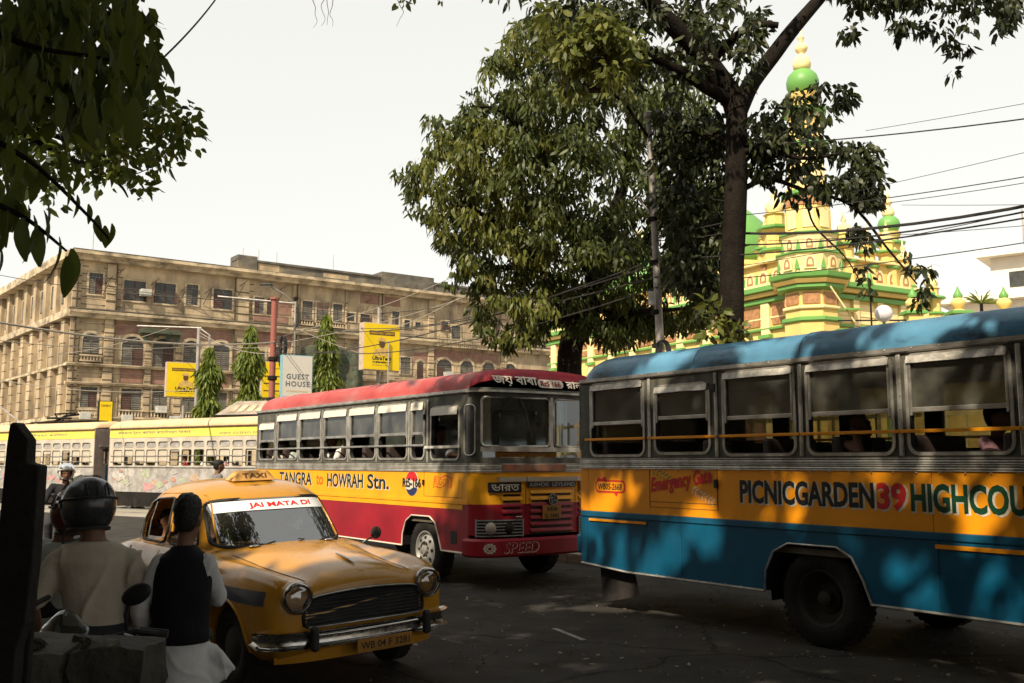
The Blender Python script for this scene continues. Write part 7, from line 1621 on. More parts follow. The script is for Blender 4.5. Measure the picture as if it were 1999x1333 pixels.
def canopy(n, x0, x1, y0, y1, z0, z1):
    out = []
    while len(out) < n:
        p = Vector((random.uniform(x0, x1), random.uniform(y0, y1), random.uniform(z0, z1)))
        vis = p.y > 0.5 and abs(p.x) < .56 * p.y and p.z < CAM_H + .53 * p.y
        if vis or lit_gap(p): continue
        out.append(p)
    return out
shade_crown(near, ON, canopy(430, -12, -0.5, -8, 9.5, 5.8, 10.5), 80, .75)
st2 = thing('street_tree', 'street tree behind the photographer shading the road', 'tree', (2.2, -3.6, 0), 0); O_ = Vector((2.2, -3.6, 0))
t_ = limb(MB(), [(0, 0, 0), (.1, 0, 2.5), (0, .2, 5), (.1, .3, 7.5)], .3, .14, 10, .05).build('trunk', M['bark'], st2, smooth=60)
for pts in ([(0, .2, 4.5), (-2, 1.5, 6.5), (-3.5, 3, 7.5)], [(0, .2, 4.5), (2, 1.5, 6.5), (3.5, 4, 7.5)], [(0, .2, 5), (0, -2.5, 7), (0, -4, 7.8)], [(0, .3, 6), (.5, 3, 8), (.8, 6, 8.8)]): limb(MB(), pts, .12, .04, 8, .06).build('limb', M['bark'], t_, smooth=60)
shade_crown(st2, O_, canopy(400, -4.0, 9, -8, 7.5, 5.8, 10.0), 80, .75)

# unseen building on the near side of the street, sized to hold back sky light
nb_ = thing('near_building', 'tall unseen shabby plaster building behind the photographer', 'building', tuple(street(-10.5, -26)), math.atan2(BD.y, BD.x))
MB().box(0, 0, 0, 60, 12, 14.0).build('wall', M['plaster'], nb_); MB().box(-.3, -.5, 13.6, 60.3, 12, 14.2).build('cornice', M['plaster_trim'], nb_)
wme = MB().box(0, -.03, 0, 1.3, .02, 2.0).mesh('window', M['pane_dark'])
for fl_ in range(3):
    for k in range(18): link_mesh('window', wme, None, nb_, loc=(1.5 + k * 3.2, 0, 4.2 + fl_ * 3.3))
# ---------------------------------------------------------------- people
def taper(b, pts, rs, n=12, flat=1.0):
    """closed tapered limb with rounded ends"""
    pts = [Vector(p) for p in pts]
    d0 = (pts[0] - pts[1]).normalized(); d1 = (pts[-1] - pts[-2]).normalized()
    P = [pts[0] + d0 * rs[0] * .95, pts[0] + d0 * rs[0] * .6] + pts + [pts[-1] + d1 * rs[-1] * .6, pts[-1] + d1 * rs[-1] * .95]
    Q = [rs[0] * .25, rs[0] * .78] + list(rs) + [rs[-1] * .78, rs[-1] * .25]
    b.tube(P, Q, n); return b
def ell_loft(b, rings, n=18):
    """rings: (centre, rx, ry) with local frame x right, y forward; stacked, closed"""
    P = []
    for (c, rx, ry) in rings: P.append([(c[0] + rx * math.cos(2 * math.pi * k / n), c[1] + ry * math.sin(2 * math.pi * k / n), c[2]) for k in range(n)])
    s = len(b.v); b.grid(P, wrap=True)
    b.f.append(tuple(s + k for k in range(n - 1, -1, -1))); b.f.append(tuple(s + (len(P) - 1) * n + k for k in range(n))); return b
def fuse(b, name, mat_, parent, voxel, smooth=2, wrinkle=0.0, wsc=9.0):
    """union of the pieces into ONE continuous skin"""
    o = b.build(name, None); bm = bmesh.new(); bm.from_mesh(o.data); bmesh.ops.recalc_face_normals(bm, faces=bm.faces); bm.to_mesh(o.data); bm.free()
    m = o.modifiers.new('r', 'REMESH'); m.mode = 'VOXEL'; m.voxel_size = voxel
    if smooth: s = o.modifiers.new('s', 'SMOOTH'); s.iterations = smooth; s.factor = .5
    me = bake(o)
    if wrinkle:
        nv = len(me.vertices); co_ = np.zeros(nv * 3); me.vertices.foreach_get('co', co_); co_ = co_.reshape(-1, 3); nr = np.zeros(nv * 3); me.vertices.foreach_get('normal', nr); nr = nr.reshape(-1, 3)
        x_, y_, z_ = co_[:, 0], co_[:, 1], co_[:, 2]
        w1 = 1.6 * np.sin(z_ * 7 + x_ * 4 + 1.3) + 1.1 * np.sin(x_ * 11 - z_ * 5 + y_ * 6)
        r1 = 1 - np.abs(np.sin(x_ * wsc * 1.1 + z_ * wsc * .9 + y_ * wsc * .5 + w1)); r2_ = 1 - np.abs(np.sin(x_ * wsc * -1.3 + z_ * wsc * 1.2 + w1 * 1.3 + 2.0)); env = .45 + .55 * np.sin(z_ * 6 + x_ * 5 + 2)
        d = wrinkle * (1.6 * r1 ** 3 * env + 1.4 * r2_ ** 4 * (1 - env) - .5)
        co_ += nr * d[:, None]; me.vertices.foreach_set('co', co_.ravel()); me.update()
    me.name = name; me.materials.clear(); me.materials.append(mat_); me.shade_smooth()
    return link_mesh(name, me, None, parent)
def hand(b, wrist, dirv, side, s=1.0, curl=.4):
    d = Vector(dirv).normalized(); up = Vector((0, 1, 0)) if abs(d.y) < .8 else Vector((0, 0, 1)); w = d.cross(up).normalized() * side; nrm = w.cross(d) * side
    wr = Vector(wrist); taper(b, [wr, wr + d * .05 * s, wr + d * .085 * s], [.026 * s, .034 * s, .036 * s], 10)
    for k, l in enumerate((.072, .082, .078, .060)):
        r0 = wr + d * .085 * s + w * (.030 - .020 * k) * s; p1 = r0 + (d * math.cos(curl * .5) + nrm * math.sin(curl * .5)) * l * .5 * s; p2 = p1 + (d * math.cos(curl * 1.6) + nrm * math.sin(curl * 1.6)) * l * .5 * s
        taper(b, [r0, p1, p2], [.0095 * s, .009 * s, .0075 * s], 8)
    t0 = wr + d * .03 * s + w * .03 * s; taper(b, [t0, t0 + (d * .6 + w * .6) * .035 * s, t0 + (d * .9 + w * .5 + nrm * .3) * .06 * s], [.013 * s, .011 * s, .009 * s], 8)
def head(b, c, fwd=(0, 1, 0), s=1.0, tilt=0.0):
    f = Vector(fwd).normalized(); r_ = Vector((f.y, -f.x, 0)).normalized(); u = r_.cross(f).normalized()
    Mh = Matrix((tuple(r_) + (0,), tuple(f) + (0,), tuple(u) + (0,), (0, 0, 0, 1))).transposed(); Mh.translation = Vector(c)
    q = lambda x, y, z: Mh @ Vector((x * s, y * s, z * s))
    tmp = MB()
    ell_loft(tmp, [((0, .012, -.115), .020, .022), ((0, .016, -.105), .045, .048), ((0, .012, -.08), .058, .068), ((0, .008, -.045), .067, .085), ((0, .002, 0), .075, .098), ((0, -.004, .045), .078, .103), ((0, -.008, .08), .068, .09), ((0, -.01, .105), .045, .06), ((0, -.01, .116), .018, .025)], 20)
    taper(tmp, [(0, .098, -.005), (0, .112, -.032)], [.010, .014], 8)                       # nose
    for sx_ in (-1, 1):
        taper(tmp, [(sx_ * .078, -.005, .02), (sx_ * .084, -.012, -.005), (sx_ * .078, -.002, -.03)], [.012, .013, .009], 8)     # ears
        taper(tmp, [(sx_ * .018, .092, .026), (sx_ * .045, .082, .026)], [.008, .007], 6)                      # brows
        tmp.ball((sx_ * .032, .083, .008), .012, .010, .008, 8, 6)
    taper(tmp, [(-.022, .090, -.062), (0, .097, -.060), (.022, .090, -.062)], [.006, .009, .006], 8)        # lips
    b.add([q(*p) for p in tmp.v], tmp.f); return Mh
def person(label, loc, rz, J=None, shirt='tee', lower='trousers', sleeve='short', voxel=.012, hair=True, hcut=None, group=None, s=1.0, shirt_len=.80, fwd=(0, 1, 0), legs=True, cat='person', hands=True, name='person', wr=.004, loose=1.0):
    t = thing(name, label, cat, loc, rz, group)
    j = dict(pel=(0, 0, .93), chest=(0, .0, 1.24), neck=(0, -.01, 1.42), head=(0, .02, 1.575), shL=(-.185, -.005, 1.375), elL=(-.235, -.03, 1.10), wrL=(-.245, .06, .86), shR=(.185, -.005, 1.375), elR=(.235, -.03, 1.10), wrR=(.245, .06, .86), hiL=(-.09, 0, .90), knL=(-.10, .03, .49), anL=(-.10, 0, .08), hiR=(.09, 0, .90), knR=(.10, .03, .49), anR=(.10, 0, .08))
    if J: j.update(J)
    j = {k: Vector(v) * s for k, v in j.items()}
    b = MB(); Mh = head(b, j['head'], fwd, s)
    taper(b, [j['neck'] - Vector((0, 0, .08)) * s, j['neck'] + Vector((0, .005, .03)) * s, j['head'] + Vector((0, -.01, -.06)) * s], [.062 * s, .055 * s, .055 * s])
    pel, ch, nk = j['pel'], j['chest'], j['neck']
    def torso(bb, k, zlow=0.0):
        rings = []
        for (f, rx, ry) in ((-.35, .13, .09), (0, .155, .105), (.35, .142, .098), (.7, .158, .108), (1.0, .172, .115)): rings.append((pel.lerp(ch, f), rx * s * k, ry * s * k))
        for (f, rx, ry) in ((.35, .178, .108), (.62, .165, .092), (.82, .12, .075), (.98, .065, .06)): rings.append((ch.lerp(nk, f), rx * s * k, ry * s * k))
        ell_loft(bb, rings, 22)
    torso(b, .80 * min(1.0, loose))
    for a in 'LR':
        taper(b, [j['sh' + a], j['sh' + a].lerp(j['el' + a], .5), j['el' + a]], [.052 * s, .044 * s, .037 * s]); taper(b, [j['el' + a], j['el' + a].lerp(j['wr' + a], .3), j['wr' + a]], [.037 * s, .038 * s, .025 * s])
        if hands: hand(b, j['wr' + a], j['wr' + a] - j['el' + a], -1 if a == 'L' else 1, s)
        if legs: taper(b, [j['hi' + a], j['kn' + a]], [.078 * s, .052 * s]); taper(b, [j['kn' + a], j['kn' + a].lerp(j['an' + a], .3), j['an' + a]], [.052 * s, .052 * s, .036 * s]); taper(b, [j['an' + a] + Vector((0, -.03, -.035)) * s, j['an' + a] + Vector((0, .08, -.05)) * s, j['an' + a] + Vector((0, .15, -.058)) * s], [.034 * s, .034 * s, .024 * s])
    fuse(b, 'body', M['skin'], t, voxel * .8 if hands else voxel, 1)
    # shirt
    if shirt:
        c = MB(); k = 1.09 * loose
        rings = []; low = pel + (ch - pel) * -.35 + Vector((0, 0, 0))
        low.z = min(low.z, shirt_len * s)
        rings.append((low, .175 * s * loose, .125 * s * loose)); rings.append((pel.lerp(low, .4), .170 * s * loose, .120 * s * loose))
        for (f, rx, ry) in ((0.2, .165, .115), (.5, .166, .115), (.8, .178, .124), (1.0, .190, .130)): rings.append((pel.lerp(ch, f), rx * s * loose, ry * s * loose))
        for (f, rx, ry) in ((.35, .198, .122), (.62, .190, .105), (.80, .14, .085), (.90, .085, .072)): rings.append((ch.lerp(nk, f), rx * s, ry * s))
        ell_loft(c, rings, 24)
        for a in 'LR':
            e = j['el' + a]
            if sleeve != 'none': taper(c, [nk + Vector((0, 0, -.07)) * s, (nk + Vector((0, 0, -.085)) * s).lerp(j['sh' + a], .55), j['sh' + a] + Vector((0, 0, -.012)) * s], [.058 * s, .062 * s, .064 * s])
            if sleeve == 'short': taper(c, [j['sh' + a], j['sh' + a].lerp(e, .45), j['sh' + a].lerp(e, .72)], [.064 * s, .070 * s, .074 * s])
            elif sleeve == 'long': taper(c, [j['sh' + a], j['sh' + a].lerp(e, .5), e], [.060 * s, .060 * s, .058 * s]); taper(c, [e, e.lerp(j['wr' + a], .5), e.lerp(j['wr' + a], .92)], [.062 * s, .054 * s, .046 * s])
            else: taper(c, [j['sh' + a].lerp(ch, .25), j['sh' + a].lerp(e, .06)], [.075 * s, .072 * s])
        fuse(c, 'shirt', M[shirt], t, voxel, 2, wr)
    if lower and legs:
        c = MB(); ell_loft(c, [(pel + Vector((0, 0, -.10)) * s, .13 * s, .11 * s), (pel + Vector((0, 0, -.03)) * s, .165 * s, .125 * s), (pel + Vector((0, 0, .08)) * s, .158 * s, .115 * s)], 18)
        for a in 'LR': taper(c, [j['hi' + a], j['kn' + a]], [.095 * s, .072 * s]); taper(c, [j['kn' + a], j['an' + a] + Vector((0, 0, .02))], [.072 * s, .062 * s])
        fuse(c, 'trousers', M[lower], t, voxel, 2, wr)
        for a in 'LR':
            c = MB(); an = j['an' + a]; taper(c, [an + Vector((0, -.045, -.03)) * s, an + Vector((0, .08, -.042)) * s, an + Vector((0, .17, -.05)) * s], [.045 * s, .044 * s, .03 * s]); fuse(c, 'shoe', M['rubber'], t, max(voxel, .01), 1)
    if hair:
        c = MB(); q = lambda x, y, z: Mh @ Vector((x * s, y * s, z * s))
        tmp = MB(); ell_loft(tmp, [((0, -.040, -.065), .052, .050), ((0, -.040, -.03), .074, .068), ((0, -.034, .02), .086, .084), ((0, -.020, .06), .091, .105), ((0, -.012, .095), .082, .105), ((0, -.012, .122), .058, .075), ((0, -.012, .136), .02, .03)], 20)
        c.add([q(*p) for p in tmp.v], tmp.f); fuse(c, 'hair', M['hair'], t, min(voxel, .01), 1, .004, 60)
    return t, j, Mh
def helmet(parent, Mh, shell, visor=True, s=1.0, peak=True):
    q = lambda p: Mh @ Vector((p[0] * s, p[1] * s, p[2] * s))
    n = 28; P = []
    for i in range(13):
        a = -1.05 + (math.pi / 2 + 1.05) * i / 12
        row = []
        for k in range(n):
            th = 2 * math.pi * k / n; x, y = math.cos(th), math.sin(th); rr = math.cos(a) ** .8 if math.cos(a) > 0 else 0
            open_ = (y > .35 and a < .30)
            row.append(q((x * .128 * rr, -.012 + y * .148 * rr * (.94 if open_ else 1), .022 + .138 * math.sin(a) - (.0 if not open_ else 0))))
        P.append(row)
    b = MB(); b.grid(P, wrap=True); keep = []
    for f in b.f:
        c = sum((Vector(b.v[i]) for i in f), Vector()) / len(f); l = Mh.inverted() @ c / s
        if l.y > .06 and l.z < .055 and abs(l.x) < .095: continue
        keep.append(f)
    b.f = keep; h = b.build('helmet', M[shell], parent, smooth=60); sm_ = h.modifiers.new('thick', 'SOLIDIFY'); sm_.thickness = .02
    MB().tube([q((.130 * math.cos(a), -.012 + .15 * math.sin(a), .048)) for a in [2 * math.pi * k / 28 for k in range(28)]], .006, 5, closed=True).build('rim_band', M['rubber'], h)
    MB().tube([q((.131 * math.cos(a) * .72, -.012 + .15 * math.sin(a) * .72, -.095)) for a in [2 * math.pi * k / 28 for k in range(28)]], .010, 5, closed=True).build('lower_edge', M['rubber'], h)
    if visor:
        V = [[q((.139 * math.sin(t) * math.cos(e) , -.012 + .160 * math.cos(t) * math.cos(e), .030 + .150 * math.sin(e))) for t in [-1.35 + 2.7 * k / 14 for k in range(15)]] for e in [.35 + .95 * i / 7 for i in range(8)]]
        MB().grid(V).build('visor', M['visor'], h, smooth=180)
    for sx_ in (-.05, 0, .05): MB().tube([q((sx_, -.155 * math.cos(a) - .008, .022 + .143 * math.sin(a))) for a in (.25, .5, .75)], .006, 5).build('vent', M['rubber'], h)
    for sx_ in (-1, 1): MB().lathe([(.001, .012), (.02, .012), (.022, 0)], 12, Matrix.Translation(q((sx_ * .128, .03, .03))) @ Matrix.Rotation(R(90) * sx_, 4, 'Y')).build('visor_pivot', M['chrome'], h)
    MB().tube([q((-.095, .02, -.06)), q((-.105, .03, -.14)), q((-.10, .03, -.20)), q((-.108, .035, -.235))], .008, 5).build('strap', M['rubber'], h)
    return h

# the man in the black waistcoat, seen from behind, at the taxi window
vp = at_y(362, 1000, 5.0)
man, jm, Mh = person('man in black waistcoat and white kurta with his back to the camera', (vp.x, 5.0, 0), R(6), dict(head=(.01, .04, 1.455), neck=(0, .02, 1.32), chest=(0, .0, 1.15), pel=(0, -.02, .88), shL=(-.155, 0, 1.235), shR=(.155, 0, 1.235), elL=(-.26, -.03, 1.02), wrL=(-.235, .10, .80), elR=(.20, .16, 1.06), wrR=(.12, .34, 1.04), hiL=(-.09, 0, .85), hiR=(.09, 0, .85), knL=(-.10, .03, .46), knR=(.10, .03, .46)), shirt='kurta', lower='kurta', sleeve='long', voxel=.010, shirt_len=.80, fwd=(.15, 1, -.1), loose=.98, wr=.006)
man.scale = (.76, .9, 1.0)
c = MB(); pel, ch, nk = jm['pel'], jm['chest'], jm['neck']
ell_loft(c, [(Vector((0, -.02, .86)), .190, .145), (Vector((0, -.02, .92)), .186, .140), (pel.lerp(ch, .3), .182, .138), (pel.lerp(ch, .7), .188, .140), (ch, .192, .142), (ch.lerp(nk, .4), .190, .130), (ch.lerp(nk, .7), .168, .112), (ch.lerp(nk, .92), .10, .088), (nk + Vector((0, 0, .01)), .072, .070)], 26)
fuse(c, 'waistcoat', M['vest'], man, .010, 2, .0015)
c = MB(); ell_loft(c, [(Vector((.02, -.01, .60)), .215, .19), (Vector((.01, -.02, .70)), .200, .165), (Vector((0, -.02, .80)), .182, .14), (Vector((0, -.02, .89)), .172, .13)], 30)      # skirt of the kurta
taper(c, [(.14, .0, .82), (.25, .02, .765), (.345, .03, .715)], [.05, .05, .016], 10); taper(c, [(.14, .0, .72), (.24, .01, .68), (.31, .02, .70)], [.08, .055, .02], 10)
fuse(c, 'kurta_skirt', M['kurta'], man, .010, 2, .007, 12)

# the man in the beige T-shirt with a scuffed black helmet
tp = at_y(188, 1000, 4.95)
man2, j2, Mh2 = person('man in beige T-shirt and scuffed black open helmet beside the motorcycle', (tp.x, 4.95, 0), R(14), dict(head=(-.05, .06, 1.505), neck=(-.01, .01, 1.38), chest=(0, 0, 1.19), pel=(.02, .0, .88), shL=(-.165, 0, 1.265), shR=(.165, 0, 1.265), elL=(-.275, .0, 1.04), wrL=(-.27, .17, .84), elR=(.265, .0, 1.04), wrR=(.235, .06, .80), hiL=(-.07, 0, .86), hiR=(.11, 0, .86)), shirt='tee', lower='trousers', sleeve='short', voxel=.010, shirt_len=.80, hair=True, fwd=(-.45, .9, -.12), loose=.90, wr=.015)
helmet(man2, Mh2, 'helmet_black', True, 1.02)
# the man in the pale blue shirt, half hidden at the left
pp = at_y(108, 1000, 5.7)
man3, j3, Mh3 = person('man in pale blue shirt and maroon helmet behind the one in beige', (pp.x, 5.7, 0), R(-12), dict(head=(.12, .03, 1.44), neck=(.06, 0, 1.31), chest=(.03, 0, 1.14), shL=(-.15, 0, 1.27), shR=(.2, 0, 1.27), elL=(-.235, -.03, 1.05), wrL=(-.20, .12, .84)), shirt='shirt_blue', lower='trousers', sleeve='long', voxel=.012, shirt_len=.78, wr=.004)
helmet(man3, Mh3, 'helmet_maroon', True, 1.0)
# pedestrian beyond the taxi
q = at_y(425, 930, 20.5)
person('pedestrian in grey shirt and dark cap between the taxi and the tram', (q.x, 20.5, .004), R(-60), dict(), shirt='cloth_grey', lower='trousers', sleeve='short', voxel=.02, s=1.04, hands=False)

# ---------------------------------------------------------------- motorcycles
def motorcycle(label, loc, rz, paint='black', screen=False, s=1.0, mirrors=True):
    """x forward, origin on the ground between the wheels"""
    t = thing('motorcycle', label, 'motorcycle', loc, rz)
    for wx in (-.62, .64): wheel(t, wx, 0, .30, .30, .10, 'rim_silver', 'cap', -1)
    b = MB(); b.tube([(.64, -.07, .30), (.48, -.07, .78), (.44, -.07, .92)], .022, 8); b.build('fork_leg', M['chrome'], t, smooth=60); b = MB(); b.tube([(.64, .07, .30), (.48, .07, .78), (.44, .07, .92)], .022, 8); b.build('fork_leg', M['chrome'], t, smooth=60)
    b = MB(); b.ball((.12, 0, .80), .27, .13, .12, 18, 10); b.build('tank', M[paint], t, smooth=180)
    b = MB(); b.box(-.80, -.13, .74, -.08, .13, .83); b.build('seat', M['rubber'], t, bevel=.04)
    b = MB(); b.box(-.22, -.14, .26, .28, .14, .62); b.build('engine', M['tram_under'], t, bevel=.04)
    b = MB(); b.tube([(.40, 0, .80), (.1, 0, .66), (-.30, 0, .70), (-.62, 0, .32)], .03, 6); b.build('frame', M['black'], t)
    b = MB(); b.tube([(-.62, .1, .3), (-.5, .12, .32), (.1, .13, .26)], .035, 8); b.build('exhaust', M['chrome'], t, smooth=60)
    A = [R(20 + 140 * k / 10) for k in range(11)]
    for wx, rr in ((.64, .335), (-.62, .345)): MB().grid([[(wx + rr * math.cos(a), y, .30 + rr * math.sin(a)) for a in A] for y in (-.065, -.03, .03, .065)]).build('mudguard', M[paint], t, smooth=180)
    b = MB(); b.tube([(.30, -.36, .98), (.36, -.28, 1.0), (.42, -.10, .95), (.43, 0, .94), (.42, .10, .95), (.36, .28, 1.0), (.30, .36, .98)], .013, 8); b.build('handlebar', M['black'], t, smooth=60)
    for sy in (-1, 1):
        MB().tube([(.305, sy * .27, .99), (.27, sy * .39, .975)], .020, 8).build('grip', M['rubber'], t)
        MB().tube([(.38, sy * .24, .99), (.46, sy * .40, .975)], .006, 5).build('lever', M['alu'], t)
        if mirrors:
            b = MB(); b.tube([(.36, sy * .24, 1.0), (.40, sy * .25, 1.08), (.40, sy * .27, 1.13)], .007, 6); b.build('mirror_stem', M['black'], t); MB().ball((0, 0, 0), .018, .075, .045, 14, 8, Matrix.Translation((.40, sy * .30, 1.165)) @ Matrix.Rotation(R(25) * sy, 4, 'X')).build('mirror', M['black'], t, smooth=180)
    MB().lathe([(.001, .10), (.07, .095), (.085, .05), (.07, -.04), (.02, -.08)], 18, axis='x', c=(.50, 0, .88), cap=False).build('headlamp', M['chrome'], t, smooth=60)
    for sy in (-1, 1): MB().ball((.47, sy * .16, .86), .03, .03, .03, 10, 6).build('indicator', M['amber_lens'], t, smooth=180)
    if screen:
        P = []
        for i in range(9):
            v = i / 8; w = .118 * (1 - (max(0, v - .55) / .475) ** 4) ** .25
            P.append([(.56 - .11 * v - .35 * (y * w) ** 2 * 4, y * w, .86 + .24 * v - .05 * v * y * y) for y in [-1 + 2 * k / 10 for k in range(11)]])
        o = MB().grid(P).build('windshield', M['shield'], t, smooth=180); sm_ = o.modifiers.new('thick', 'SOLIDIFY'); sm_.thickness = .004
        for sy in (-.1, .1): MB().ball((.555, sy, .92), .012, n=8, m=6).build('screen_bolt', M['chrome'], o, smooth=180)
    return t
mb = at_y(118, 1215, 4.35)
motorcycle('parked motorcycle with clear windshield behind the rubble wall', (mb.x + .06, 4.85, 0), R(-98), 'bike_red', True)
fq = at_y(128, 930, 17)
motorcycle('motorcycle carrying the rider in a white helmet near the tram', (fq.x + .15, 17.0, .004), R(-62), 'black')
rd, jr, Mhr = person('motorcycle rider in dark jacket and white helmet in front of the tram', (fq.x, 17.0, .004), R(-152), dict(pel=(0, 0, .86), chest=(0, .08, 1.14), neck=(0, .10, 1.33), head=(0, .14, 1.49), shL=(-.19, .10, 1.28), shR=(.19, .10, 1.28), elL=(-.30, .22, 1.08), elR=(.30, .22, 1.08), wrL=(-.33, .45, 1.02), wrR=(.33, .45, 1.02), hiL=(-.1, 0, .84), hiR=(.1, 0, .84), knL=(-.24, .38, .68), knR=(.24, .38, .68), anL=(-.22, .28, .30), anR=(.22, .28, .30)), shirt='jacket', lower='trousers', sleeve='long', voxel=.018, hair=False, hands=False, s=1.03)
helmet(rd, Mhr, 'helmet_white', True, 1.03)

# ---------------------------------------------------------------- people inside the vehicles (only what shows at the windows)
def passenger(root, x, y, z, rz, label, shirt, arm=None, scale=1.0, sleeve='short'):
    """seated figure placed in a vehicle's coordinates"""
    w = root.matrix_basis @ Vector((x, y, z)); J = dict(pel=(0, 0, .10), chest=(0, .03, .40), neck=(0, .03, .58), head=(0, .05, .73), shL=(-.18, .02, .53), shR=(.18, .02, .53), elL=(-.23, .06, .28), elR=(.23, .06, .28), wrL=(-.18, .28, .22), wrR=(.18, .28, .22), hiL=(-.09, .03, .06), hiR=(.09, .03, .06), knL=(-.11, .45, .06), knR=(.11, .45, .06), anL=(-.11, .47, -.33), anR=(.11, .47, -.33))
    if arm: J.update(arm)
    return person(label, tuple(w), root.rotation_euler.z + rz, J, shirt=shirt, lower='trousers', sleeve=sleeve, voxel=.020, hands=False, s=scale, shirt_len=.02, fwd=(0, 1, 0))
F90 = R(-90)       # facing forward along the bus
SZ = 1.36
for o in (blue, red, taxi): o.rotation_mode = 'XYZ'
bpy.context.view_layer.update()
ps = [
 (blue, 3.62, .36, 1.40, 'bus passenger in dark jersey numbered 15 with one arm raised at the window', 'jersey', dict(elR=(.22, .24, .42), wrR=(.12, .10, .66), shR=(.19, .02, .53)), 'none'),
 (blue, 4.98, .40, SZ + .02, 'bus passenger in pinkish shirt leaning at the window nearest the picture edge', 'cloth_pink', dict(elR=(.26, .20, .35), wrR=(.2, .42, .38)), 'long'),
 (blue, 1.95, .34, SZ - .1, 'bus passenger in pale checked shirt behind the emergency door window', 'cloth_check', None, 'short'),
 (blue, 0.62, .6, SZ - .05, 'dim bus passenger in the rearmost window of the blue bus', 'cloth_dark', None, 'short'),
 (blue, 2.75, 1.75, SZ, 'dim bus passenger on the far side of the blue bus', 'cloth_dark', None, 'short'),
 (red, 0.62, .32, SZ - .06, 'red bus passenger in beige shirt at the rearmost small window', 'tee', None, 'short'),
 (red, 1.45, .32, SZ - .02, 'red bus passenger in grey shirt at the second window from the rear', 'shirt_blue', None, 'short'),
 (red, 2.75, .32, SZ, 'red bus passenger in white shirt at the third window from the rear', 'cloth_white', dict(elR=(.25, .2, .36)), 'long'),
 (red, 3.45, .30, SZ + .02, 'red bus passenger in pinkish white shirt with elbow on the sill', 'cloth_white', dict(elR=(.27, .12, .42), wrR=(.15, .15, .62)), 'long'),
 (red, 6.36, .38, SZ + .06, 'red bus passenger in white shirt at the narrow window behind the driver', 'cloth_white', None, 'short'),
 (red, 6.85, .48, SZ - .02, 'red bus driver with his forearm resting on the window rail', 'cloth_white', dict(elR=(.36, .18, .50), wrR=(.2, .36, .48)), 'short'),
]
for (root, x, y, z, lb, sh, arm, sl_) in ps:
    t, jj, mh = passenger(root, x, y, z, F90, lb, sh, arm, sleeve=sl_)
    if 'jersey' in lb:
        # the number sits on the side of the jersey that faces the window
        me = text_mesh('15', .12, .11, bold=.03, align='C'); me.transform(Matrix.Translation((.205, .03, .36)) @ Matrix.Rotation(R(90), 4, 'Z') @ Matrix.Rotation(R(90), 4, 'X') @ Matrix.Rotation(R(15), 4, 'Z')); me.materials.append(M['white_letter']); link_mesh('jersey_number', me, None, t)
passenger(taxi, -2.28, -.47, .50, F90, 'taxi passenger sitting dark in the rear side window', 'cloth_grey', None, .92); passenger(taxi, -1.42, -.34, .54, F90, 'taxi driver behind the steering wheel', 'cloth_dark', None, .92)
for i, (dx, sh, where) in enumerate(((1.9, 'cloth_yellow', 'tram passenger in yellow at the third window of the nearer tram car'), (3.9, 'cloth_red', 'tram passenger in red in the middle of the nearer tram car'), (5.1, 'cloth_white', 'tram passenger in white at the right of the nearer tram car'), (6.3, 'cloth_pink', 'tram passenger in pink at the window beside the red bus'))):
    passenger(t2, dx, .38, 1.12, F90, where, sh)
passenger(t1, 7.5, .38, 1.12, F90, 'dark tram passenger in the tram car at the left edge', 'cloth_dark')

# ---------------------------------------------------------------- rubble wall, timber post and odds and ends at lower left
rw_ = thing('rubble_wall', 'low dark wall of rough stones at the lower left corner', 'wall', (-2.35, 3.75, 0), R(3))
MB().box(-.6, -.13, 0, .98, .13, 1.03).build('mortar_core', M['mortar'], rw_)
def stone(w, d, h, seed):
    b = MB(); n = 3; me = None
    bm = bmesh.new(); bmesh.ops.create_cube(bm, size=1.0); bmesh.ops.subdivide_edges(bm, edges=bm.edges, cuts=4, use_grid_fill=True)
    for v in bm.verts:
        p = v.co.copy(); v.co = Vector((p.x * w, p.y * d, p.z * h)); r_ = max(abs(p.x), abs(p.y), abs(p.z)); k = p.length
        v.co *= 1 - .14 * max(0, k - .62); v.co += Vector(noise.noise_vector(p * 2.1 + Vector((seed * 7.3, 0, 0)))) * .022 + Vector(noise.noise_vector(p * 5.3 + Vector((seed * 3.1, 0, 0)))) * .010
    me = bpy.data.meshes.new('stone'); bm.to_mesh(me); bm.free(); me.materials.append(M['stone_pale' if seed % 4 == 0 else 'stone']); me.shade_smooth(); me.set_sharp_from_angle(angle=R(38)); return me
sd = 0; z = .0
for row in range(5):
    h = (.23, .22, .21, .21, .20)[row]; x = -.6 + random.uniform(-.08, 0)
    while x < .93:
        w = random.uniform(.16, .30); w = min(w, 1.0 - x)
        if w > .06:
            sd += 1; o = link_mesh('stone', stone(w * .97, .36, h * .98, sd), None, rw_, loc=(x + w / 2, random.uniform(-.02, .02), z + h / 2), rot=(random.uniform(-.05, .05), random.uniform(-.05, .05), random.uniform(-.06, .06)))
        x += w
    z += h
for k in range(12):
    sd += 1; w = random.uniform(.05, .11); link_mesh('stone', stone(w, w * .9, w * .4, sd), None, rw_, loc=(random.uniform(-.5, .92), random.uniform(-.1, .1), z + w * .05), rot=(random.uniform(-.3, .3), random.uniform(-.3, .3), random.uniform(0, 3)))
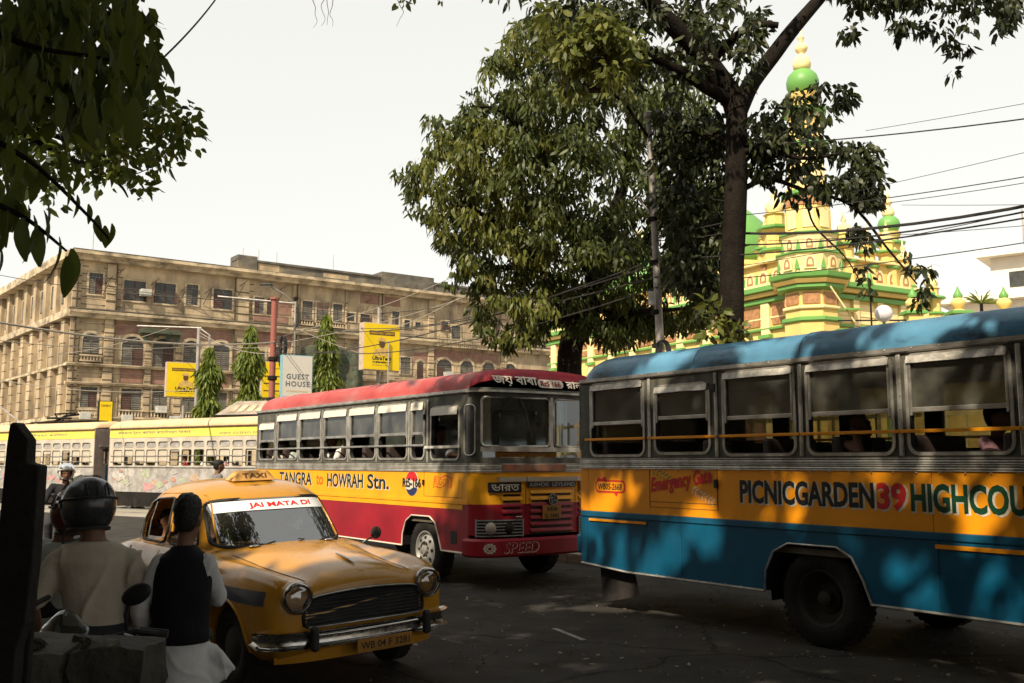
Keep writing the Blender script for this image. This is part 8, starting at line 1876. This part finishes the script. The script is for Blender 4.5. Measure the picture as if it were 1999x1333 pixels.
# broken timber post
ty = 3.45
outline = [(-6, 1260), (0, 1100), (22, 870), (28, 828), (38, 824), (63, 858), (61, 903), (85, 909), (72, 1100), (58, 1215), (40, 1262)]
pts = [at_y(px, py, ty) for px, py in outline]; org = Vector((pts[0].x, ty, 0))
tpost = thing('timber_post', 'dark broken timber post standing at the left edge', 'post', tuple(org), 0)
poly = [(p.x - org.x, p.z) for p in pts]; poly = poly + [(poly[-1][0] - .02, 0.0), (poly[0][0] - .03, 0.0)]
lo_ = [(x, z) for (x, z) in poly]
MB().prism([(x, z) for x, z in lo_], -.035, .035).build('plank', M['timber'], tpost, bevel=.006)
p2 = [(.0, .0), (.07, .0), (.09, .9), (.105, 1.60), (.06, 1.60), (.03, .9)]
MB().prism(p2, .037, .07).build('backing_plank', M['timber'], tpost, bevel=.006)
# pink cloth bundle and a slanting pole on the wall
bn = at_y(22, 1245, 3.8); bt = MB(); bt.ball((0, 0, 0), .10, .08, .055, 16, 10); bo = bt.build('cloth_bundle', M['cloth_pink'], None, smooth=180, loc=(bn.x - .01, 3.78, bn.z - .0)); tag(bo, 'faded pink cloth bundle lying on the rubble wall', 'bundle')
for v in bo.data.vertices: v.co += Vector(noise.noise_vector(v.co * 14)) * .022
p0 = at_y(-40, 1235, 3.6); p1 = at_y(95, 1165, 4.0)
o = MB().tube([p0, p0.lerp(p1, .5), p1], [.014, .013, .011], 6).build('stick', M['timber']); tag(o, 'thin dark stick slanting across the lower left corner', 'stick')

# ---------------------------------------------------------------- small wear: rivets, litter, road mark
def rivets(parent, pts, m='alu_dark', r=.009):
    b = MB()
    for p in pts: b.ball(p, r, r * .6, r, 6, 4)
    o = b.build('rivets', M[m], parent, smooth=180); o['kind'] = 'stuff'
rivets(blue, [(x, -.036, 2.735) for x in np.arange(.1, 9, .26)] + [(x, -.018, 1.60 + .05) for x in np.arange(.1, 9, .22)] + [(u, -.018, z) for u in (1.215, 2.225, 3.31, 4.38, 5.44) for z in np.arange(1.85, 2.65, .12)] + [(x, -.012, .49) for x in np.arange(.9, 2.7, .2)])
rivets(red, [(x, -.036, 2.735) for x in np.arange(.1, 7.6, .26)] + [(u, -.018, z) for u in (.99, 2.04, 3.06, 4.07, 5.07, 6.1) for z in np.arange(1.85, 2.6, .12)])
P_l, A_l = [], []
for k in range(420):
    p = ground_at(random.uniform(700, 1999), random.uniform(1110, 1330)); P_l.append((p.x, p.y, .012)); A_l.append((random.gauss(0, 1), random.gauss(0, 1), .05))
o = leaf_cloud('road_litter', M['leaf_litter'], None, P_l, A_l, rng.uniform(.02, .07, 420), rng.uniform(.01, .035, 420), .1); tag(o, 'dry leaves and scraps scattered over the dark road', 'litter', kind='stuff')
q0, q1 = ground_at(1082, 1228), ground_at(1140, 1251); d_ = (q1 - q0).normalized() * .03; n_ = Vector((-d_.y, d_.x, 0))
o = MB().add([tuple((q0 + n_).xy) + (.009,), tuple((q1 + n_).xy) + (.009,), tuple((q1 - n_).xy) + (.009,), tuple((q0 - n_).xy) + (.009,)], [(0, 1, 2, 3)]).build('road_mark', M['road_paint']); o['kind'] = 'structure'
bpy.data.scenes.remove(_lab)
